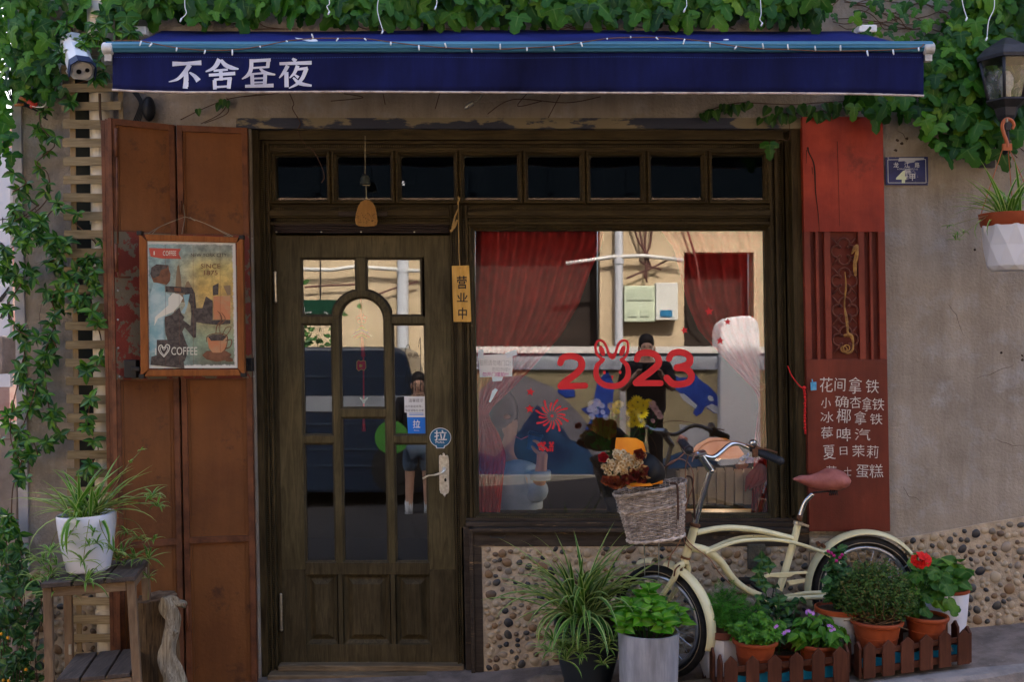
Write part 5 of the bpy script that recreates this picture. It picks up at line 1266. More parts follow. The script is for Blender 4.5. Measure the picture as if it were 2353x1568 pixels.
m.build("rainbow_fan", [mat("thread_%s" % n, c, rough=0.8) for n, c in zip("red orange green yellow blue violet white".split(), rb)], CM)
m = MB()
for k in range(6):
    y = 915 + k * 2.2; w_ = (9, 8, 6, 4, 3, 2)[k]; m.tube([ib(836 - w_, y, 0.128), ib(836, y + w_ * .5, 0.126), ib(836 + w_, y, 0.128)], 0.0022, 5)
m.build("white_fan", mat("thread_white", (0.55, 0.55, 0.5)), CM)
m = MB(); pts = [(820, 832), (824, 828), (829, 831), (834, 829), (840, 830), (841, 845), (837, 852), (830, 849), (824, 853), (820, 848)]
m.uprism(pts, 0.122, 0.13, fn=lambda a, b, Y, Yr: P(a, b, Y)); m.build("pendant", redc, CM, bevel=0.002)
m = MB(); m.tube([ib(x, y, 0.118) for x, y in pts + [pts[0]]], 0.0018, 5); m.lathe(ib(829, 841, 0.118), [(0.008, 0), (0.008, -.003), (0.0001, -.003)], 12, 0, rotm(R(-90), 0, 0)); m.build("pendant_trim", mat("charm_gold", (0.65, 0.38, 0.06), rough=0.5), CM, smooth=True)
# ================================================================ window decals
YW = 0.108
def dw(px, py, off=0): return U(px - SH * (py - 784), py, YW - 0.0008 - off, 0.08)
def cw(x, y): return (1034.3 + x / 2.948, 472.8 + y / 2.948)
vin = mat("vinyl_red", (0.68, 0.022, 0.030), rough=0.45, spec=0.3)
def decal(name, paths, label, cat="decal", polys=(), group="red vinyl new year decals on the display window"):
    m = MB()
    for i, (pts, w, clo) in enumerate(paths):
        ribbon(m, [cw(a, b) for a, b in pts], [q * (1.14 if q > 30 else 1) / 2.948 for q in w], dw, 0, off=0.0003 * i, round_caps=not clo)
    for i, pts in enumerate(polys): m.poly([dw(*cw(a, b), off=0.0003 * (i + len(paths))) for a, b in pts])
    return tag(m.build(name, vin), label, cat, group)
decal("vinyl_digit", [([(748, 1068), (768, 1032), (828, 1020), (885, 1045), (893, 1095), (850, 1145), (790, 1190), (752, 1226)], (38, 42), 0), ([(752, 1228), (918, 1222)], (38, 36), 0)], "red vinyl digit two left of the rabbit face on the window")
decal("vinyl_digit", [([(1270, 1042), (1290, 1005), (1350, 998), (1405, 1020), (1418, 1070), (1370, 1120), (1310, 1165), (1265, 1203)], (38, 42), 0), ([(1265, 1205), (1432, 1205)], (36, 36), 0)], "red vinyl digit two right of the rabbit face on the window")
decal("vinyl_digit", [([(1488, 1040), (1510, 1005), (1565, 993), (1620, 1015), (1632, 1055), (1605, 1085), (1545, 1100)], (36, 44), 0), ([(1545, 1100), (1605, 1108), (1642, 1150), (1625, 1195), (1570, 1212), (1515, 1208), (1474, 1170)], (40, 40), 0)], "red vinyl digit three at the right end of the year on the window")
el = lambda cx, cy, rx, ry, n=18, rot=0: [(cx + rx * math.cos(2 * math.pi * k / n) * math.cos(rot) - ry * math.sin(2 * math.pi * k / n) * math.sin(rot), cy + rx * math.cos(2 * math.pi * k / n) * math.sin(rot) + ry * math.sin(2 * math.pi * k / n) * math.cos(rot)) for k in range(n)]
decal("rabbit_face", [([(1040, 1045), (998, 1090), (995, 1160), (1035, 1210), (1100, 1226), (1165, 1212), (1208, 1160), (1205, 1090), (1165, 1045)], (26, 34, 36, 34, 26), 0),
                      ([(1040, 1045), (1000, 1010), (988, 960), (1000, 922), (1025, 914), (1055, 940), (1085, 1020), (1102, 1030), (1118, 1020), (1145, 940), (1175, 914), (1205, 925), (1210, 970), (1195, 1020), (1165, 1045)], (18, 16, 18, 16, 18), 0),
                      ([(1088, 1010), (1102, 1032), (1118, 1010)], (22, 26), 0)], "red vinyl rabbit face standing for the zero in the year on the window", polys=[el(1032, 985, 17, 38, rot=-0.35), el(1172, 985, 17, 38, rot=0.35), el(1048, 1132, 9, 13), el(1155, 1130, 9, 13), [(1092, 1155), (1112, 1155), (1106, 1170), (1102, 1185), (1098, 1170)]])
stars = [(1762, 716, 32, "highest of the red stars, over the right curtain"), (1888, 787, 24, "right-hand red star below the highest one"), (1594, 845, 26, "red star just above the digit three"), (1838, 915, 28, "red star on the white gatepost reflection, lowest at right"), (545, 1265, 30, "upper red star left of the firework burst"), (540, 1380, 32, "lower red star left of the firework burst")]
for x, y, r, lab in stars:
    a0 = random.uniform(-.3, .3); pts = [(x + (r if k % 2 == 0 else r * .45) * math.sin(a0 + k * math.pi / 5), y - (r if k % 2 == 0 else r * .45) * math.cos(a0 + k * math.pi / 5)) for k in range(10)]
    decal("vinyl_star", [], "vinyl star decal, " + lab, polys=[pts])
fw = []
for k in range(16):
    a = 2 * math.pi * k / 16 + 0.1; cx, cy = 692, 1428; r0, r1 = 34, (112 if k % 2 == 0 else 84)
    fw.append(([(cx + r0 * math.cos(a), cy + r0 * math.sin(a)), (cx + (r0 + r1) / 2 * math.cos(a + .08), cy + (r0 + r1) / 2 * math.sin(a + .08)), (cx + r1 * math.cos(a + .22), cy + r1 * math.sin(a + .22))], (3, 10, 15), 0))
decal("vinyl_firework", fw, "red firework burst decal with curved rays on the lower left glass", polys=[[(692 + (13 if k % 2 == 0 else 7) * math.sin(k * math.pi / 8), 1428 + (13 if k % 2 == 0 else 7) * math.cos(k * math.pi / 8)) for k in range(16)]])
def g1(x, y): return ((x / 2.301 + 1034.3 - 1034.3) * 2.948, (886.5 - 472.8 + y / 2.301) * 2.948)
gp = []; gpo = []
for (x, y) in ((470, 318), (482, 310), (492, 322), (500, 308), (478, 338), (490, 345), (505, 335), (516, 345)): gp.append(([g1(x - 5, y), g1(x, y - 6), g1(x + 5, y), g1(x, y + 5)], (9, 9), 0))
for r in ((524, 322, 548, 330), (526, 333, 534, 352), (538, 333, 546, 352)): gpo.append([g1(r[0], r[1]), g1(r[2], r[1]), g1(r[2], r[3]), g1(r[0], r[3])])
gp.append(([g1(536, 320), g1(526, 308), g1(530, 302), g1(536, 318), g1(544, 302), g1(548, 309), g1(537, 320)], (6, 6), 0))
decal("vinyl_gift", gp, "small red gift box and swirl decal below the firework burst", polys=gpo)
NP = thing("paper_notice", "handwritten white paper notice taped inside the left edge of the display window", "notice", P(1138, 842, YW))
m = MB(); m.poly([dw(x, y, 0.0005) for x, y in ((1099, 817), (1178, 813), (1177, 866), (1102, 868))]); sheet = m.build("paper_sheet", paper, NP)
m = MB(); pf = lambda a, b, off=0: dw(a, b, 0.0012)
text_into(m, "拍照请勿堵门口!", (1101, 828, 1173, 841), pf, 0, jit=.02, bold=-0.01); text_into(m, "雨阳勿撑!!", (1130, 845, 1172, 855), pf, 0, jit=.03, bold=-0.01); text_into(m, "勿开门摆拍!!!", (1108, 856, 1168, 866), pf, 1, jit=.03, bold=0.005)
m.build("handwriting", [mat("pencil", (0.30, 0.28, 0.28), rough=0.8), mat("magenta_ink", (0.45, 0.03, 0.25), rough=0.8)], sheet)
tape = mat("tape", (0.66, 0.68, 0.72), rough=0.3)
for q in (((1099, 804), (1110, 804), (1111, 824), (1098, 823)), ((1161, 812), (1186, 804), (1189, 816), (1165, 824)), ((1130, 867), (1156, 867), (1153, 876), (1132, 878)), ((1131, 899), (1138, 893), (1144, 897), (1127, 926), (1123, 925))):
    m = MB(); m.poly([dw(x, y, 0.002) for x, y in q]); m.build("tape", tape, NP)
# ================================================================ curtains and interior
cur = mat_leaf("curtain_red", [(0, (0.55, 0.04, 0.045)), (1, (0.55, 0.04, 0.045))], .9, .12, 0)
cur.node_tree.nodes["Principled BSDF"].inputs["Specular IOR Level"].default_value = .1
def curtain(name, label, left, right, v0, v1, Y, folds, amp=0.03):
    m = MB(); NX, NY = folds * 8, 46; vs = []
    for j in range(NY + 1):
        v = lerp(v0, v1, j / NY); a = plin(left, v); b = plin(right, v); w = abs(b - a) / S
        for i in range(NX + 1):
            t = i / NX; x = lerp(a, b, t)
            am = min(amp, w / folds * 0.55)
            vs.append(P(x, v, Y + am * math.sin(2 * math.pi * folds * t + 0.5 * math.sin(v * 0.01)) + 0.01 * math.sin(3.1 * t + v * .006)))
    m.add(vs, [(j * (NX + 1) + i, j * (NX + 1) + i + 1, (j + 1) * (NX + 1) + i + 1, (j + 1) * (NX + 1) + i) for j in range(NY) for i in range(NX)])
    return tag(m.build(name, cur, smooth=True), label, "curtain", "red curtains inside the display window")
k3 = 1.0
curtain("curtain", "wide red curtain swept to the left side of the window and tied low", [(505, 1078), (900, 1082), (945, 1094), (1000, 1086), (1190, 1085)], [(505, 1388), (560, 1384), (620, 1358), (700, 1330), (770, 1290), (850, 1220), (900, 1170), (940, 1128), (955, 1122), (1000, 1148), (1050, 1164), (1090, 1158), (1190, 1148)], 505, 1190, 0.20, 8)
curtain("curtain", "red curtain swept to the right side of the window behind the whitish gatepost reflection", [(505, 1500), (570, 1548), (640, 1566), (700, 1580), (760, 1606), (820, 1660), (880, 1718), (900, 1738), (930, 1744), (1000, 1735), (1190, 1725)], [(505, 1790), (900, 1775), (930, 1768), (1190, 1782)], 505, 1190, 0.20, 6)
m = MB(); m.tube(spline([P(1748, 890, 0.2), P(1752, 940, 0.17), P(1749, 985, 0.17), P(1752, 998, 0.17)], 4), 0.004, 6); m.tube(spline([P(1740, 893, 0.2), P(1760, 888, 0.18), P(1772, 895, 0.2)], 4), 0.012, 8)
for k in range(4): m.tube([P(1750, 1062, 0.2), P(1722 + k * 14, 1100, 0.19), P(1712 + k * 9, 1130 - k * 4, 0.19)], [0.01, 0.022, 0.004], 6)
tag(m.build("curtain_tie", cur, smooth=True), "dark red bow and cord tied round the right curtain near the bottom corner", "curtain tie")
# inner sill board + little things
m = MB(); m.box((P(1430, 0, 0.25).x, 0.30, P(0, 1192, 0.25).z), (1.48, 0.30, 0.03)); tag(m.build("inner_sill", mat_wood("inner_sill_wood", (0.16, 0.10, 0.05), (0.25, 0.16, 0.08), 'x', 5, 0.5, 0.2)), "wooden sill board inside the display window under the flowers", "window sill")
# ---- skin-modifier figures
def skin_fig(name, verts, edges, radii, mt, parent=None, sub=2, root=0):
    me = bpy.data.meshes.new(name); me.from_pydata([tuple(v) for v in verts], edges, []); o = bpy.data.objects.new(name, me); COL.objects.link(o)
    sk = o.modifiers.new("skin", 'SKIN'); 
    if not me.skin_vertices: me.skin_vertices.new()
    for i, r in enumerate(radii):
        rr = r if isinstance(r, tuple) else (r, r); me.skin_vertices[0].data[i].radius = rr; me.skin_vertices[0].data[i].use_root = (i == root)
    sk.use_smooth_shade = True
    if sub: s = o.modifiers.new("sub", 'SUBSURF'); s.levels = sub; s.render_levels = sub
    dg = bpy.context.evaluated_depsgraph_get(); dg.update(); nm = bpy.data.meshes.new_from_object(o.evaluated_get(dg)); bpy.data.objects.remove(o)
    nm.materials.clear(); nm.materials.append(mt); nm.polygons.foreach_set("use_smooth", [True] * len(nm.polygons)); nm.name = name
    o = bpy.data.objects.new(name, nm); COL.objects.link(o); attach(o, parent); return o
skin_m = mat("skin", (0.66, 0.38, 0.26), rough=0.5); hair_m = mat("hair_black", (0.015, 0.012, 0.012), rough=0.4)
# customer inside
CU = thing("person", "person inside behind the glass in a pale blue shirt raising a dark cup", "person", P(1190, 1190, 0.5))
def c7(x, y, Y): return P(1034.3 + x / 2.301, 886.5 + y / 2.301, Y)
blue_sh = mat("shirt_blue", (0.45, 0.62, 0.88), (0.32, 0.48, 0.72), 8, 0.8)
V = [c7(330, 700, 0.55), c7(330, 560, 0.52), c7(300, 440, 0.52), c7(290, 330, 0.52), c7(285, 215, 0.50), c7(275, 150, 0.50), c7(380, 470, 0.45), c7(460, 590, 0.40), c7(478, 470, 0.37), c7(486, 390, 0.36), c7(488, 345, 0.36)]
E = [(0, 1), (1, 2), (2, 3), (3, 4), (4, 5), (2, 6), (6, 7), (7, 8), (8, 9), (9, 10)]
skin_fig("body", V, E, [.10, .09, .06, .045, (.080, .09), (.075, .08), .05, .04, .033, .028, .036], skin_m, CU, root=0)
skin_fig("shirt", [c7(330, 720, 0.55), c7(330, 580, 0.52), c7(315, 470, 0.52), c7(400, 490, 0.45), c7(470, 600, 0.40), c7(478, 500, 0.37), c7(295, 385, 0.52)], [(0, 1), (1, 2), (2, 3), (3, 4), (4, 5), (2, 6)], [.19, .18, .145, .09, .065, .058, .075], blue_sh, CU, root=0)
m = MB(); m.lathe(c7(478, 478, 0.37), [(0.052, -0.02), (0.054, 0.02), (0.05, 0.028), (0.044, 0.024)], 16); m.build("cuff", blue_sh, CU, smooth=True)
m = MB(); m.ell(c7(262, 140, 0.515), (0.10, 0.11, 0.125), 16, 12); m.ell(c7(262, 205, 0.53), (0.085, 0.10, 0.13), 12, 8); m.build("hair", hair_m, CU, smooth=True)
m = MB(); m.ell(c7(300, 165, 0.42), (0.02, 0.02, 0.014), 8, 6)
m.build("nose", skin_m, CU, smooth=True)
fing = []
for k in range(4):
    b0 = c7(478 + k * 7, 345, 0.345 - 0.004 * k)
    skin_fig("finger", [b0 + Vector((0, 0.01, 0.0)), b0 + Vector((-0.006 - .004 * k, -0.004, 0.028)), b0 + Vector((-0.026 - .004 * k, -0.012, 0.048 + .003 * (k == 1))), b0 + Vector((-0.046 - .003 * k, -0.008, 0.052))], [(0, 1), (1, 2), (2, 3)], [.010, .009, .008, .007], skin_m, CU, sub=1)
skin_fig("thumb", [c7(470, 360, 0.35), c7(445, 340, 0.335), c7(430, 315, 0.335)], [(0, 1), (1, 2)], [.012, .010, .008], skin_m, CU, sub=1)
m = MB(); ax = (c7(430, 262, 0.36) - c7(420, 345, 0.36)); Mc = (Vector((0.25, 0, 1))).normalized().to_track_quat('Z', 'Y').to_matrix()
c0 = c7(432, 340, 0.36); m.lathe(c0, [(0.0001, 0), (0.028, 0), (0.036, 0.075)], 18, 0, Mc); m.lathe(c0 + Mc @ Vector((0, 0, 0.075)), [(0.040, 0), (0.041, 0.008), (0.034, 0.018), (0.0001, 0.019)], 18, 1, Mc)
m.tube([c0 + Mc @ Vector((0, 0, 0.09)), c7(375, 285, 0.37), c7(342, 268, 0.38)], 0.003, 6, 2)
tag(m.build("paper_cup", [mat("cup_navy", (0.02, 0.06, 0.20), rough=0.4), mat("lid_dark", (0.015, 0.02, 0.04), rough=0.3), mat("straw_pink", (0.6, 0.12, 0.15), rough=0.5)], smooth='auto'), "dark blue takeaway cup with pink straw held up by the person inside the window", "cup")
# flowers standing inside the window
def petals(mb, c, r, n, Mx, mi, up=0.3, w=0.28):
    for k in range(n):
        a = 2 * math.pi * k / n; d = Vector((math.cos(a), math.sin(a), up)); t = Vector((-math.sin(a), math.cos(a), 0))
        q = [d * r * .12, d * r * .6 + t * r * w * .5, d * r, d * r * .6 - t * r * w * .5]; mb.add([c + Mx @ p for p in q], [(0, 1, 2, 3)], mi)
yel = mat("petal_yellow", (0.90, 0.72, 0.02), rough=0.6); whi = mat("petal_white", (0.9, 0.9, 0.88), rough=0.6); pnk = mat("petal_pink", (0.62, 0.42, 0.46), rough=0.6); stm = mat("stem_green", (0.03, 0.10, 0.02), rough=0.6)
def bouquet(name, label, heads, foot, mt, leafn=26):
    T = thing(name, label, "flowers", foot); g = MB(); rf = random.Random(len(heads) * 7)
    for (x, y, r, Y, mi) in heads:
        Y -= .05; c = P(x, y, Y); g.tube(spline([c, c.lerp(foot, .45) + Vector((rf.uniform(-.02, .02), 0, 0)), foot], 4), 0.0022, 5)
        f = MB(); Mx = (Vector((rf.uniform(-.5, .5), -1, 0.6))).to_track_quat('Z', 'Y').to_matrix()
        for q, (rr, n_, u_) in enumerate(((1.0, 16, .05), (0.85, 14, .3), (0.62, 12, .6), (.4, 8, 1.0))): petals(f, c, r * rr / S, n_, Mx @ rotm(0, 0, q * .3), 0, u_)
        f.build("blossom", mt[mi], T)
    for k in range(leafn):
        t = rf.uniform(.1, .95); h = heads[rf.randrange(len(heads))]; p = P(h[0], h[1] + 8, h[3]).lerp(foot, t) + Vector((rf.uniform(-.03, .03), rf.uniform(-.02, .02), 0)); d = Vector((rf.uniform(-1, 1), rf.uniform(-.6, .2), rf.uniform(-.3, .8))).normalized(); L = rf.uniform(.03, .06); s_ = d.cross(Vector((0, 1, .2))).normalized() * L * .22
        g.add([p, p + d * L * .5 + s_, p + d * L, p + d * L * .5 - s_], [(0, 1, 2, 3)])
    tag(g.build("stems_and_leaves", stm, T), kind="stuff"); return T
bouquet("cut_flowers", "bright yellow and pink chrysanthemums standing inside the window above the bicycle basket", [(1465, 925, 20, .2, 0), (1478, 932, 17, .19, 0), (1453, 932, 16, .21, 0), (1474, 950, 20, .17, 0), (1450, 948, 14, .2, 0), (1458, 968, 16, .18, 0), (1472, 972, 15, .17, 0), (1450, 975, 12, .19, 0), (1490, 926, 12, .2, 0), (1498, 930, 12, .19, 1), (1505, 940, 12, .18, 1), (1512, 950, 11, .18, 1), (1517, 958, 9, .18, 1), (1500, 968, 7, .18, 1)], P(1455, 1060, .22), [yel, pnk], 60)
bouquet("cut_flowers", "white chrysanthemums standing inside the window left of the yellow ones", [(1362, 930, 14, .25, 0), (1372, 926, 13, .26, 0), (1356, 942, 10, .25, 0), (1368, 946, 11, .25, 0), (1383, 933, 9, .26, 0), (1360, 958, 10, .25, 0), (1385, 948, 8, .26, 0), (1392, 960, 9, .26, 0), (1405, 935, 13, .3, 1), (1422, 930, 13, .3, 1), (1416, 945, 11, .3, 1)], P(1395, 1060, .28), [whi, yel], 40)
m = MB(); m.lathe(P(1420, 1185, 0.26), [(0.05, 0), (0.075, 0.10), (0.085, 0.24), (0.078, 0.24), (0.04, 0.02)], 20); tag(m.build("flower_vase", mat("vase_black", (0.012, 0.012, 0.014), rough=0.4), smooth=True), "black vase of cut flowers on the inner window sill behind the bicycle basket", "vase")
# orange lamp and trinkets inside right
m = MB(); m.lathe(P(1648, 1040, 0.7), [(0.15, -0.02), (0.14, 0.0), (0.11, 0.04), (0.05, 0.075), (0.0001, 0.08)], 24)
le = bpy.data.materials.new("lamp_amber"); le.use_nodes = True; lb = le.node_tree.nodes["Principled BSDF"]; lb.inputs["Base Color"].default_value = (0.10, 0.026, 0.0, 1); lb.inputs["Emission Color"].default_value = (1, 0.28, 0.01, 1); lb.inputs["Emission Strength"].default_value = 0.06
tag(m.build("amber_lamp", le, smooth=True), "glowing amber glass lampshade inside the window behind the bicycle handlebar", "lamp")
pl_ = bpy.data.objects.new("amber_glow", bpy.data.lights.new("amber_glow", "POINT")); COL.objects.link(pl_); pl_.location = P(1650, 1052, 0.7); pl_.data.energy = 3.0; pl_.data.color = (1, .72, .45); pl_.data.shadow_soft_size = .02
m = MB(); m.box(P(1650, 1120, .28), (0.42, 0.05, 0.16)); 
for k in range(9): m.box(P(1570 + k * 21, 1118, .25), (0.036, 0.03, 0.17 + .01 * (k % 3)))
tag(m.build("paper_cup_box", mat("cream_card", (0.55, 0.44, 0.30), (0.62, 0.52, 0.38), 6, 0.8)), "cream slatted box standing inside the right corner of the display window", "box")
for (x, y, c_, s_, lab) in ((1706, 1068, (0.65, 0.2, 0.05), 0.03, "small orange toy figure on the cream box inside the window"), (1724, 1058, (0.25, 0.04, 0.25), 0.022, "small purple toy beside the orange one inside the window"), (1712, 1052, (0.05, 0.08, 0.3), 0.018, "small dark blue toy behind the orange one inside the window")):
    m = MB(); m.ell(P(x, y, .22), (s_, s_ * .8, s_ * .75), 10, 7); m.ell(P(x - 8, y + 3, .21), (s_ * .6, s_ * .6, s_ * .6), 8, 6); m.ell(P(x + 7, y - 7, .21), (s_ * .35, s_ * .3, s_ * .5), 8, 6)
    tag(m.build("toy_figure", mat("toy_%d" % x, c_, rough=0.5), smooth=True), lab, "toy", "little toys inside the window")
# ================================================================ house number plaque
HN = thing("house_plaque", "worn enamel house number plaque on the wall right of the red shutter", "house number", P(2083, 394, -0.01))
def hp_(px, py, off=0): return P(px, py, -0.0125 - off)
m = MB(); m.uprism([(2034, 361), (2132, 360), (2133, 426), (2035, 425)], -0.012, -0.001, fn=lambda a, b, Y, Yr: P(a, b, Y)); hb = m.build("plate", mat("enamel_blue", (0.035, 0.045, 0.16), (0.025, 0.03, 0.10), 10, 0.3, col3=(0.50, 0.52, 0.60), s3=9, lo3=0.57, hi3=0.62), HN, bevel=0.001)
m = MB(); m.poly([hp_(x, y, 0.0002) for x, y in ((2066, 362.5), (2124, 362), (2122, 367), (2104, 369), (2100, 373), (2086, 375), (2078, 370), (2064, 371))]); m.build("bare_patch", mat("enamel_chip", (0.42, 0.44, 0.52), rough=.5), hb)
m = MB()
for a, b in (((2040, 367), (2127, 366)), ((2127, 366), (2128, 420)), ((2128, 420), (2041, 420)), ((2041, 420), (2040, 367))): ribbon(m, [a, b], (1.3, 1.3), lambda x, y, off=0: hp_(x, y, 0.0006), round_caps=False)
for s, r in (("龙", (2053, 373, 2065, 385)), ("江", (2078, 373, 2089, 385)), ("路", (2102, 373, 2113, 385)), ("甲", (2090, 399, 2103, 415))): text_into(m, s, r, lambda x, y, off=0: hp_(x, y, 0.001), 0, bold=0.01)
text_into(m, "LONGJIANG LU", (2062, 386.5, 2109, 391), lambda x, y, off=0: hp_(x, y, 0.001), 0); text_into(m, "4", (2059, 392, 2083, 421), lambda x, y, off=0: hp_(x, y, 0.0012), 1, bold=0.035)
m.build("plaque_lettering", [mat("enamel_pale", (0.55, 0.58, 0.62), rough=0.4), mat("enamel_cream", (0.60, 0.68, 0.50), rough=0.4)], hb)
# red thread and blue tag on the jamb
m = MB(); rth = mat("thread_crimson", (0.55, 0.02, 0.02), rough=0.8)
m.tube(spline([P(1810, 841, -0.0), P(1820, 865, -0.02), P(1838, 888, -0.045), P(1848, 893, -0.05)], 4), 0.003, 6); m.tube(spline([P(1846, 890, -0.05), P(1850, 920, -0.05), P(1849, 960, -0.05), P(1851, 998, -0.05)], 4), 0.0048, 6); m.ell(P(1848, 892, -0.05), 0.010, 8, 6)
for k in range(14): m.ell(P(1849 + (k % 2) * 1.4, 900 + k * 7, -0.053), (0.006, 0.005, 0.006), 6, 4)
tag(m.build("red_thread", rth, smooth=True), "braided red thread tied to the jamb beside the chalk menu", "red thread")
m = MB(); m.uprism([(1862, 879), (1876, 878), (1876, 897), (1863, 898)], -0.05, -0.044, fn=lambda a, b, Y, Yr: P(a, b, Y)); m.tube([P(1866, 872, -0.045), P(1868, 884, -0.05)], 0.003, 5)
tag(m.build("blue_tag", mat("tag_blue", (0.05, 0.30, 0.55), (0.15, 0.42, 0.62), 60, 0.4), bevel=0.001), "tiny light blue label clipped to the left edge of the chalk menu panel", "tag")
# ================================================================ plant helpers
random.seed(55)
rp = random.Random(91)
sp_g = mat_leaf("spider_green", [(0, (0.05, 0.15, 0.015)), (0.6, (0.08, 0.22, 0.02)), (1, (0.13, 0.30, 0.025))], rough=0.35, trans=0.2, vein=0)
sp_w = mat_leaf("spider_cream", [(0, (0.26, 0.38, 0.13)), (1, (0.42, 0.52, 0.22))], rough=0.4, trans=0.2, vein=0)
sp_d = mat_leaf("spider_dark", [(0, (0.035, 0.11, 0.02)), (0.6, (0.055, 0.16, 0.025)), (1, (0.09, 0.22, 0.03))], rough=0.35, trans=0.15, vein=0)
soil = mat("soil", (0.05, 0.033, 0.022), (0.10, 0.07, 0.045), 60, 0.95, bump=1.0)
def blade(mb, base, az, L, w, rise, droop, seg=9, centre=0, edge=1, twist=0.0):
    """arching strap leaf: pale edges, green middle"""
    d = Vector((math.cos(az), math.sin(az), 0)); s = Vector((-d.y, d.x, 0)); p = Vector(base); el_ = rise; vs = []
    for i in range(seg + 1):
        t = i / seg; ww = w * (0.55 + 0.9 * t if t < .35 else 0.87) * (1 - max(0, (t - .45) / .55) ** 1.6 * 0.97) / 2
        f = d * math.cos(el_) + Vector((0, 0, 1)) * math.sin(el_); nrm = s.cross(f) * -1
        ss = (s + nrm * twist * t).normalized(); cr = nrm * ww * .35
        vs += [p + ss * ww + cr * 1, p + ss * ww * .66, p - ss * ww * .66, p - ss * ww + cr]
        p = p + f * (L / seg); el_ -= droop / seg * (0.6 + 0.8 * t)
    mb.add(vs, [(i * 4 + k, i * 4 + k + 1, i * 4 + k + 5, i * 4 + k + 4) for i in range(seg) for k in (0, 2)], edge)
    mb.add([v for v in vs], [(i * 4 + 1, i * 4 + 2, i * 4 + 6, i * 4 + 5) for i in range(seg)], centre)
    return p
def spider(T, base, n, L, w, mats_, azs=None, rises=(0.5, 1.35), droops=(0.8, 2.2), spread=0.03, rr=None, seg=9):
    rr = rr or rp
    for k in range(n):
        az = rr.uniform(0, 6.283) if azs is None else azs(rr); b = Vector(base) + Vector((rr.uniform(-spread, spread), rr.uniform(-spread, spread), rr.uniform(-.01, .01)))
        m = MB(); blade(m, b, az, L * rr.uniform(.6, 1.15), w * rr.uniform(.75, 1.15), rr.uniform(*rises), rr.uniform(*droops), seg, twist=rr.uniform(-.5, .5)); m.build("leaf", mats_, T, smooth=True)
def tuft(mb, c, n, L, w, rr=None, up=0.3):
    rr = rr or rp
    for k in range(n):
        blade(mb, c, rr.uniform(0, 6.283), L * rr.uniform(.6, 1.2), w, rr.uniform(0.0, 1.1) + up - .3, rr.uniform(.5, 2.0), 5)
def pot(name_part, T, c, prof, mt, n=28, M=None, sq=0.0, soil_z=None, soil_r=None):
    m = MB(); m.lathe(c, prof, n, 0, M, sq); m.build(name_part, mt, T, smooth='auto')
    if soil_z is not None:
        m = MB(); q = [(0.0001, soil_z + 0.008)] + [(soil_r * t, soil_z + 0.006 * math.sin(t * 9)) for t in (.3, .6, .85, 1.0)]; m.lathe(c, q[::-1], 24, 0, M, sq); m.build("soil", soil, T)
terra = mat("terracotta", (0.33, 0.068, 0.022), (0.25, 0.048, 0.018), 8, 0.5, bump=0.08)
def terracotta_pot(T, c, R_, H, tilt=None, mt=terra):
    pr = [(R_ * .66, 0), (R_ * .70, 0.004), (R_ * .80, H * .45), (R_ * .815, H * .452), (R_ * .815, H * .475), (R_ * .80, H * .48), (R_ * .87, H * .80), (R_ * .88, H * .83), (R_ * .97, H * .86), (R_, H * .90), (R_, H * .98), (R_ * .985, H), (R_ * .90, H), (R_ * .88, H * .97), (R_ * .87, H * .90), (R_ * .84, H * .72)]
    pot("pot", T, c, pr, mt, 32, tilt, 0, H * .86, R_ * .87)
def leaf_cloud(T, protos, places, stems=None, stem_mat=None, limit=60, name="leaf"):
    scatter(T, protos, places, name=name, limit=limit, stuff_name="leaves")
    if stems is not None: stems.build("stem", stem_mat or stm, T, smooth=True)
def scalloped(mt, teeth=5, ratio=.42, name="leaf", fold=.2, drop=.25, amp=.10):
    pts = [(0, 0)]; n = teeth * 2
    for i in range(1, n):
        t = i / n; r = ratio * math.sin(math.pi * min(1, t * 1.05) ** .75) * (1 + (amp if i % 2 else -amp * 1.6)); pts.append((max(.01, r), t))
    pts.append((0, 1.0)); return leaf_from_outline(pts, 0, fold, mt, tip_drop=drop)
# ================================================================ wooden plant stool
tilt = R(-2.4)   # leans with the falling street
def stl(x, y, z):    # local metres -> world, rotated about the foot
    o = P(198, 1337, -0.80); fx = o.x; 
    yy = y + .80; xx = x + .18; c_, s_ = math.cos(R(11)), math.sin(R(11)); x = xx * c_ - yy * s_ - .18; y = xx * s_ + yy * c_ - .80
    q = Vector((x, 0, z - 0.633)); q = Matrix.Rotation(tilt, 3, 'Y') @ q
    return Vector((fx + q.x, y, 0.633 + (P(0, 1337, -0.8).z - 0.633) + q.z))
ST = thing("plant_stool", "weathered two-tier slatted wooden stool carrying the white potted spider plant", "stool", stl(0, -0.6, 0.0))
sw = mat_wood("stool_frame", (0.15, 0.095, 0.06), (0.29, 0.195, 0.12), 'z', 5, 0.75, 0.35, wear=(0.36, 0.30, 0.22), wear_amt=.66)
swx = mat_wood("stool_rail", (0.17, 0.11, 0.065), (0.32, 0.22, 0.14), 'x', 5, 0.75, 0.35)
sl = mat_wood("stool_slat", (0.055, 0.045, 0.042), (0.14, 0.105, 0.085), 'y', 6, 0.75, 0.5, wear=(0.20, 0.17, 0.15), wear_amt=.64)
def sbox(name, mt, x0, x1, y0, y1, z0, z1, par=ST, b=.003):
    m = MB(); m.hexa([stl(x0, y0, z0), stl(x1, y0, z0), stl(x1, y0, z1), stl(x0, y0, z1), stl(x0, y1, z0), stl(x1, y1, z0), stl(x1, y1, z1), stl(x0, y1, z1)]); return m.build(name, mt, par, bevel=b)
YF, YB = -0.80, -0.42
for x0 in (-0.18, -0.055, 0.068): sbox("slat", sl, x0, x0 + 0.112, YF - .012, YB, 0.613, 0.633)
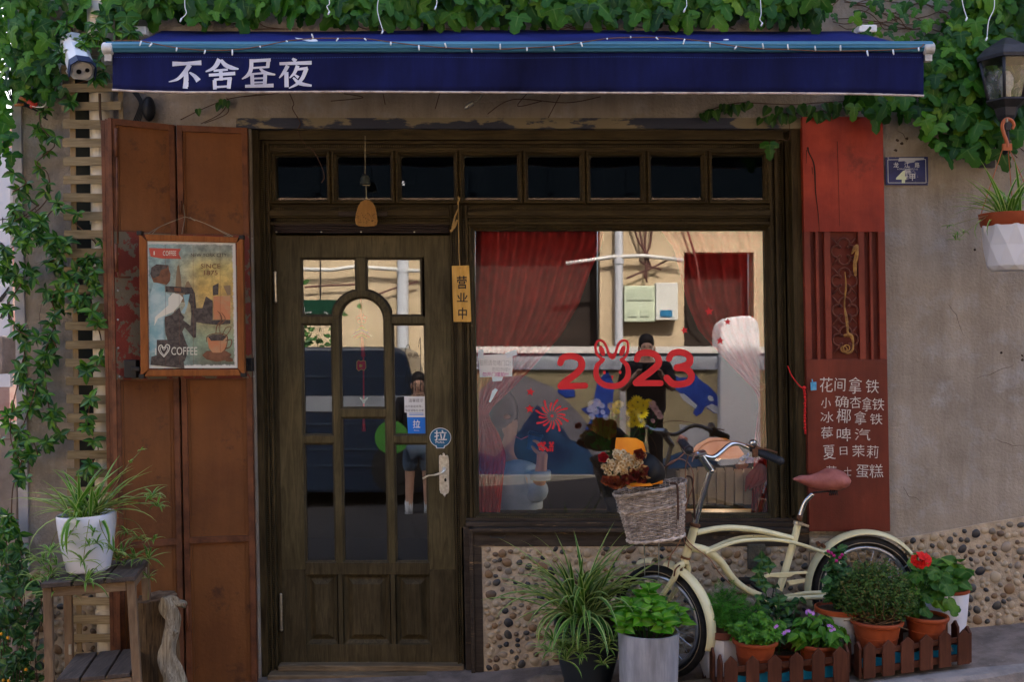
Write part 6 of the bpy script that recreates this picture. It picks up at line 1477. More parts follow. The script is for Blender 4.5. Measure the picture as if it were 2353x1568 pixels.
def leg(xt, xb, y, w=.034, d=.034):
    m = MB(); zt, zb = 0.611, 0.0
    m.hexa([stl(xb, y, zb), stl(xb + w, y, zb), stl(xt + w, y, zt), stl(xt, y, zt), stl(xb, y + d, zb), stl(xb + w, y + d, zb), stl(xt + w, y + d, zt), stl(xt, y + d, zt)]); m.build("leg", sw, ST, bevel=.003)
leg(-0.178, -0.190, YF + .004); leg(0.142, 0.154, YF + .004); leg(-0.176, -0.186, YB - .04); leg(0.146, 0.156, YB - .04)
sbox("rail", swx, -0.143, 0.141, YF + .008, YF + .03, 0.572, 0.610); sbox("rail", swx, -0.143, 0.145, YB - .032, YB - .012, 0.572, 0.610)
sbox("rail", swx, -0.148, 0.148, YF + .008, YF + .03, 0.180, 0.218); sbox("rail", swx, -0.148, 0.150, YB - .032, YB - .012, 0.180, 0.218)
sbox("side_rail", sw, -0.172, -0.150, YF + .04, YB - .042, 0.575, 0.610); sbox("side_rail", sw, 0.150, 0.172, YF + .04, YB - .042, 0.575, 0.610)
for x0 in (-0.142, -0.044, 0.054): sbox("shelf_slat", sl, x0, x0 + 0.088, YF + .004, YB - .005, 0.220, 0.238)
for (x, y, z) in ((0.170, YB - .06, 0.58), (-0.155, YB - .05, 0.27)):
    m = MB(); m.box(stl(x, y, z), (0.014, 0.006, 0.045)); m.build("metal_bracket", steel, ST, bevel=.004)
# white pot
WP = thing("potted_spider_plant", "variegated spider plant in a rounded white pot on top of the wooden stool", "potted plant", stl(-0.035, -0.62, 0.634))
wp = mat("white_glaze", (0.66, 0.67, 0.76), rough=0.28, coat=.2)
TM = Matrix.Rotation(tilt, 3, 'Y')
cpt = stl(-0.035, -0.62, 0.6345)
pot("pot", WP, cpt, [(0.0001, 0), (0.076, 0), (0.086, 0.008), (0.097, 0.06), (0.108, 0.13), (0.117, 0.205), (0.119, 0.235), (0.116, 0.242), (0.110, 0.238), (0.107, 0.20)], wp, 36, TM, 0.10, 0.215, 0.104)
top = cpt + TM @ Vector((0, 0, 0.22))
def azl(rr): return rr.choice([rr.uniform(2.6, 3.9), rr.uniform(-.7, .7), rr.uniform(3.9, 5.5), rr.uniform(.8, 2.4)])
spider(WP, top, 52, 0.27, 0.019, [sp_g, sp_w], azl, (0.35, 1.35), (0.5, 1.7), 0.05)
for az, L, ri_, dr in ((3.2, .36, .62, .85), (3.0, .34, .45, .7), (3.35, .32, .7, 1.1), (0.1, .34, .55, .9), (-.15, .38, .42, .75), (0.25, .33, .75, .95), (4.6, .26, .5, 3.2), (4.9, .28, .4, 3.3), (3.6, .36, .3, 2.6), (5.6, .30, .4, 3.1), (1.0, .30, 1.25, .5), (-.3, .30, 1.0, .5), (0.3, .32, .9, .4), (2.9, .22, 1.1, .6)):
    m = MB(); blade(m, top + Vector((rp.uniform(-.05, .05), rp.uniform(-.05, .05), 0)), az, L, .020, ri_, dr, 10); m.build("leaf", [sp_g, sp_w], WP, smooth=True)
def pp(px, py, Y): return P(px, py, Y)
m = MB(); runs = [([(215, 1185), (262, 1120), (290, 1075), (325, 1035)], -.6), ([(230, 1190), (290, 1150), (330, 1135), (345, 1140)], -.62), ([(240, 1190), (310, 1200), (345, 1260), (342, 1290)], -.52), ([(205, 1195), (198, 1240), (190, 1300)], -.73), ([(170, 1195), (130, 1225), (115, 1265)], -.66), ([(180, 1200), (160, 1230), (150, 1250)], -.72), ([(228, 1195), (235, 1220), (262, 1270)], -.74), ([(255, 1195), (300, 1230), (320, 1240)], -.55), ([(200, 1300), (195, 1330)], -.78), ([(120, 1270), (110, 1330), (130, 1360)], -.72), ([(342, 1290), (340, 1380)], -.5)]
for pts, Y in runs: m.tube(spline([pp(a, b, Y) for a, b in pts], 5), 0.0016, 5)
m.build("runner", mat("runner_green", (0.22, 0.26, 0.08), (0.14, 0.10, 0.05), 20), WP, smooth=True)
for (x, y, Y, n, L) in ((325, 1035, -.6, 6, .025), (300, 1062, -.6, 5, .02), (350, 1140, -.62, 9, .07), (362, 1165, -.62, 9, .08), (345, 1150, -.6, 8, .07), (318, 1238, -.55, 10, .08), (355, 1240, -.55, 8, .06), (292, 1225, -.55, 9, .08), (280, 1275, -.55, 10, .09), (310, 1285, -.55, 12, .10), (342, 1285, -.55, 12, .10), (340, 1330, -.5, 7, .07), (270, 1290, -.55, 10, .08), (190, 1292, -.76, 10, .10), (197, 1340, -.84, 15, .16), (115, 1270, -.68, 11, .09), (100, 1290, -.68, 11, .09), (130, 1300, -.68, 11, .09), (118, 1320, -.7, 12, .10), (85, 1290, -.66, 9, .08), (112, 1340, -.7, 10, .10), (130, 1370, -.74, 9, .14), (160, 1230, -.73, 7, .05), (155, 1250, -.72, 6, .06), (215, 1225, -.75, 8, .07), (262, 1270, -.75, 10, .09), (205, 1255, -.76, 6, .05), (222, 1250, -.76, 8, .07), (80, 1335, -.66, 8, .09)):
    m = MB(); tuft(m, pp(x, y, Y), n + 3, L * .95, .0105, up=.25); m.build("plantlet", [sp_g, sp_w], WP, smooth=True)
# ================================================================ log and driftwood
bark = mat_wood("bark", (0.03, 0.02, 0.013), (0.20, 0.13, 0.07), 'z', 7, 0.9, 0.9, wear=(0.34, 0.27, 0.18), wear_amt=.66, ring=16)
m = MB(); N = 26; rows_ = []
for j in range(20):
    z = j / 19; c = P(lerp(360, 362, z), 0, -0.36); vs = []
    for k in range(N):
        a = 2 * math.pi * k / N; r = 0.090 * (1 + .05 * math.sin(3 * a + z * 2) + .09 * math.sin(7 * a + 1 + z) + .04 * math.sin(13 * a + 5 * z)); r *= 1 + .06 * (1 - z)
        vs.append(Vector((c.x + r * math.cos(a) - z * .01, c.y + r * .9 * math.sin(a), lerp(-0.05, P(0, 1372, -.36).z + .012 * math.sin(a + 1), z))))
    m.v += [tuple(v) for v in vs]
m.f = [[j * N + k, j * N + (k + 1) % N, (j + 1) * N + (k + 1) % N, (j + 1) * N + k] for j in range(19) for k in range(N)] + [[19 * N + k for k in range(N)]]; m.m = [0] * (len(m.f) - 1) + [1]
tag(m.build("log_stump", [bark, mat("log_end", (0.10, 0.06, 0.035), (0.2, 0.13, 0.08), 30, .9)], smooth='auto'), "upright dark split log standing against the shutter beside the stool", "log")
def gnarl(path, rad, seed):
    pth = spline(path, 7); n = 18; m = MB(); rr = random.Random(seed)
    up = Vector((0, 1, 0)); N_ = len(pth)
    for i, p in enumerate(pth):
        t = (pth[min(i + 1, N_ - 1)] - pth[max(i - 1, 0)]).normalized(); a = (up - t * up.dot(t)).normalized(); b = t.cross(a); R0 = plin([(j / (len(rad) - 1), rad[j]) for j in range(len(rad))], i / (N_ - 1))
        for k in range(n):
            an = 2 * math.pi * k / n; r = R0 * (1 + .16 * math.sin(3 * an + i * .35 + seed) + .13 * math.sin(5 * an - i * .22) + .05 * math.sin(9 * an + i * .5))
            m.v.append(tuple(p + (a * math.cos(an) + b * math.sin(an)) * r))
    m.f = [[i * n + k, i * n + (k + 1) % n, (i + 1) * n + (k + 1) % n, (i + 1) * n + k] for i in range(N_ - 1) for k in range(n)] + [list(range(n))[::-1], [(N_ - 1) * n + k for k in range(n)]]
    m.m = [0] * len(m.f); return m
dr_m = mat_wood("driftwood", (0.13, 0.095, 0.06), (0.50, 0.43, 0.32), 'z', 5, 0.85, 1.0, ring=22)
DW = thing("driftwood", "pale gnarled driftwood branch leaning on the dark log", "driftwood", P(385, 1600, -0.5))
g = gnarl([P(402, 1605, -.5), P(400, 1560, -.5), P(386, 1510, -.5), P(392, 1460, -.5), P(396, 1420, -.48), P(386, 1392, -.48), P(382, 1372, -.48)], [.055, .048, .036, .030, .028, .036, .030, .022], 3); g.build("trunk", dr_m, DW, smooth=True)
g = gnarl([P(380, 1384, -.47), P(398, 1380, -.47), P(412, 1388, -.48), P(426, 1391, -.49)], [.024, .019, .016, .013], 5); g.build("limb", dr_m, DW, smooth=True)
g = gnarl([P(392, 1470, -.5), P(400, 1462, -.51), P(404, 1452, -.52)], [.018, .014, .010], 8); g.build("limb", dr_m, DW, smooth=True)
# ================================================================ bicycle
cream = mat("cream_paint", (0.74, 0.70, 0.44), (0.68, 0.62, 0.37), 5, 0.32, coat=.3, col3=(0.20, 0.07, 0.02), s3=48, lo3=0.67, hi3=0.70)
tyre_m = mat("tyre", (0.018, 0.017, 0.017), (0.03, 0.028, 0.027), 30, 0.8); rimm = mat("rim_alloy", (0.50, 0.51, 0.55), rough=0.3, metal=.8); wallm = mat("tyre_line", (0.30, 0.24, 0.17), rough=.8)
rusty = mat("rusty_steel", (0.20, 0.09, 0.045), (0.11, 0.05, 0.03), 60, .75, metal=.2)
RW = P(1988, 1356, -0.12); RR = 0.250
BK = thing("bicycle", "cream cruiser bicycle with wicker basket and brown saddle leaning by the shop window", "bicycle", Vector((RW.x, RW.y, RW.z - RR)))
def wheel(c, fwd, R_):
    f = Vector(fwd).normalized(); z = Vector((0, 0, 1)); ax = f.cross(z).normalized()
    def cp_(r, a, off=0): return c + (f * math.cos(a) + z * math.sin(a)) * r + ax * off
    W = bpy.data.objects.new("wheel", None); COL.objects.link(W); attach(W, BK, c)
    def tor(name, r, w, h, mt, n=56, k=10, offs=0):
        m = MB()
        for i in range(n):
            a = 2 * math.pi * i / n
            for j in range(k):
                b = 2 * math.pi * j / k; m.v.append(tuple(cp_(r + h * math.cos(b), a, w * math.sin(b) + offs)))
        m.f = [[i * k + j, i * k + (j + 1) % k, ((i + 1) % n) * k + (j + 1) % k, ((i + 1) % n) * k + j] for i in range(n) for j in range(k)]; m.m = [0] * len(m.f)
        return m.build(name, mt, W, smooth=True)
    ty = tor("tyre", R_ - .022, .023, .022, tyre_m)
    for s in (-1, 1): tor("tyre_line", R_ - .026, .0015, .0022, wallm, 56, 6, s * .0225)
    tor("rim", R_ - .052, .014, .011, rimm)
    m = MB(); m.tube([cp_(0, 0, -.045), cp_(0, 0, .045)], .016, 10); m.tube([cp_(0, 0, -.06), cp_(0, 0, .06)], .005, 8); m.tube([cp_(0, 0, -.032), cp_(0, 0, -.036)], .026, 12); m.tube([cp_(0, 0, .032), cp_(0, 0, .036)], .026, 12); m.build("hub", chrome, W, smooth='auto')
    m = MB()
    for i in range(28):
        a = 2 * math.pi * i / 28; s = 1 if i % 2 else -1; b = a + (1.2 if (i // 2) % 2 else -1.2)
        m.tube([cp_(.024, b, s * .034), cp_(R_ - .06, a, 0)], .0011, 4)
    tag(m.build("spokes", rimm, W), kind="stuff")
    return cp_
def fender(c, fwd, R_, a0, a1, name="fender", w=.034, side=0.0, par=None):
    f = Vector(fwd).normalized(); z = Vector((0, 0, 1)); ax = f.cross(z).normalized(); m = MB(); n = 34; prof = [(-1.0, -.5), (-.82, -.12), (-.4, .22), (0, .32), (.4, .22), (.82, -.12), (1.0, -.5)]
    for i in range(n + 1):
        a = R(lerp(a0, a1, i / n))
        for (u, h) in prof: m.v.append(tuple(c + (f * math.cos(a) + z * math.sin(a)) * (R_ + h * .022) + ax * u * w))
    k = len(prof); m.f = [[i * k + j, i * k + j + 1, (i + 1) * k + j + 1, (i + 1) * k + j] for i in range(n) for j in range(k - 1)]; m.m = [0] * len(m.f)
    o = m.build(name, cream, par or BK, smooth=True); s = o.modifiers.new("solid", 'SOLIDIFY'); s.thickness = .0015; return o
FW = P(1517, 1429, -0.34); th = R(43); ffwd = Vector((-math.cos(th), math.sin(th), 0)); fax = Vector((-math.sin(th), -math.cos(th), 0))
wheel(RW, (-1, 0, 0), RR); wheel(FW, ffwd, RR)
fender(RW, (-1, 0, 0), RR + .024, -18, 162, w=.036)
fender(FW, ffwd, RR + .024, 98, 196, w=.033)
fender(FW, ffwd, RR + .024, 66, 84, w=.033)
HY = -0.42
def B_(px, py, Y): return P(px, py, Y)
m = MB()
head_t, head_b = B_(1596, 1212, HY), B_(1577, 1278, HY + .005)
m.tube([head_t, head_b], .019, 14)
tl_ = lambda pts: spline(pts, 6)
m.tube(tl_([B_(1600, 1225, HY), B_(1645, 1216, -.39), B_(1689, 1214, -.36), B_(1749, 1221, -.31), B_(1820, 1238, -.25)]), .0135, 12)
m.tube(tl_([B_(1586, 1258, HY), B_(1625, 1268, -.40), B_(1655, 1291, -.37), B_(1686, 1333, -.34), B_(1722, 1360, -.31), B_(1770, 1378, -.27)]), [.020, .020, .0175, .0165, .016, .016], 14)
m.tube([B_(1834, 1203, -.23), B_(1826, 1237, -.24), B_(1796, 1340, -.255), B_(1782, 1382, -.26)], .0165, 14)
for dy, y2, k in ((-.035, 0, 0), (.035, -8, 1)):
    m.tube(tl_([B_(1621, 1272 - k * 6, -.40 + dy * .6), B_(1689, 1247 + y2, -.36 + dy), B_(1749, 1241 + y2 * .8, -.31 + dy), B_(1809, 1245, -.27 + dy), B_(1869, 1262, -.20 + dy), B_(1915, 1284, -.16 + dy), B_(1980, 1352, -.125 + dy * 1.6)]), .0085, 10)
for dy in (-.055, .045):
    m.tube([B_(1778, 1376, -.26 + dy * .3), B_(1850, 1364, -.18 + dy), B_(1988, 1358, -.125 + dy)], .009, 10)
m.tube([B_(1806, 1377, -.30), B_(1905, 1372, -.22)], .0115, 10)
m.tube([B_(1768, 1385, -.30), B_(1778, 1385, -.20)], .024, 12)
m.build("frame", cream, BK, smooth='auto')
m = MB(); m.tube([head_t + Vector((0, 0, .002)), head_t + Vector((0.003, 0, .016))], .023, 14); m.tube([head_b + Vector((-.002, 0, -.004)), head_b + Vector((-.004, 0, -.014))], .022, 14)
m.tube([B_(1568, 1325, -.40), B_(1574, 1300, -.41)], .006, 6); m.box(B_(1560, 1308, -.43), (.03, .02, .05)); m.tube(tl_([B_(1562, 1300, -.45), B_(1552, 1310, -.47), B_(1549, 1325, -.46)]), .004, 6); m.build("rusty_collar", rusty, BK, smooth='auto')
# fork
m = MB(); crown = B_(1572, 1296, HY)
m.tube([head_b, crown], .017, 12)
for s in (1, -1):
    o = fax * s * .048
    m.tube(spline([crown + o * .2, crown + o * .8 + ffwd * .01 + Vector((0, 0, -.012)), crown + o + ffwd * .02 + Vector((0, 0, -.06)), FW + o + ffwd * .0 + Vector((0, 0, .08)) + ffwd * -.01, FW + o], 5), [.015, .014, .0135, .011, .009], 10)
m.build("fork", cream, BK, smooth='auto')
# chain guard
m = MB(); cgp = [(1737, 1342), (1741, 1333), (1750, 1325), (1770, 1319), (1793, 1317), (1855, 1314), (1857, 1320), (1825, 1322), (1818, 1327), (1800, 1330), (1770, 1327), (1755, 1332), (1748, 1341)]
m.uprism(cgp, -.335, -.325, fn=lambda a, b, Y, Yr: P(a, b, Yr) + Vector((0, Y - Yr, 0))); cgp2 = [(1808, 1336), (1850, 1331), (1850, 1340), (1815, 1347)]; m.uprism(cgp2, -.33, -.322, fn=lambda a, b, Y, Yr: P(a, b, Yr) + Vector((0, Y - Yr, 0)))
m.build("chain_guard", cream, BK, bevel=.003)
m = MB(); m.lathe(B_(1775, 1383, -.31), [(.0001, 0), (.06, 0), (.06, .004), (.0001, .004)], 26, 0, rotm(R(90), 0, 0)); m.build("chainring", chrome, BK)
for s, ang in ((-1, 40), (1, 220)):
    m = MB(); c = B_(1775, 1383, -.33 if s < 0 else -.17); d = Vector((math.cos(R(ang)), 0, -math.sin(R(ang)))) * .13; m.tube([c, c + d], .009, 8); m.box(c + d + Vector((0, s * .05, 0)), (.08, .06, .022)); m.build("pedal", black, BK, bevel=.003)
# seat post and saddle
m = MB(); m.tube(spline([B_(1837, 1192, -.23), B_(1843, 1172, -.23), B_(1852, 1152, -.235), B_(1868, 1135, -.24)], 5), .0115, 12); m.build("seat_post", chrome, BK, smooth=True)
m = MB(); m.tube([B_(1836, 1197, -.23), B_(1838, 1184, -.23)], .0125, 12); m.build("post_rust", rusty, BK, smooth=True)
m = MB(); m.tube([B_(1833, 1207, -.23), B_(1834.5, 1199, -.23)], .022, 14); m.box(B_(1846, 1206, -.26), (.05, .012, .010), rot=rotm(0, R(20), 0)); m.build("seat_clamp", steel, BK, smooth='auto')
m = MB(); NS_, K = 26, 18
for i in range(NS_ + 1):
    t = i / NS_; x = lerp(1823, 1951, t)
    topy = plin([(0, 1100), (.12, 1093), (.3, 1092.5), (.45, 1086), (.6, 1077), (.75, 1077), (.9, 1084), (1, 1100)], t); boty = plin([(0, 1104), (.12, 1112), (.3, 1122), (.45, 1130), (.6, 1132), (.75, 1131), (.9, 1124), (1, 1108)], t)
    hw = plin([(0, .012), (.1, .022), (.35, .034), (.6, .075), (.8, .098), (.93, .078), (1, .03)], t); cy = (topy + boty) / 2; hh = (boty - topy) / 2
    for k in range(K):
        a = 2 * math.pi * k / K; p = P(x, cy - hh * math.sin(a) * (1 if math.sin(a) > 0 else .92), -.24); p.y += hw * math.cos(a) ; m.v.append(tuple(p))
m.f = [[i * K + k, i * K + (k + 1) % K, (i + 1) * K + (k + 1) % K, (i + 1) * K + k] for i in range(NS_) for k in range(K)] + [list(range(K)), [NS_ * K + k for k in range(K)]]; m.m = [0] * len(m.f)
m.build("saddle", mat("saddle_brown", (0.42, 0.15, 0.125), (0.30, 0.09, 0.075), 14, .5, bump=.12, bscale=200), BK, smooth=True)
m = MB()
for dy in (-.05, .04):
    for k in range(1): m.tube([B_(1905 + q * 1.2, 1133 + 6 * math.sin(q * 1.6), -.24 + dy + .008 * math.cos(q * 1.6)) for q in range(18)], .0022, 5)
m.tube([B_(1868, 1133, -.27), B_(1925, 1128, -.28)], .004, 6); m.build("saddle_spring", black, BK, smooth=True)
# stem and bars
CL = B_(1608, 1045, -.47)
m = MB(); m.tube(spline([B_(1597, 1205, HY), B_(1612, 1150, -.43), B_(1631, 1086, -.445)], 3), .0125, 14); m.ell(B_(1633, 1082, -.446), .017, 12, 8); m.tube([B_(1633, 1081, -.446), CL], [.016, .015, .017], 12); m.tube([CL - fax * .028, CL + fax * .028], .0185, 12); m.build("stem", chrome, BK, smooth='auto')
m = MB(); hbR = spline([CL, B_(1637, 1052, -.44), B_(1658, 1038, -.41), B_(1675, 1024, -.39), B_(1693, 1020, -.37), B_(1719, 1029, -.36), B_(1742, 1040, -.37)], 6); hbL = spline([CL, B_(1592, 1046, -.52), B_(1577, 1040, -.56), B_(1568, 1024, -.60), B_(1566, 1014, -.63), B_(1570, 1016, -.68)], 6)
m.tube(hbR, .0105, 12); m.tube(hbL, .0105, 12); m.build("handlebar", chrome, BK, smooth=True)
gm = mat("grip_black", (0.025, 0.026, 0.032), rough=.55)
m = MB(); a, b = B_(1737, 1037, -.37), B_(1793, 1060, -.46); m.tube([a, b], .0165, 14); 
for k in range(14): q = a.lerp(b, k / 14 + .04); m.tube([q, q + (b - a) * .03], .0178, 14)
m.ell(b, .0185, 12, 8); m.build("grip", gm, BK, smooth='auto')
m = MB(); a, b = B_(1567, 1015, -.66), B_(1583, 1034, -.80); m.tube([a, b], .0165, 14); m.tube([b, b + (b - a) * .04], .0185, 14); m.ell(b + (b - a) * .04, .011, 12, 6)
for k in range(10): q = a.lerp(b, k / 10 + .04); m.tube([q, q + (b - a) * .03], .0178, 14)
m.build("grip", gm, BK, smooth='auto')
m = MB(); m.tube([B_(1733, 1031, -.37), B_(1739, 1036, -.37)], .020, 10); m.box(B_(1735, 1042, -.39), (.022, .02, .035)); m.tube([B_(1738, 1030, -.39), B_(1765, 1034, -.42), B_(1786, 1041, -.46)], .0035, 6); m.build("brake_lever", rusty, BK, smooth='auto')
m = MB(); m.tube([B_(1562, 1016, -.65), B_(1566, 1006, -.66), B_(1574, 1012, -.68)], .013, 8); m.build("brake_lever", mat("clamp_brown", (0.30, 0.13, 0.09), rough=.7), BK, smooth='auto')
m = MB(); m.lathe(B_(1730, 1022, -.375), [(.018, 0), (.019, .006), (.016, .016), (.008, .022), (.0001, .023)], 16, 0, rotm(R(15), R(8), 0)); m.build("bell", chrome, BK, smooth='auto')
m = MB(); m.box(B_(1728, 1032, -.37), (.022, .026, .026)); m.build("bell_base", black, BK, bevel=.003)
m = MB()
for pts in ([(1575, 1040, -.62), (1552, 1060, -.60), (1527, 1075, -.50)], [(1527, 1076, -.50), (1545, 1060, -.50), (1565, 1056, -.50), (1582, 1066, -.49), (1593, 1090, -.48), (1592, 1120, -.47), (1578, 1160, -.46), (1573, 1210, -.45), (1573, 1245, -.44), (1590, 1265, -.44)],
            [(1590, 1062, -.56), (1600, 1040, -.52), (1625, 1018, -.48), (1660, 1013, -.44), (1700, 1018, -.40), (1733, 1028, -.38)], [(1582, 1045, -.58), (1575, 1080, -.50), (1577, 1140, -.47), (1572, 1200, -.46), (1578, 1240, -.45), (1600, 1262, -.44), (1630, 1285, -.42), (1655, 1320, -.39), (1680, 1345, -.36)],
            [(1572, 1225, -.46), (1555, 1258, -.46), (1540, 1280, -.45), (1535, 1305, -.44)]): m.tube(spline([B_(*p) for p in pts], 5), .0026, 5)
m.build("brake_cable", mat("cable_rust", (0.27, 0.13, 0.08), rough=.6), BK, smooth=True)
m = MB(); m.tube([B_(2071, 1311, -.17), B_(2097, 1290, -.17)], .003, 6); m.tube([B_(1535, 1430, -.37), B_(1622, 1427, -.47)], .0022, 5); m.tube([B_(1480, 1243, -.50), B_(1482, 1345, -.42)], .0022, 5); m.tube([B_(1514, 1243, -.50), B_(1513, 1345, -.42)], .0022, 5); m.build("stay_wire", rimm, BK)
m = MB()
for x, y in ((1889, 1253), (1878, 1248)): m.tube([B_(x, y, -.14), B_(x + 5, y + 5, -.16)], .009, 8)
m.build("rusty_bolt", rusty, BK, smooth='auto')
# basket: woven wicker
wk = mat("wicker", (0.27, 0.215, 0.18), (0.56, 0.47, 0.40), 40, .8, rnd=.6)
bc = P(1500, 1180, -.55); BT = R(-7); RM = Matrix.Rotation(BT, 3, 'Y')
def bp(a, h, dr=0.0):      # a angle, h 0 bottom..1 top
    rx = lerp(.117, .150, h) + dr; ry = lerp(.085, .110, h) + dr
    c_, s_ = math.cos(a), math.sin(a); e = .82
    x = rx * math.copysign(abs(c_) ** e, c_); y = ry * math.copysign(abs(s_) ** e, s_); z = lerp(-.105, .108, h) + 0.012 * h * c_ * 1.0
    return bc + RM @ Vector((x, y, z))
m = MB(); NST = 38; rows_n = 27
for rI in range(rows_n):
    h = (rI + .5) / rows_n; N = NST * 4; path = []
    if rI == 18: pass
    for i in range(N):
        a = 2 * math.pi * i / N; off = .0034 * math.sin(NST * a / 2 * 1.0 + (math.pi if rI % 2 else 0)); path.append(bp(a, h + .003 * math.sin(a * 5 + rI), off))
    m.tube(path, .0029, 5, closed=True)
BKT = m.build("basket", wk, BK, smooth=True)
m = MB()
for k in range(NST):
    a = 2 * math.pi * (k + .5) / NST; m.tube([bp(a, t / 8) for t in range(9)], .0026, 5)
tag(m.build("stakes", wk, BKT, smooth=True), kind="stuff")
m = MB()
for h, r, k in ((1.0, .0052, 0), (1.02, .0048, 1), (.985, .0045, 2), (.66, .0045, 0), (.635, .0045, 1), (0.0, .005, 0), (.02, .0045, 1)):
    m.tube([bp(2 * math.pi * i / 90, h + .008 * math.sin(i * 1.1 + k * 2), .005 + .002 * math.cos(i * 1.1 + k * 2)) for i in range(90)], r, 6, closed=True)
m.build("rim_braid", wk, BKT, smooth=True)
m = MB(); m.poly([bp(2 * math.pi * i / 30, .02, -.004) for i in range(30)]); m.build("bottom", wk, BKT)
m = MB(); m.tube(spline([B_(1540, 1112, -.66), B_(1552, 1112, -.67), B_(1557, 1125, -.67), B_(1558, 1195, -.66)], 5), .0045, 6); m.tube(spline([B_(1577, 1095, -.45), B_(1588, 1098, -.45), B_(1592, 1115, -.45), B_(1597, 1195, -.44)], 5), .0045, 6); m.box(B_(1573, 1190, -.50), (.06, .03, .04), rot=rotm(0, R(-10), 0)); m.build("basket_bracket", mat("bracket_brown", (0.07, 0.035, 0.025), rough=.6), BK, smooth='auto')
# dried bouquet in the basket
DBQ = thing("dried_bouquet", "dried bouquet of roses and cream daisies in orange paper lying in the bicycle basket", "bouquet", P(1470, 1110, -.55))
orp = mat("orange_paper", (0.85, 0.28, 0.01), (0.75, 0.20, 0.01), 6, .7, bump=.2, bscale=20)
m = MB(); rows_p = [[(1412, 1050, -.56), (1414, 1020, -.52), (1416, 1007, -.50)], [(1430, 1060, -.52), (1438, 1020, -.48), (1440, 1006, -.46)], [(1460, 1075, -.52), (1462, 1025, -.47), (1462, 1008, -.45)], [(1480, 1085, -.55), (1482, 1045, -.50), (1478, 1017, -.47)], [(1490, 1110, -.60), (1492, 1078, -.58), (1485, 1040, -.54)], [(1500, 1117, -.62), (1520, 1110, -.60), (1522, 1072, -.56)]]
vs = []
rows_s = [spline([P(*q) for q in r], 3) for r in rows_p[:5]]
L_ = len(rows_s[0])
for r in rows_s: vs += r
m.add(vs, [(i * L_ + j, i * L_ + j + 1, (i + 1) * L_ + j + 1, (i + 1) * L_ + j) for i in range(4) for j in range(L_ - 1)])
m.add([P(1478, 1117, -.66), P(1523, 1112, -.62), P(1524, 1070, -.56), P(1510, 1080, -.60)], [(0, 1, 2, 3)]); m.add([P(1440, 1120, -.67), P(1500, 1117, -.66), P(1490, 1106, -.64), P(1445, 1112, -.66)], [(0, 1, 2, 3)])
o = m.build("orange_wrap", orp, DBQ, smooth=True); o.modifiers.new("solid", 'SOLIDIFY').thickness = .0015
m = MB(); Mx = (Vector((.85, .5, -.35))).to_track_quat('Z', 'Y').to_matrix(); m.lathe(P(1478, 1080, -.60), [(.075, -.01), (.070, .03), (.05, .08), (.02, .11), (.0001, .115)], 18, 0, Mx); m.build("black_wrap", mat("black_paper", (0.012, 0.012, 0.013), rough=.55), DBQ, smooth=True)
dz_c = mat("daisy_cream", (0.66, 0.50, 0.28), (0.42, 0.28, 0.14), 60, .8); dz_y = mat("daisy_eye", (0.35, 0.19, 0.05), rough=.9); rs_m = mat("rose_dry", (0.26, 0.045, 0.03), (0.15, 0.025, 0.02), 30, .7); rs_o = mat("rose_rust", (0.36, 0.10, 0.04), (0.22, 0.05, 0.03), 30, .7); rs_r = mat("rose_red", (0.42, 0.02, 0.03), rough=.7)
rb_ = random.Random(12); m = MB(); blossoms = MB()
for k in range(85):
    while True:
        x = rb_.uniform(1386, 1478); y = rb_.uniform(1038, 1108)
        if ((x - 1432) / 48) ** 2 + ((y - 1073) / 36) ** 2 < 1: break
    Y = -.66 + .08 * (((x - 1432) / 48) ** 2 + ((y - 1073) / 36) ** 2) + rb_.uniform(-.015, .02); c = P(x, y, Y); Mx = Vector((rb_.uniform(-.8, .5), -1, rb_.uniform(-.3, .9))).to_track_quat('Z', 'Y').to_matrix()
    petals(blossoms, c, rb_.uniform(.011, .017), 7, Mx, 0, .25, .7); blossoms.ell(c + Mx @ Vector((0, 0, .003)), .004, 6, 4, 1)
blossoms.build("daisies", [dz_c, dz_y], DBQ)["kind"] = "stuff"
m.ell(P(1440, 1085, -.58), (.085, .05, .06), 14, 8); m.build("foliage_core", mat("dry_stem", (0.09, 0.06, 0.03), (0.05, 0.06, 0.02), 40, .9), DBQ, smooth=True)
def rose(c, r, mt, seed):
    rr = random.Random(seed); m = MB(); Mx = Vector((rr.uniform(-.5, .3), -1, rr.uniform(0, .6))).to_track_quat('Z', 'Y').to_matrix()
    for ring_, (n, rr_, hh) in enumerate(((5, 1.0, .5), (5, .75, .75), (4, .5, .95), (3, .28, 1.1))):
        for k in range(n):
            a = 2 * math.pi * k / n + ring_ * .6; q = []
            for i in range(5):
                for j in range(4):
                    an = a + (i / 4 - .5) * 1.5; t = j / 3; rad = r * rr_ * (.35 + .65 * math.sin(t * 1.7)) * (1 + .12 * math.sin(i * 2 + seed)); q.append(c + Mx @ Vector((rad * math.cos(an), rad * math.sin(an), r * hh * t - r * .3 + (.1 * r * math.sin(i * 1.9) if j == 3 else 0))))
            m.add(q, [(i * 4 + j, i * 4 + j + 1, (i + 1) * 4 + j + 1, (i + 1) * 4 + j) for i in range(4) for j in range(3)])
    m.build("rose", mt, DBQ, smooth=True)
for i, (x, y, r, mt) in enumerate(((1386, 1052, .022, rs_r), (1469, 1046, .026, rs_m), (1412, 1110, .030, rs_o), (1392, 1106, .022, rs_o), (1455, 1092, .028, rs_m), (1478, 1082, .024, rs_m), (1474, 1098, .027, rs_m), (1440, 1102, .024, rs_m), (1425, 1112, .022, rs_o))): rose(P(x, y, -.69), r, mt, i + 3)
m = MB()
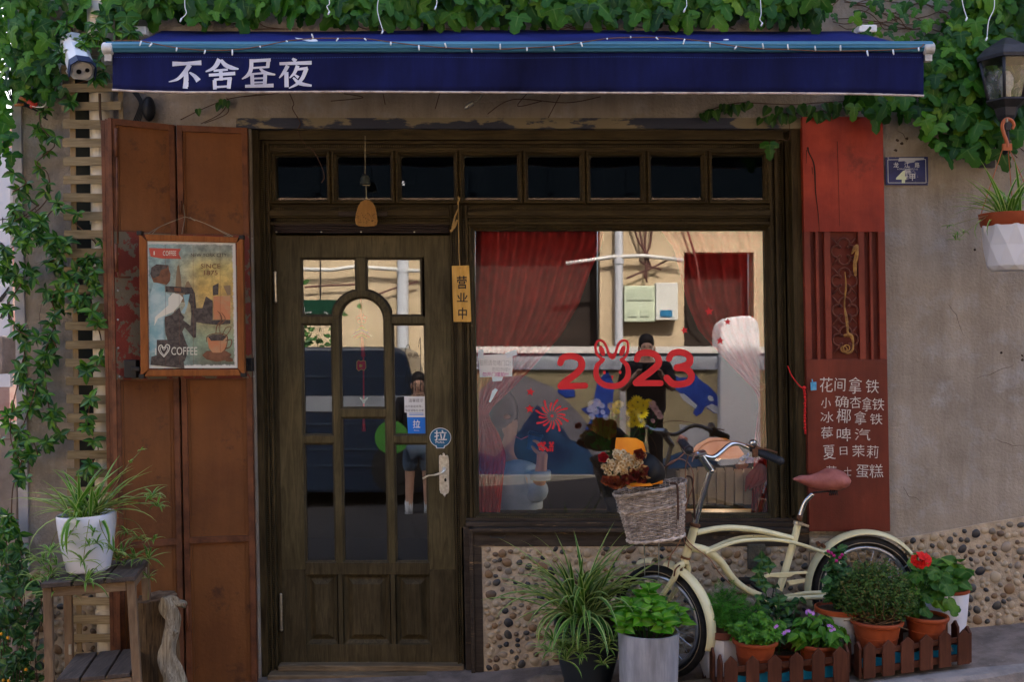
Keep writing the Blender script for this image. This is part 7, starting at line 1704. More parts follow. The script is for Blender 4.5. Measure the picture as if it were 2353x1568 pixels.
for k in range(22):
    x = rb_.uniform(1425, 1490); y = rb_.uniform(1045, 1118); c = P(x, y, -.69); a = rb_.uniform(0, 6.28); d = Vector((math.cos(a), -.2, math.sin(a))); s = Vector((-math.sin(a), 0, math.cos(a))) * .007; L = rb_.uniform(.02, .04); m.add([c, c + d * L * .5 + s, c + d * L, c + d * L * .5 - s], [(0, 1, 2, 3)])
tag(m.build("dry_leaves", mat("dry_leaf", (0.42, 0.26, 0.10), (0.28, 0.15, 0.06), 30, .8), DBQ), kind="stuff")
# ================================================================ pots and plants at the foot of the wall
# 1 big spider plant
T = thing("potted_spider_plant", "large dark spider plant in a charcoal pot left of the bicycle front wheel", "potted plant", P(1348, 1580, -.38))
c0 = Vector((P(1350, 0, -.38).x, -.38, ground(P(1350, 0, -.38).x))); H_ = P(0, 1424, -.38).z - c0.z
pot("pot", T, c0, [(.08, 0), (.10, .02), (.135, H_ * .5), (.145, H_ * .9), (.150, H_), (.14, H_), (.135, H_ * .9)], mat("charcoal_pot", (0.022, 0.028, 0.036), rough=.45), 30, None, 0, H_ * .93, .136)
cr = c0 + Vector((-.02, -.02, H_ + .0))
spider(T, cr, 135, .42, .022, [sp_d, sp_w], None, (.45, 1.45), (.7, 2.4), .05)
for az, L, ri_, dr in [(rp.uniform(2.4, 6.9), rp.uniform(.34, .52), rp.uniform(.9, 1.5), rp.uniform(.3, 1.6)) for _ in range(30)] + [(rp.uniform(3.6, 5.8), .3, .7, 3.0) for _ in range(12)]:
    m = MB(); blade(m, cr + Vector((rp.uniform(-.04, .04), rp.uniform(-.05, .03), 0)), az, L, .021, ri_, dr, 10); m.build("leaf", [sp_d, sp_w], T, smooth=True)
for (x, y, n, L) in ((1290, 1490, 14, .12), (1310, 1500, 14, .12), (1335, 1505, 14, .11), (1272, 1475, 12, .11), (1300, 1520, 14, .12), (1395, 1490, 12, .10), (1410, 1475, 10, .10), (1325, 1475, 12, .11), (1265, 1500, 10, .1), (1385, 1530, 8, .08)):
    m = MB(); tuft(m, P(x, y, -.56), n + 4, L, .012, up=.3); m.build("plantlet", [sp_g, sp_w], T, smooth=True)
# 2 concrete pot with broad bright leaves
T = thing("potted_hydrangea", "bright green leafy plant in a pale streaked concrete cylinder pot", "potted plant", P(1490, 1600, -.58))
x_ = P(1490, 0, -.60).x; c0 = Vector((x_, -.60, ground(x_))); H_ = P(0, 1450, -.60).z - c0.z
conc = mat("pot_concrete", (0.46, 0.46, 0.52), (0.30, 0.31, 0.35), 4, .7, stretch=(4, 4, 1), bump=.1, streak=.4, lo=.35, hi=.65, col3=(0.16, 0.165, 0.19), s3=3, lo3=.6, hi3=.8)
pot("pot", T, c0, [(.118, 0), (.120, .01), (.129, H_ - .006), (.129, H_), (.120, H_), (.118, H_ - .04)], conc, 36, None, 0, H_ - .035, .118)
br = mat_leaf("bright_leaf", [(0, (0.035, 0.17, 0.006)), (.5, (0.07, 0.26, 0.010)), (1, (0.15, 0.36, 0.02))], rough=.35, trans=.3, vein=.5)
pro = [scalloped(br, 6, .34, drop=d, amp=.03) for d in (.15, .35, .55)]
places = []; stv = MB()
for k in range(15):
    a = 2.399 * k; r = .10 * math.sqrt(k / 15); b = c0 + Vector((r * math.cos(a) * .6, r * math.sin(a) * .6, H_ - .03)); tp = c0 + Vector((r * math.cos(a) * 1.35, r * math.sin(a) * 1.3 - .01, H_ + .15 - r * .95 + rp.uniform(-.01, .03))); stv.tube([b, tp], .003, 5)
    for lev in range(3):
        for j in range(4):
            an = a + j * 1.5708 + lev * .78; d = Vector((math.cos(an), math.sin(an), .25 + .35 * lev - .2)); s = rp.uniform(.055, .088) * (1 - .15 * lev); places.append((leaf_M(tp - Vector((0, 0, .045 - .022 * lev)), d, (rp.uniform(-.4, .4), -.7, rp.uniform(.4, 1)), s, rp.uniform(-.4, .4)), s - .01 * (r < .05)))
leaf_cloud(T, pro, places, stv, limit=150)
# generic clouds
def stalks(T, c, H0, n, R_, Ht, protos, size, per, limit=120, lean=None, droop=0, stem_r=.0022, up=.3, smat=None, flat=False):
    places = []; sv = MB()
    for k in range(n):
        a = rp.uniform(0, 6.283); r = R_ * math.sqrt(rp.random()); b = c + Vector((r * .35 * math.cos(a), r * .35 * math.sin(a), H0)); h = Ht * rp.uniform(.6, 1.05) * (1 - .3 * (r / R_) ** 2)
        tp = c + Vector((r * math.cos(a), r * math.sin(a), H0 + h)) + (lean or Vector((0, 0, 0))); pth = spline([b, b.lerp(tp, .5) + Vector((rp.uniform(-.015, .015), rp.uniform(-.015, .015), .01)), tp], 5); sv.tube(pth, stem_r, 4)
        for j in range(per):
            t = rp.uniform(.25, 1.0); p = pth[min(len(pth) - 1, int(t * len(pth)))]; an = rp.uniform(0, 6.283); d = Vector((math.cos(an), math.sin(an), rp.uniform(-.5, .6) - droop)); s = size * rp.uniform(.65, 1.15); places.append((leaf_M(p, d, (rp.uniform(-.3, .3), -.6, up + .5), s, rp.uniform(-.4, .4)), s))
    leaf_cloud(T, protos, places, sv, smat, limit)
mum = mat_leaf("mum_leaf", [(0, (0.028, 0.12, 0.010)), (.6, (0.055, 0.19, 0.012)), (1, (0.12, 0.28, 0.02))], rough=.5, trans=.2)
mumd = mat_leaf("mum_dark", [(0, (0.015, 0.06, 0.016)), (.6, (0.025, 0.09, 0.02)), (1, (0.04, 0.13, 0.025))], rough=.5, trans=.15)
def lobed(mt): return leaf_from_outline([(0, 0), (.10, .10), (.34, .14), (.24, .28), (.46, .42), (.28, .48), (.40, .70), (.20, .70), (.18, .88), (0, 1.0)], 0, .2, mt, tip_drop=.3)
lob = [lobed(mum)]; lobd = [lobed(mumd)]
ovm = [scalloped(mum, 5, .30, drop=.4, amp=.06), scalloped(mum, 5, .28, drop=.8, amp=.06)]
# 3 asparagus fern behind
T = thing("asparagus_fern", "feathery bright green asparagus fern in a faceted white pot behind the bicycle front mudguard", "potted plant", P(1655, 1560, -.30))
x_ = P(1653, 0, -.44).x; c0 = Vector((x_, -.44, ground(x_))); Hp = P(0, 1452, -.44).z - c0.z
pot("pot", T, c0, [(.055, 0), (.062, .01), (.090, Hp * .42), (.094, Hp * .92), (.090, Hp * .93)], mat("white_facet", (0.68, 0.68, 0.72), rough=.4), 8)
m = MB(); m.lathe(c0, [(.09, Hp * .93), (.098, Hp * .96), (.098, Hp * 1.08), (.088, Hp * 1.08), (.086, Hp)], 28); m.build("inner_pot", mat("terra_brown", (0.16, 0.05, 0.03), rough=.6), T, smooth='auto')
fern = mat_leaf("fern_green", [(0, (0.03, 0.13, 0.012)), (.6, (0.055, 0.22, 0.016)), (1, (0.10, 0.31, 0.025))], rough=.6, trans=.3, vein=0)
m = MB()
for k in range(150):
    a = rp.uniform(0, 6.283); r = .14 * math.sqrt(rp.random()); b = c0 + Vector((r * .3 * math.cos(a), r * .3 * math.sin(a), Hp * 1.02)); tp = c0 + Vector((r * 1.0 * math.cos(a) - .01 + .06 * rp.random(), r * math.sin(a) * .8, Hp + rp.uniform(.02, .22) * (1 - .5 * r / .14) + .03)); pth = spline([b, b.lerp(tp, .6) + Vector((0, 0, .03)), tp], 7)
    for p in pth[3:]:
        for j in range(5):
            d = Vector((rp.uniform(-1, 1), rp.uniform(-1, 1), rp.uniform(-.4, 1))).normalized() * rp.uniform(.012, .026); s = d.orthogonal().normalized() * .0009; m.add([p - s, p + s, p + d], [(0, 1, 2)])
tag(m.build("fronds", fern, T), kind="stuff")
# picket planters
pk_w = mat_wood("picket_wood", (0.075, 0.026, 0.016), (0.125, 0.045, 0.026), 'z', 5, .6, .25, wear=(0.20, 0.10, 0.05), wear_amt=.72, rnd=.15)
blue_pl = mat("blue_plastic", (0.01, 0.22, 0.36), (0.02, 0.30, 0.46), 14, .35, col3=(0.45, 0.35, 0.24), s3=9, lo3=.60, hi3=.63)
def picket(mb_par, p, dirv, w, h, th, name="picket", lean=0.0):
    d = Vector(dirv).normalized(); n = Vector((d.y, -d.x, 0)); pts = [(-w / 2, 0), (w / 2, 0), (w / 2, h * .84), (w * .42, h * .86), (0, h), (-w * .42, h * .86), (-w / 2, h * .84)]
    m = MB(); q = [p + d * (a + lean * b) + Vector((0, 0, b)) for a, b in pts]; k = len(q); m.add([v + n * th / 2 for v in q] + [v - n * th / 2 for v in q], [list(range(k)), list(range(2 * k - 1, k - 1, -1))] + [(i, i + k, (i + 1) % k + k, (i + 1) % k) for i in range(k)]); m.build(name, pk_w, mb_par, bevel=.0025)
def planter(label, A, B, dpt, n, h, sideL=2, floor_items=True, group="picket planters on the pavement"):
    """A,B: world front bottom corners, dpt vector backwards"""
    T = thing("picket_planter", label, "planter", (A + B) / 2, group); d = (B - A); dn = d.normalized(); L = d.length; w = .056; th_ = .012
    for k in range(n):
        p = A + d * ((k + .5 * w / L * 1.0) / (n - 1 + w / L)) ; picket(T, A + dn * (w / 2 + (L - w) * k / (n - 1)), dn, w * rp.uniform(.94, 1.03), h * rp.uniform(.96, 1.02), th_, lean=rp.uniform(-.01, .01))
    def rail(a, b, z0, z1, t, off):
        u = (b - a).normalized(); nn = Vector((u.y, -u.x, 0)); m = MB(); a2 = a - nn * off; b2 = b - nn * off
        m.hexa([a2 + nn * t / 2 + Vector((0, 0, z0)), b2 + nn * t / 2 + Vector((0, 0, z0)), b2 + nn * t / 2 + Vector((0, 0, z1)), a2 + nn * t / 2 + Vector((0, 0, z1)), a2 - nn * t / 2 + Vector((0, 0, z0)), b2 - nn * t / 2 + Vector((0, 0, z0)), b2 - nn * t / 2 + Vector((0, 0, z1)), a2 - nn * t / 2 + Vector((0, 0, z1))]); m.build("rail", pk_w, T, bevel=.002)
    A2, B2 = A + dpt, B + dpt
    for (a, b) in ((A, B), (A2, B2)):
        s = 1
        rail(a + dn * .004, b - dn * .004, h * .60, h * .74, .012, th_ + .001 if a is A else -.001 - th_); rail(a + dn * .004, b - dn * .004, h * .08, h * .26, .012, th_ + .001 if a is A else -.001 - th_)
    for k in range(n): picket(T, A2 + dn * (w / 2 + (L - w) * k / (n - 1)), dn, w, h, th_)
    dd = dpt.normalized(); LL = dpt.length
    for a in (A - dn * .008, B + dn * .008):
        for k in range(3): picket(T, a + dd * (.03 + (LL - .06) * k / 2), dd, .05, h * rp.uniform(.97, 1.03), th_)
    m = MB()   # blue plastic lining
    q = []
    for i in range(25):
        t = i / 24; p = A.lerp(B, lerp(.03, .97, t)) + dd * .035
        q += [p + Vector((0, .004 * math.sin(t * 30), h * .20)), p + Vector((0, .008 * math.sin(t * 40 + 1), h * (.46 + .05 * math.sin(t * 23))))]
    m.add(q, [(i * 2, i * 2 + 2, i * 2 + 3, i * 2 + 1) for i in range(24)]); m.build("plastic_lining", blue_pl, T, smooth=True)
    m = MB(); m.hexa([A + dd * .03 + Vector((0, 0, h * .1)), B + dd * .03 + Vector((0, 0, h * .1)), B + dd * .03 + Vector((0, 0, h * .22)), A + dd * .03 + Vector((0, 0, h * .22)), A2 - dd * .03 + Vector((0, 0, h * .1)), B2 - dd * .03 + Vector((0, 0, h * .1)), B2 - dd * .03 + Vector((0, 0, h * .22)), A2 - dd * .03 + Vector((0, 0, h * .22))]); m.build("floor_board", pk_w, T)
    return T
PA, PBt = P(1664, 1592, -.67), P(1946, 1583, -.665)
A = Vector((PA.x, PA.y, ground(PA.x))); Bq = Vector((PBt.x, PBt.y, ground(PBt.x)))
HPk = P(0, 1503, -.67).z - ground(P(1760, 0, -.67).x)
planter("dark brown picket planter holding the lobed green plant and lilac flowers", A, Bq, Vector((-.03, .27, .002)), 6, HPk)
PC, PD = P(1983, 1562, -.63), P(2228, 1526, -.565)
A2_ = Vector((PC.x, PC.y, PC.z)); B2_ = Vector((PD.x, PD.y, PD.z))
planter("dark brown picket planter fencing the shrub and red geranium pots", A2_, B2_, Vector((-.035, .24, .0)), 6, P(0, 1477, -.63).z - PC.z)
# 4 chrysanthemum in planter 1
def gpos(px, Y): x = P(px, 0, Y).x; return Vector((x, Y, ground(x)))
def fromrim(px, py, Y, H): q = P(px, py, Y); return Vector((q.x, Y, q.z - H))
T = thing("potted_chrysanthemum", "low leafy green chrysanthemum in a terracotta pot at the left of the near planter", "potted plant", gpos(1735, -.55))
c0 = fromrim(1735, 1470, -.57, .125); terracotta_pot(T, c0, .096, .125)
stalks(T, c0, .10, 34, .135, .13, lob, .038, 13, 200, lean=Vector((-.01, 0, 0))); 
places = []
T = thing("potted_rose", "dark glossy rose bush shoots rising behind the low green plant", "potted plant", gpos(1790, -.42))
c0 = gpos(1788, -.43); terracotta_pot(T, c0, .085, .11)
rosel = mat_leaf("rose_leaf", [(0, (0.012, 0.055, 0.018)), (.6, (0.02, 0.085, 0.022)), (1, (0.06, 0.15, 0.025))], rough=.35, trans=.15)
rov = [scalloped(rosel, 6, .36, drop=.25, amp=.05)]
stalks(T, c0, .09, 16, .15, .34, rov, .048, 9, 120)
for (x, y) in ((1745, 1310), (1750, 1285), (1742, 1330), (1755, 1345), (1765, 1300)):
    for j in range(4): inst(rov[0], "leaf", T, leaf_M(P(x, y, -.45), (math.cos(j * 1.6), -.2, math.sin(j * 1.6) * .6), (0, -1, .6), .04))
m = MB(); m.tube(spline([P(1765, 1400, -.43), P(1757, 1340, -.45), P(1748, 1280, -.45)], 5), .002, 5); m.build("shoot", stm, T)
# 5 lilac flowers with drooping leaves
T = thing("potted_lilac_flower", "plant with drooping pointed leaves and small lilac flowers at the right of the near planter", "potted plant", gpos(1875, -.55))
c0 = fromrim(1878, 1478, -.53, .12); terracotta_pot(T, c0, .085, .12)
stalks(T, c0, .10, 24, .13, .13, ovm, .062, 8, 200, droop=.35)
lil = mat("petal_lilac", (0.42, 0.16, 0.55), (0.55, 0.25, 0.62), 90, .6)
for (x, y) in ((1862, 1405), (1868, 1410), (1856, 1408), (1785, 1440), (1808, 1452), (1800, 1456), (1905, 1440), (1912, 1446)):
    m = MB(); c = P(x, y, -.66)
    for j in range(3): petals(m, c + Vector((rp.uniform(-.01, .01), -.01, rp.uniform(-.006, .006))), .007, 5, Vector((rp.uniform(-.5, .5), -1, .5)).to_track_quat('Z', 'Y').to_matrix(), 0, .3, .8)
    m.build("blossom", lil, T)
# 6 tall chrysanthemum in white pot with terracotta rim
T = thing("potted_daisy_plant", "tall dark lobed plant with tiny magenta buds in a white pot with a terracotta rim", "potted plant", gpos(1925, -.42))
c0 = fromrim(1928, 1397, -.40, .19); pot("pot", T, c0, [(.07, 0), (.085, .14), (.094, .165), (.094, .17)], mat("white_pot", (0.60, 0.60, 0.64), rough=.35), 28)
m = MB(); m.lathe(c0, [(.092, .168), (.104, .172), (.106, .192), (.098, .194), (.094, .18)], 30); m.build("rim_liner", terra, T, smooth='auto'); m = MB(); m.lathe(c0, [(.094, .18), (.0001, .184)], 20); m.build("soil", soil, T)
stalks(T, c0, .18, 15, .075, .27, lobd, .046, 13, 160, lean=Vector((.01, 0, 0)))
mg = mat("bud_magenta", (0.35, 0.02, 0.15), rough=.6); m = MB()
for (x, y) in ((1910, 1272), (1916, 1278), (1930, 1282), (1922, 1290), (1903, 1268), (1935, 1276)): m.ell(P(x, y, -.42), .008, 7, 5)
m.build("bud", mg, T, smooth=True)
# 7 dense small-leaved shrub
T = thing("potted_shrub", "dense rounded twiggy thyme-like shrub in a terracotta pot in the right planter", "potted plant", gpos(2014, -.5))
c0 = fromrim(2014, 1424, -.50, .13); terracotta_pot(T, c0, .112, .13)
twm = mat("twig_brown", (0.20, 0.12, 0.06), (0.12, 0.07, 0.035), 30, .85); shm = mat_leaf("shrub_leaf", [(0, (0.03, 0.07, 0.014)), (.5, (0.05, 0.11, 0.018)), (.85, (0.085, 0.15, 0.025)), (1, (0.20, 0.14, 0.05))], rough=.6, trans=.15, vein=0)
m = MB(); tw_ = MB()
CN = P(2014, 1360, -.50)
for k in range(300):
    while True:
        q = Vector((rp.uniform(-1, 1), rp.uniform(-1, 1), rp.uniform(-.45, 1)))
        if .25 < q.length < 1: break
    tp = CN + Vector((q.x * .172, q.y * .14, q.z * .138 + .008 * math.sin(q.x * 9))); b = c0 + Vector((q.x * .02, q.y * .02, .12)); md = b.lerp(tp, .55) + Vector((q.x * .02, q.y * .02, -.02)); pth = spline([b, md, tp], 5)
    if k < 90: tw_.tube(pth, [.0038, .0022, .001], 4)
    for j in range(26):
        p = pth[-1].lerp(pth[len(pth) // 2 + 1], rp.random() ** 1.6) + Vector((rp.gauss(0, .008), rp.gauss(0, .008), rp.gauss(0, .008))); d = Vector((rp.uniform(-1, 1), rp.uniform(-1, 1), rp.uniform(-.3, 1))).normalized(); L = rp.uniform(.010, .020); s = d.orthogonal().normalized() * L * .26; m.add([p, p + d * L * .5 + s, p + d * L, p + d * L * .5 - s], [(0, 1, 2, 3)])
tag(m.build("leaves", shm, T), kind="stuff"); tw_.build("stem", twm, T, smooth=True)
for k in range(12):
    m = MB(); a = rp.uniform(0, 6.28); b = c0 + Vector((.09 * math.cos(a), .09 * math.sin(a), .13)); m.tube([b, b + Vector((rp.uniform(-.08, .08), -.03, rp.uniform(-.02, .05)))], .0018, 4); m.build("dry_twig", twm, T)
# 8 geranium
T = thing("potted_geranium", "geranium with one bright red flower head in a terracotta pot at the right planter", "potted plant", gpos(2128, -.45))
c0 = fromrim(2128, 1414, -.47, .12); terracotta_pot(T, c0, .095, .12)
ger = mat_leaf("geranium_leaf", [(0, (0.025, 0.10, 0.012)), (.6, (0.05, 0.16, 0.015)), (1, (0.12, 0.26, 0.02))], rough=.5, trans=.3, vein=.4)
def round_leaf(mt):
    n = 18; vs = [(0, 0, 0)]; vn = [1.0]
    for k in range(n):
        a = -math.pi / 2 + .35 + (2 * math.pi - .7) * k / (n - 1); r = .5 * (1 + .08 * math.cos(k * 2.6)); vs.append((r * math.cos(a), .32 + r * math.sin(a), .10 * math.sin(k * 1.3))); vn.append(.3 if k % 3 else .8)
    me = bpy.data.meshes.new("leaf"); me.from_pydata(vs, [], [(0, i, i + 1) for i in range(1, n)]); me.materials.append(mt); at = me.attributes.new("vein", 'FLOAT', 'POINT'); at.data.foreach_set("value", vn); me.polygons.foreach_set("use_smooth", [True] * len(me.polygons)); return me
gl = [round_leaf(ger)]
sv = MB(); sv.tube(spline([c0 + Vector((0, 0, .1)), P(2120, 1370, -.47), P(2116, 1330, -.49), P(2118, 1300, -.50)], 5), [.007, .005, .003], 7)
places = []
for (x, y, s) in ((2075, 1345, .085), (2085, 1330, .08), (2100, 1350, .075), (2130, 1345, .08), (2145, 1330, .075), (2160, 1350, .08), (2150, 1375, .085), (2095, 1385, .08), (2080, 1400, .07), (2140, 1310, .07), (2105, 1320, .06), (2172, 1380, .075), (2185, 1395, .06), (2120, 1365, .06), (2090, 1365, .07), (2110, 1400, .06), (2165, 1320, .075), (2178, 1345, .07)):
    p = P(x, y, -.47 + rp.uniform(-.05, .05)); sv.tube(spline([P(2118, 1375, -.47), p.lerp(P(2118, 1375, -.47), .5) + Vector((0, 0, .02)), p], 4), .0022, 5); a = rp.uniform(-.6, .6)
    for j in range(2): places.append((leaf_M(p + Vector((rp.uniform(-.02, .02), .02 * j, rp.uniform(-.02, .02) * j)), (math.sin(a + j) * .8, -.5, -.5 + .3 * j), (rp.uniform(-.4, .4), -.7, .7), s * (1 - .2 * j)), s))
leaf_cloud(T, gl, places, sv)
m = MB(); gr = mat("geranium_red", (0.62, 0.010, 0.008), rough=.6); rg = random.Random(3)
for k in range(26):
    q = Vector((rg.gauss(0, 1), rg.gauss(0, 1), rg.gauss(0, 1))).normalized(); c = P(2117, 1288, -.50) + Vector((q.x * .033, q.y * .03, q.z * .026)); petals(m, c, .018, 5, (q + Vector((0, -.5, .2))).to_track_quat('Z', 'Y').to_matrix(), 0, .25, .95)
m.build("flower_head", gr, T)
# 9 white pot right with big leaves
T = thing("potted_leafy_plant", "tall white pot of broad green leaves at the right end behind the red geranium", "potted plant", gpos(2175, -.25))
c0 = gpos(2172, -.26); Hq = P(0, 1350, -.26).z - c0.z; pot("pot", T, c0, [(.065, 0), (.075, .01), (.092, Hq * .5), (.101, Hq * .93), (.10, Hq * .94)], MATS["white_glaze"], 32)
m = MB(); m.lathe(c0, [(.096, Hq * .93), (.104, Hq * .95), (.105, Hq), (.097, Hq), (.092, Hq * .93)], 30); m.build("rim_liner", terra, T, smooth='auto'); m = MB(); m.lathe(c0, [(.093, Hq * .95), (.0001, Hq * .97)], 20); m.build("soil", soil, T)
stalks(T, c0, Hq * .9, 15, .13, .19, [heart(ger)], .075, 7, 110, lean=Vector((-.02, -.02, 0)))
# second plain white pot glimpsed between
T = thing("white_pot", "white empty plastic pot half hidden behind the shrub and the geranium", "pot", gpos(2075, -.22))
c0 = gpos(2078, -.24); pot("pot", T, c0, [(.06, 0), (.085, .16), (.09, .19), (.085, .19), (.08, .16)], MATS["white_pot"], 24, None, 0, .16, .079)
# white faceted pot lower (behind wheel) already stands under the fern; loose board on the ground
m = MB(); m.box(gpos(1600, -.55) + Vector((-.1, 0, .016)), (.5, .09, .026), rot=rotm(0, R(-5.2), R(4))); tag(m.build("old_plank", mat_wood("plank_wood", (0.12, 0.085, 0.05), (0.22, 0.16, 0.10), 'x', 5, .85, .5), bevel=.004), "old weathered plank lying on the pavement under the front wheel", "plank")
m = MB(); rck = random.Random(5)
g = gnarl([gpos(1215, -.32) + Vector((0, 0, .0)), gpos(1250, -.34) + Vector((0, 0, .02)), gpos(1300, -.34) + Vector((0, 0, .02)), gpos(1330, -.34)], [.03, .05, .05, .03], 2); tag(g.build("flat_rock", mat("rock_brown", (0.12, 0.10, 0.085), (0.2, 0.165, 0.14), 12, .95, bump=.8), smooth=True), "low rough brown stone on the ground at the foot of the pebble wall", "stone")
# ================================================================ wall lantern and hanging pot
LN = thing("wall_lantern", "dark metal wall lantern with tapered glass panes among the ivy at the right edge", "lantern", P(2308, 190, -.25))
lm = mat("lantern_metal", (0.045, 0.045, 0.055), (0.03, 0.03, 0.036), 30, .5, metal=.3); LC = P(2312, 0, -.25)
def lz(v): return P(0, v, -.25).z
def hexr(r, z, n=6, rot=R(0)): return [Vector((LC.x + r * math.cos(rot + 2 * math.pi * k / n), LC.y + r * math.sin(rot + 2 * math.pi * k / n), z)) for k in range(n)]
def loft(m, rings, n, mi=0, caps=True):
    b = len(m.v)
    for r_ in rings: m.v += [tuple(p) for p in r_]
    for i in range(len(rings) - 1):
        for k in range(n): m.f.append([b + i * n + k, b + i * n + (k + 1) % n, b + (i + 1) * n + (k + 1) % n, b + (i + 1) * n + k]); m.m.append(mi)
    if caps: m.f.append([b + k for k in range(n)]); m.f.append([b + (len(rings) - 1) * n + k for k in range(n)]); m.m += [mi, mi]
m = MB(); loft(m, [hexr(.132, lz(142)), hexr(.136, lz(134)), hexr(.115, lz(122)), hexr(.098, lz(113)), hexr(.05, lz(98)), hexr(.02, lz(88))], 6); m.build("roof", lm, LN, bevel=.003)
rt_, rb2 = hexr(.118, lz(143)), hexr(.082, lz(231))
for k in range(6):
    m = MB(); a, b = rt_[k], rb2[k]; m.tube([a, a.lerp(b, .5) + Vector((0, 0, 0)), b], .007, 6); m.build("post", lm, LN, smooth=True)
    m = MB(); a2, b2 = rt_[(k + 1) % 6], rb2[(k + 1) % 6]; m.add([a, a2, b2, b], [(0, 1, 2, 3)]); m.build("glass_pane", mat_glass("lantern_glass", .0, (0.85, 0.86, 0.84), dirt=.9), LN)
m = MB(); loft(m, [hexr(.090, lz(231)), hexr(.094, lz(235)), hexr(.070, lz(244)), hexr(.055, lz(250)), hexr(.045, lz(268)), hexr(.03, lz(280)), hexr(.02, lz(300))], 6); m.build("base", lm, LN, bevel=.002)
m = MB(); m.tube(spline([Vector((LC.x, LC.y, lz(295))), Vector((LC.x + .02, LC.y + .05, lz(345))), Vector((LC.x + .02, -.02, lz(335)))], 5), .012, 8); m.box(Vector((LC.x + .02, -.012, lz(325))), (.07, .02, .16)); m.build("wall_arm", lm, LN, smooth='auto')
m = MB(); m.lathe(Vector((LC.x, LC.y, lz(225))), [(.02, 0), (.02, .03), (.03, .05), (.03, .09), (.015, .12), (.0001, .125)], 14); m.build("lamp_bulb", mat("bulb_glass", (0.5, 0.48, 0.42), rough=.3), LN, smooth=True)
HP = thing("hanging_plant", "spider plant in a white faceted pot with terracotta liner hanging from an orange hook", "hanging plant", P(2312, 600, -.35))
orr = mat("orange_plastic", (0.42, 0.11, 0.04), rough=.45)
m = MB(); m.tube(spline([P(2326, 296, -.33), P(2330, 286, -.33), P(2322, 275, -.33), P(2310, 275, -.33), P(2303, 288, -.33), P(2306, 305, -.33), P(2313, 325, -.33), P(2314, 338, -.33)], 5), [.006, .008, .0085, .008, .010], 8); m.box(P(2314, 338, -.33), (.04, .012, .03)); m.build("hook", orr, HP, smooth='auto')
m = MB(); m.tube([P(2312, 272, -.335), P(2312, 280, -.33)], .008, 8); m.build("nail", steel, HP)
c0 = P(2318, 622, -.35)
for (dx, dy) in ((-.125, 0), (.10, -.06), (.07, .10)):
    m = MB(); m.tube([P(2312 + dx * 60, 340, -.33), Vector((c0.x + dx, c0.y + dy, P(0, 494, -.35).z))], .0018, 5); m.build("hanger_cord", orr, HP)
def fac(r, z, n=9, tw=0): return [Vector((c0.x + r * math.cos(2 * math.pi * (k + tw) / n), c0.y + r * math.sin(2 * math.pi * (k + tw) / n), c0.z + z)) for k in range(n)]
zt_ = P(0, 519, -.35).z - c0.z
m = MB(); n = 9; A_ = fac(.075, 0, n, 0); Bb = fac(.094, .02, n, .5); C_ = fac(.106, zt_ * .55, n, 0); D_ = fac(.117, zt_, n, .5)
m.v = [tuple(p) for p in A_ + Bb + C_ + D_]; m.f = [list(range(n))[::-1]]
for k in range(n):
    k1 = (k + 1) % n
    m.f += [[k, k1, n + k], [n + k, k1, n + k1], [n + k, n + k1, 2 * n + k1], [n + k, 2 * n + k1, 2 * n + k], [2 * n + k, 2 * n + k1, 3 * n + k], [3 * n + k, 2 * n + k1, 3 * n + k1]]
m.m = [0] * len(m.f); m.build("outer_pot", mat("white_pot2", (0.66, 0.66, 0.70), rough=.4), HP)
m = MB(); z2 = P(0, 492, -.35).z - c0.z; m.lathe(c0, [(.112, zt_ - .004), (.118, zt_ + .004), (.124, z2 - .008), (.126, z2), (.118, z2), (.112, z2 - .03)], 32); m.build("liner", terra, HP, smooth='auto'); m = MB(); m.lathe(c0, [(.114, z2 - .02), (.0001, z2 - .012)], 20); m.build("soil", soil, HP)
tp = c0 + Vector((0, 0, z2 - .015))
spider(HP, tp, 46, .26, .018, [sp_g, sp_w], None, (.6, 1.45), (.4, 1.6), .04)
for az, L, ri_, dr in ((3.3, .24, .6, .9), (3.0, .26, .4, .6), (3.5, .2, .3, 2.6), (3.2, .19, .2, 2.9), (3.9, .22, .8, 1.0), (2.8, .26, .7, .9), (3.1, .25, 1.0, .5), (3.3, .28, 1.25, .3)):
    m = MB(); blade(m, tp + Vector((rp.uniform(-.06, 0), rp.uniform(-.05, .02), 0)), az, L, .015, ri_, dr, 9); m.build("leaf", [sp_g, sp_w], HP, smooth=True)
m = MB(); m.tube(spline([P(2270, 495, -.4), P(2230, 505, -.42), P(2195, 515, -.42)], 4), .0015, 4); m.tube(spline([P(2265, 500, -.4), P(2230, 525, -.42), P(2205, 545, -.42)], 4), .0015, 4); m.build("runner", MATS["runner_green"], HP)
for x, y, n_, L in ((2182, 518, 8, .045), (2200, 540, 9, .05), (2196, 552, 8, .045), (2214, 532, 6, .03)):
    m = MB(); tuft(m, P(x, y, -.42), n_, L, .007, up=.2); m.build("plantlet", [sp_g, sp_w], HP, smooth=True)
# yellow-green sprig at the lantern's right
m = MB(); m.tube(spline([P(2352, 330, -.3), P(2350, 400, -.3), P(2345, 450, -.3)], 4), .002, 4)
# plaster damage marks
m = MB()
for (x, y, r) in ((2240, 574, 3), (2301, 811, 3)): m.ell(P(x, y, -.001), (r / S, .003, r / S), 8, 5)
tag(m.build("screw_hole", mat("hole_dark", (0.03, 0.02, 0.015), rough=.9)), "two small dark screw holes in the bare plaster right of the red shutter", "screw holes")
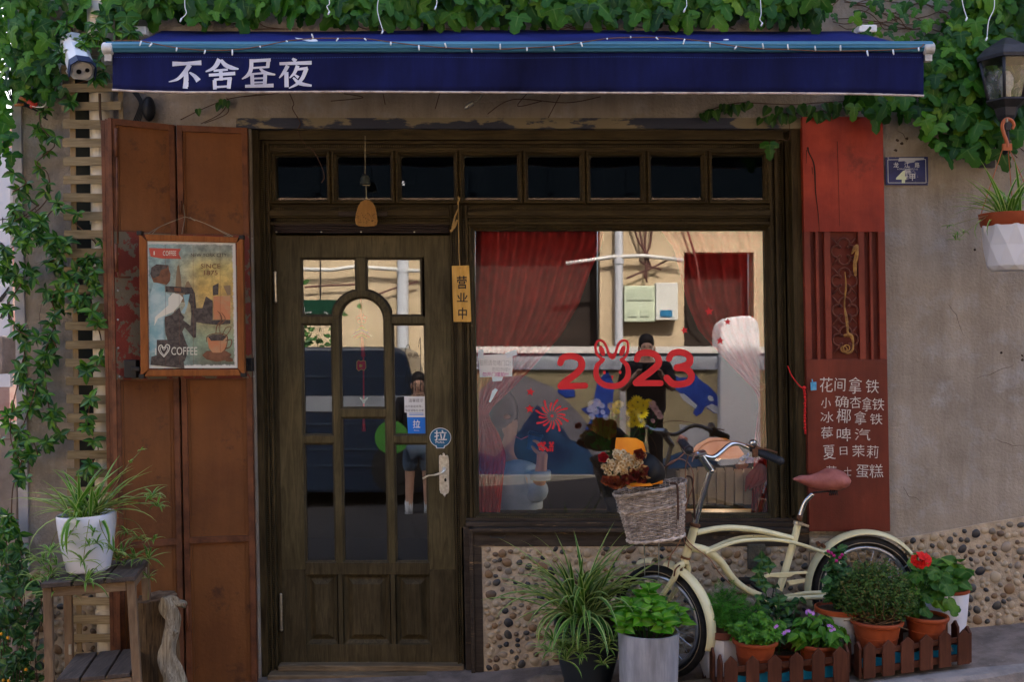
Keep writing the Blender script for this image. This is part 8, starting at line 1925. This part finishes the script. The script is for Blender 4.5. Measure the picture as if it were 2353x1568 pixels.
# ================================================================ across the street (seen only in the glass)
tan = mat("sunny_plaster", (0.50, 0.39, 0.26), (0.44, 0.34, 0.22), 2, .9)
y9 = 8.4
def mbox(m, x0, v0, x1, v1, y0, th_, mi=0):
    q = [(x0, v1), (x1, v1), (x1, v0), (x0, v0)]; p = [MW(a, b, y0) for a, b in q]; b_ = [Vector((v.x, v.y - th_, v.z)) for v in p]; m.hexa([p[1], p[0], p[3], p[2], b_[1], b_[0], b_[3], b_[2]], mi)
OB = thing("opposite_building", "sunlit tan building across the street mirrored in the window and the door panes", "building", (0, -8.6, 0))
m = MB(); zt = 3.40
X = lambda px: MW(px, 0, y9).x
def wallseg(px0, px1, z0, z1, off=0):
    a, b = X(px0), X(px1); m.box(((a + b) / 2, -y9 - .15 - off, (z0 + z1) / 2), (b - a, .3, z1 - z0))
wallseg(-1800, 1090, -.5, zt); wallseg(1378, 1572, -.5, zt); wallseg(1732, 4200, -.5, zt); wallseg(1572, 1732, MW(0, 580, y9).z, zt)
m.build("wall", tan, OB)
brn = mat("shade_brown", (0.02, 0.014, 0.012), (0.03, 0.02, 0.016), 4, .8)  # near-black brown painted in for the shade of the left bay and opening
m = MB(); a, b = X(1090), X(1378); m.box(((a + b) / 2, -y9 - .5, 2.0), (b - a, .1, 5.2)); a, b = X(1572), X(1732); m.box(((a + b) / 2, -y9 - .4, 1.5), (b - a, .1, 4.2)); m.build("shade_backing", brn, OB)
m = MB(); m.box((0, -y9 - .05, zt + 1.6), (24, .5, 3.1))  # unseen dark storey added to darken transom reflections and block low sky
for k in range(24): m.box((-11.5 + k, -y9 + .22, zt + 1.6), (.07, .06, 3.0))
m.build("sky_block_storey", mat("sky_block_dark", (0.004, 0.006, 0.009), rough=1, spec=0), OB)
m = MB(); m.box((0, -y9 + .05, zt - .02), (24, .5, .1)); m.build("eaves", mat("eaves_brown", (0.14, 0.09, 0.06), rough=.8), OB)
pgrey = mat("drainpipe_grey", (0.45, 0.46, 0.50), rough=.5)
for px, r_, lab in ((1422, .055, "grey drainpipe across the street mirrored in the middle of the window"), (926, .075, "grey drainpipe across the street mirrored in the upper right door pane")):
    m = MB(); x = MW(px, 0, y9 - .12).x; m.tube([(x, -y9 + .12, -.2), (x, -y9 + .12, zt)], r_, 12)
    for z in (1.2, 2.6, 3.6): m.tube([(x, -y9 + .12, z), (x, -y9 + .12, z + .06)], r_ + .012, 12)
    tag(m.build("drainpipe", pgrey, smooth='auto'), lab, "drainpipe")
m = MB()
for pts in ([(680, 598), (760, 600), (815, 592), (980, 604)], [(1300, 606), (1370, 596), (1410, 590), (1480, 588), (1570, 598)]): m.tube([MW(a, b, y9 - .15) for a, b in pts], .026, 8)
tag(m.build("conduit_pipe", mat("conduit_pale", (0.55, 0.54, 0.52), rough=.5), smooth=True), "pale horizontal conduit pipe on the mirrored tan wall", "pipe")
m = MB()
for pts in ([(1450, 505), (1470, 560), (1490, 590), (1480, 640)], [(1465, 505), (1478, 570), (1495, 610)], [(1488, 500), (1482, 560), (1486, 650)], [(1500, 500), (1492, 570), (1470, 600), (1520, 620)], [(1570, 500), (1600, 600), (1612, 680), (1640, 710)], [(700, 640), (760, 636), (820, 634)], [(860, 660), (900, 645), (960, 628)], [(1440, 640), (1500, 615), (1550, 590)]): m.tube(spline([MW(a, b, y9 - .1) for a, b in pts], 4), .014, 5)
tag(m.build("wall_cables", mat("cable_maroon", (0.10, 0.04, 0.035), rough=.6), smooth=True), "loose cables looping over the mirrored tan wall above the meter box", "cables")
MBX = thing("meter_box", "pale green electricity meter box on the wall mirrored in the window", "meter box", MW(1496, 700, y9))
m = MB(); mbox(m, 1435, 657, 1505, 740, y9 - .2, .18); m.build("left_cabinet", mat("meter_green", (0.50, 0.56, 0.42), rough=.5), MBX, bevel=.01)
m = MB(); mbox(m, 1507, 650, 1558, 736, y9 - .22, .2); m.build("right_cabinet", mat("meter_pale", (0.58, 0.58, 0.54), rough=.5), MBX, bevel=.01)
m = MB(); mbox(m, 1441, 665, 1497, 690, y9 - .215, .01); mbox(m, 1443, 712, 1463, 728, y9 - .215, .01); mbox(m, 1472, 712, 1492, 728, y9 - .215, .01); m.build("window_plate", mat("meter_plate", (0.42, 0.48, 0.36), rough=.4), MBX)
m = MB(); mbox(m, 1517, 713, 1545, 728, y9 - .235, .01); m.build("blue_label", mat("label_blue", (0.02, 0.15, 0.3), rough=.5), MBX)
# parapet wall with sea mural
yp = 7.0
PW = thing("parapet_wall", "low terrace wall painted with blue waves and whales mirrored in the window", "wall", (1, -7.0, 0))
wht = mat("parapet_white", (0.62, 0.58, 0.55), rough=.8); gry = mat("parapet_shade", (0.44, 0.46, 0.52), rough=.8); olv = mat("mural_tan", (0.46, 0.38, 0.22), (0.40, 0.33, 0.19), 3, .9)
m = MB(); mbox(m, 1060, 797, 1760, 812, yp - .04, .36); m.build("coping", wht, PW); m = MB(); mbox(m, 1060, 812, 1760, 850, yp, .3); m.build("rail_band", gry, PW)  # blue-grey of the band paints the shade on the parapet's front
m = MB(); mbox(m, 1040, 850, 1760, 1095, yp + .04, .26); FACE = m.build("painted_face", olv, PW)
m = MB(); mbox(m, 1040, 1095, 1760, 1125, yp - .12, .4); mbox(m, 1040, 1140, 1760, 1162, yp - .35, .5); m.build("plinth_step", mat("plinth", (0.40, 0.37, 0.30), rough=.9), PW)
def mm(px, py, off=0): v = MW(px, py, yp + .04); v.y += .004 + off; return v
mb_blue = mat("mural_blue", (0.015, 0.05, 0.34), (0.03, 0.09, 0.45), 4, .8); mb_deep = mat("mural_deep", (0.02, 0.05, 0.14), (0.03, 0.10, 0.22), 3, .8); mb_wh = mat("mural_white", (0.55, 0.56, 0.60), rough=.8); mb_grey = mat("mural_grey", (0.28, 0.26, 0.28), (0.22, 0.21, 0.24), 4, .8)
m = MB(); mbox(m, 1425, 852, 1438, 1094, yp - .0, .05); m.build("white_strip", wht, PW)
MU = MB()
MU.poly([mm(x, y, .001) for x, y in [(1100, 1090), (1100, 900), (1130, 872), (1200, 862), (1270, 890), (1330, 950), (1385, 1020), (1420, 1090)]], 3)
MU.poly([mm(x, y, .002) for x, y in [(1100, 1092), (1100, 1040), (1140, 1050), (1180, 1010), (1215, 960), (1235, 930), (1250, 950), (1262, 975), (1290, 980), (1310, 1010), (1345, 1025), (1370, 1060), (1500, 1065), (1560, 1040), (1620, 1030), (1700, 1050), (1730, 1040), (1750, 1092)]], 1)
for pts, mi in (([(1525, 845), (1560, 868), (1590, 868), (1594, 855), (1604, 868), (1612, 876), (1630, 888), (1645, 905), (1655, 925), (1658, 952), (1640, 950), (1620, 935), (1612, 950), (1600, 957), (1592, 950), (1600, 930), (1580, 915), (1550, 895)], 0), ([(1572, 905), (1602, 932), (1598, 940), (1570, 920), (1560, 905)], 2), ([(1622, 935), (1640, 948), (1658, 954), (1650, 935), (1636, 928)], 2), ([(1628, 908), (1638, 912), (1640, 922), (1630, 922), (1625, 914)], 2),
                ([(1395, 850), (1412, 885), (1405, 940), (1385, 985), (1370, 1000), (1340, 995), (1360, 960), (1335, 940), (1362, 930), (1372, 880)], 0), ([(1290, 880), (1318, 890), (1322, 912), (1300, 915), (1280, 900)], 0), ([(1560, 975), (1620, 985), (1690, 1030), (1730, 1075), (1640, 1060), (1570, 1030)], 2), ([(1560, 1010), (1590, 1000), (1600, 1020), (1570, 1035)], 0)):
    MU.poly([mm(x, y, .003 + .001 * mi) for x, y in pts], mi)
MU.build("mural", [mb_blue, mb_deep, mb_wh, mb_grey], FACE)
GP = thing("gate_post", "white round-topped gatepost mirrored at the right side of the window", "gatepost", MW(1700, 1180, 6.9))
m = MB(); gp = [(1655, 1190), (1655, 760), (1662, 742), (1680, 731), (1705, 726), (1728, 727), (1742, 740), (1746, 765), (1750, 1190)]
p0 = [MW(a, b, yp - .12) for a, b in gp]; p1 = [Vector((v.x + .0, v.y - .5, v.z)) for v in p0]; k = len(gp)
m.add(p0 + p1, [list(range(k))[::-1], [k + i for i in range(k)]] + [(i, (i + 1) % k, (i + 1) % k + k, i + k) for i in range(k)]); m.build("post", mat("post_white", (0.75, 0.73, 0.74), rough=.8), GP, bevel=.02)
# parked van mirrored in the door
VN2 = thing("parked_van", "dark blue parked van with a pale stripe mirrored in the door glass", "van", (-1.3, -4.9, 0))
van = mat("van_navy", (0.018, 0.030, 0.058), rough=.3, coat=.3); ys_v = 6.2
m = MB(); a, b = MW(300, 0, ys_v).x, MW(990, 0, ys_v).x
zb, zt2 = .02, 1.62
prof = [(a, zb), (b, zb), (b + .02, .9), (b - .12, 1.0), (b - .28, zt2 - .05), (b - .4, zt2), (a, zt2)]
k = len(prof); m.add([Vector((x, -ys_v, z)) for x, z in prof] + [Vector((x, -ys_v - 1.6, z)) for x, z in prof], [list(range(k))[::-1], [k + i for i in range(k)]] + [(i, (i + 1) % k, (i + 1) % k + k, i + k) for i in range(k)]); m.build("body", van, VN2, bevel=.04)
m = MB(); m.box(((a + b) / 2, -ys_v + .006, 1.0), (b - a - .2, .01, .17)); m.build("stripe", mat("van_stripe", (0.33, 0.35, 0.38), rough=.4), VN2)
m = MB()
for z in (.32, .5, .78, 1.3): m.box(((a + b) / 2, -ys_v + .006, z), (b - a - .1, .012, .02))
m.build("trim_line", mat("van_trim", (0.035, 0.055, 0.09), rough=.5), VN2)
for x in (a + .4, b - .35):
    m = MB(); m.lathe((x, -ys_v + .02, .30), [(.0001, .02), (.17, .02), (.18, .0), (.30, .0), (.30, -.2), (.0001, -.2)], 24, 0, rotm(R(-90), 0, 0)); m.build("wheel", tyre_m, VN2, smooth='auto')
# green sign mirrored
m = MB(); mbox(m, 690, 672, 783, 726, 5.6, .03); GS = tag(m.build("green_sign", mat("sign_green", (0.01, 0.09, 0.045), rough=.5)), "green shop sign across the street mirrored in the upper left door pane", "sign")
m = MB(); gs = lambda a, b, off=0: MW(a, b, 5.6) + Vector((0, .004, 0))
for pts in ([(690, 702), (715, 700)], [(700, 690), (699, 722)], [(700, 703), (712, 722)], [(745, 700), (752, 704), (750, 716)], [(758, 706), (768, 705)]): ribbon(m, pts, (3, 3), gs)
m.build("sign_stroke", wht, GS); m = MB(); m.tube([MW(736, 672, 5.62), MW(736, 560, 5.9), MW(736, 520, y9)], .008, 6); m.build("sign_bracket", black, GS)
m = MB(); bt = random.Random(8)
TRE = thing("street_bush", "dark leafy bush across the street mirrored in the left door pane", "bush", MW(725, 900, 7.4)); pl = []
for k in range(260):
    q = Vector((bt.gauss(0, .22), bt.gauss(0, .2), bt.gauss(0, .3))); pl.append((leaf_M(MW(705, 800, 7.4) + q, (bt.uniform(-1, 1), bt.uniform(-1, 1), bt.uniform(-1, .3)), (bt.uniform(-1, 1), 1, .5), .09), .09))
scatter(TRE, dov, pl, limit=0); m.tube([MW(735, 1150, 7.4), MW(735, 800, 7.4)], .05, 8); m.build("trunk", bark, TRE, smooth=True)
# the photographer, and a passer-by in shorts
def standing(name, label, x, y, z0, Ht, facing, mats_, arms, shorts=False, hairlong=False):
    """facing: unit vector towards +y mostly. arms: list of two (elbow, hand) offsets in body frame"""
    T = thing(name, label, "person", (x, y, z0)); o = Vector((x, y, z0)); k = Ht / 1.7
    f = Vector(facing).normalized(); s = Vector((f.y, -f.x, 0)); up = Vector((0, 0, 1))
    def q(a, b, c): return o + (s * a + f * b + up * c) * k
    V = [q(0, 0, .92), q(0, 0, 1.10), q(0, .01, 1.28), q(0, 0, 1.42), q(0, .01, 1.49), q(0, .02, 1.60), q(0, .02, 1.67)]; E = [(i, i + 1) for i in range(6)]; Rr = [(.14, .10), (.12, .09), (.15, .10), (.10, .07), .05, (.075, .085), .06]
    for sg, (eb, hd) in zip((-1, 1), arms):
        b = len(V); V += [q(sg * .19, 0, 1.40), q(*eb), q(*hd)]; E += [(3, b), (b, b + 1), (b + 1, b + 2)]; Rr += [.055, .04, .03]
    for sg in (-1, 1):
        b = len(V); V += [q(sg * .09, 0, .88), q(sg * .10, .01, .48), q(sg * .11, -.01, .08), q(sg * .12, .12, .03)]; E += [(0, b), (b, b + 1), (b + 1, b + 2), (b + 2, b + 3)]; Rr += [.085, .055, .038, .035]
    skin_fig("body", V, E, [r * k if not isinstance(r, tuple) else (r[0] * k, r[1] * k) for r in Rr], skin_m, T, sub=1)
    Vj = [q(0, 0, .80)] + V[1:4] + V[7:9] + V[10:12]; Ej = [(0, 1), (1, 2), (2, 3), (3, 4), (4, 5), (3, 6), (6, 7)]; skin_fig("jacket", Vj, Ej, [(.25 * k, .17 * k), (.22 * k, .15 * k), (.23 * k, .15 * k), (.13 * k, .10 * k), .095 * k, .07 * k, .095 * k, .07 * k], mats_[0], T, sub=1)
    L0 = 13
    if shorts: Vl = [V[0], V[13], V[13].lerp(V[14], .75), V[17], V[17].lerp(V[18], .75)]; El = [(0, 1), (1, 2), (0, 3), (3, 4)]; rl = [(.16 * k, .12 * k), .10 * k, .095 * k, .10 * k, .095 * k]
    else: Vl = [V[0], V[13], V[14], V[15], V[17], V[18], V[19]]; El = [(0, 1), (1, 2), (2, 3), (0, 4), (4, 5), (5, 6)]; rl = [(.16 * k, .12 * k), .10 * k, .075 * k, .065 * k, .10 * k, .075 * k, .065 * k]
    skin_fig("shorts" if shorts else "trousers", Vl, El, rl, mats_[1], T, sub=1)
    for sg in (15, 19):
        skin_fig("shoe", [V[sg] + Vector((0, 0, -.03)), V[sg + 1] + f * .03], [(0, 1)], [.055 * k, .048 * k], mats_[2], T, sub=1)
        if shorts: m = MB(); m.tube([V[sg] + up * .02, V[sg] + up * .16], .048 * k, 10); m.build("sock", white_plastic, T, smooth=True)
    m = MB(); hc = q(0, -.01, 1.645); m.ell(hc + up * .02 * k - f * .028 * k, (.085 * k, .088 * k, .095 * k), 14, 10)
    if hairlong: m.ell(q(0, -.06, 1.52), (.085 * k, .06 * k, .16 * k), 12, 8)
    m.build("hair", hair_m, T, smooth=True)
    m = MB(); m.ell(q(0, .105, 1.585), (.012, .016, .02), 8, 6)
    for sg in (-1, 1): m.ell(q(sg * .082, .02, 1.59), (.012, .02, .03), 8, 6)
    m.build("nose_and_ears", skin_m, T, smooth=True); m = MB()
    for sg in (-1, 1): m.ell(q(sg * .03, .098, 1.615), (.011, .006, .007), 8, 5)
    m.build("eye", ink, T, smooth=True); m = MB(); m.ell(q(0, .10, 1.545), (.022, .006, .006), 8, 5); m.build("mouth", mat("lip", (0.35, 0.12, 0.10), rough=.5), T, smooth=True)
    for (eb, hd), sg in zip(arms, (-1, 1)):
        hp0 = q(*hd); fd = (hp0 - q(*eb)).normalized()
        for j in range(4): b = hp0 + s * (j - 1.5) * .018 * k; skin_fig("finger", [b, b + fd * .04 * k, b + fd * .055 * k + Vector((0, 0, -.02)) * k], [(0, 1), (1, 2)], [.009, .008, .007], skin_m, T, sub=0)
        skin_fig("thumb", [hp0 - s * .03 * sg, hp0 - s * .04 * sg + fd * .03], [(0, 1)], [.010, .009], skin_m, T, sub=0)
    return T, q
jk = mat("jacket_black", (0.012, 0.012, 0.016), rough=.85); den = mat("denim", (0.16, 0.22, 0.30), rough=.9)
T, q = standing("person", "person in black taking the photograph mirrored in the middle of the window", 1.33, -5.1, ground(1.45) - .14, 1.60, (-.05, 1, 0), (jk, jk, jk), (((-.27, .10, 1.16), (-.10, .32, 1.36)), ((.27, .10, 1.16), (.10, .32, 1.36))))
m = MB(); c = q(0, .36, 1.40); m.box(c, (.14, .07, .09)); m.tube([c + Vector((0, .03, 0)), c + Vector((0, .13, 0))], .04, 14); m.tube(spline([q(-.08, .33, 1.43), q(-.12, .05, 1.44), q(0, -.08, 1.45), q(.12, .05, 1.44), q(.08, .33, 1.43)], 5), .006, 5)
tag(m.build("camera_body", black, bevel=.004), "black camera with a neck strap held up by the person mirrored in the window", "camera")
T, q = standing("person", "person in denim shorts and white socks mirrored in the right door panes", -.97, -5.6, ground(-1) - .2, 1.52, (.1, 1, 0), (jk, den, mat("shoe_grey", (0.5, 0.5, 0.52), rough=.7)), (((-.25, .06, 1.14), (-.22, .22, 1.0)), ((.25, .02, 1.12), (.24, .10, .90))), shorts=True, hairlong=True)
m = MB(); m.lathe(q(-.30, .30, 1.02), [(.0001, 0), (.17, 0), (.172, .004), (.17, .008), (.0001, .008)], 26, 0, rotm(R(90), 0, 0)); m.tube([q(-.24, .27, .92), q(-.27, .29, .99)], .008, 6)
tag(m.build("hand_fan", mat("fan_green", (0.10, 0.35, 0.06), rough=.6), smooth='auto'), "round bright green hand fan held by the person mirrored in the door", "fan")
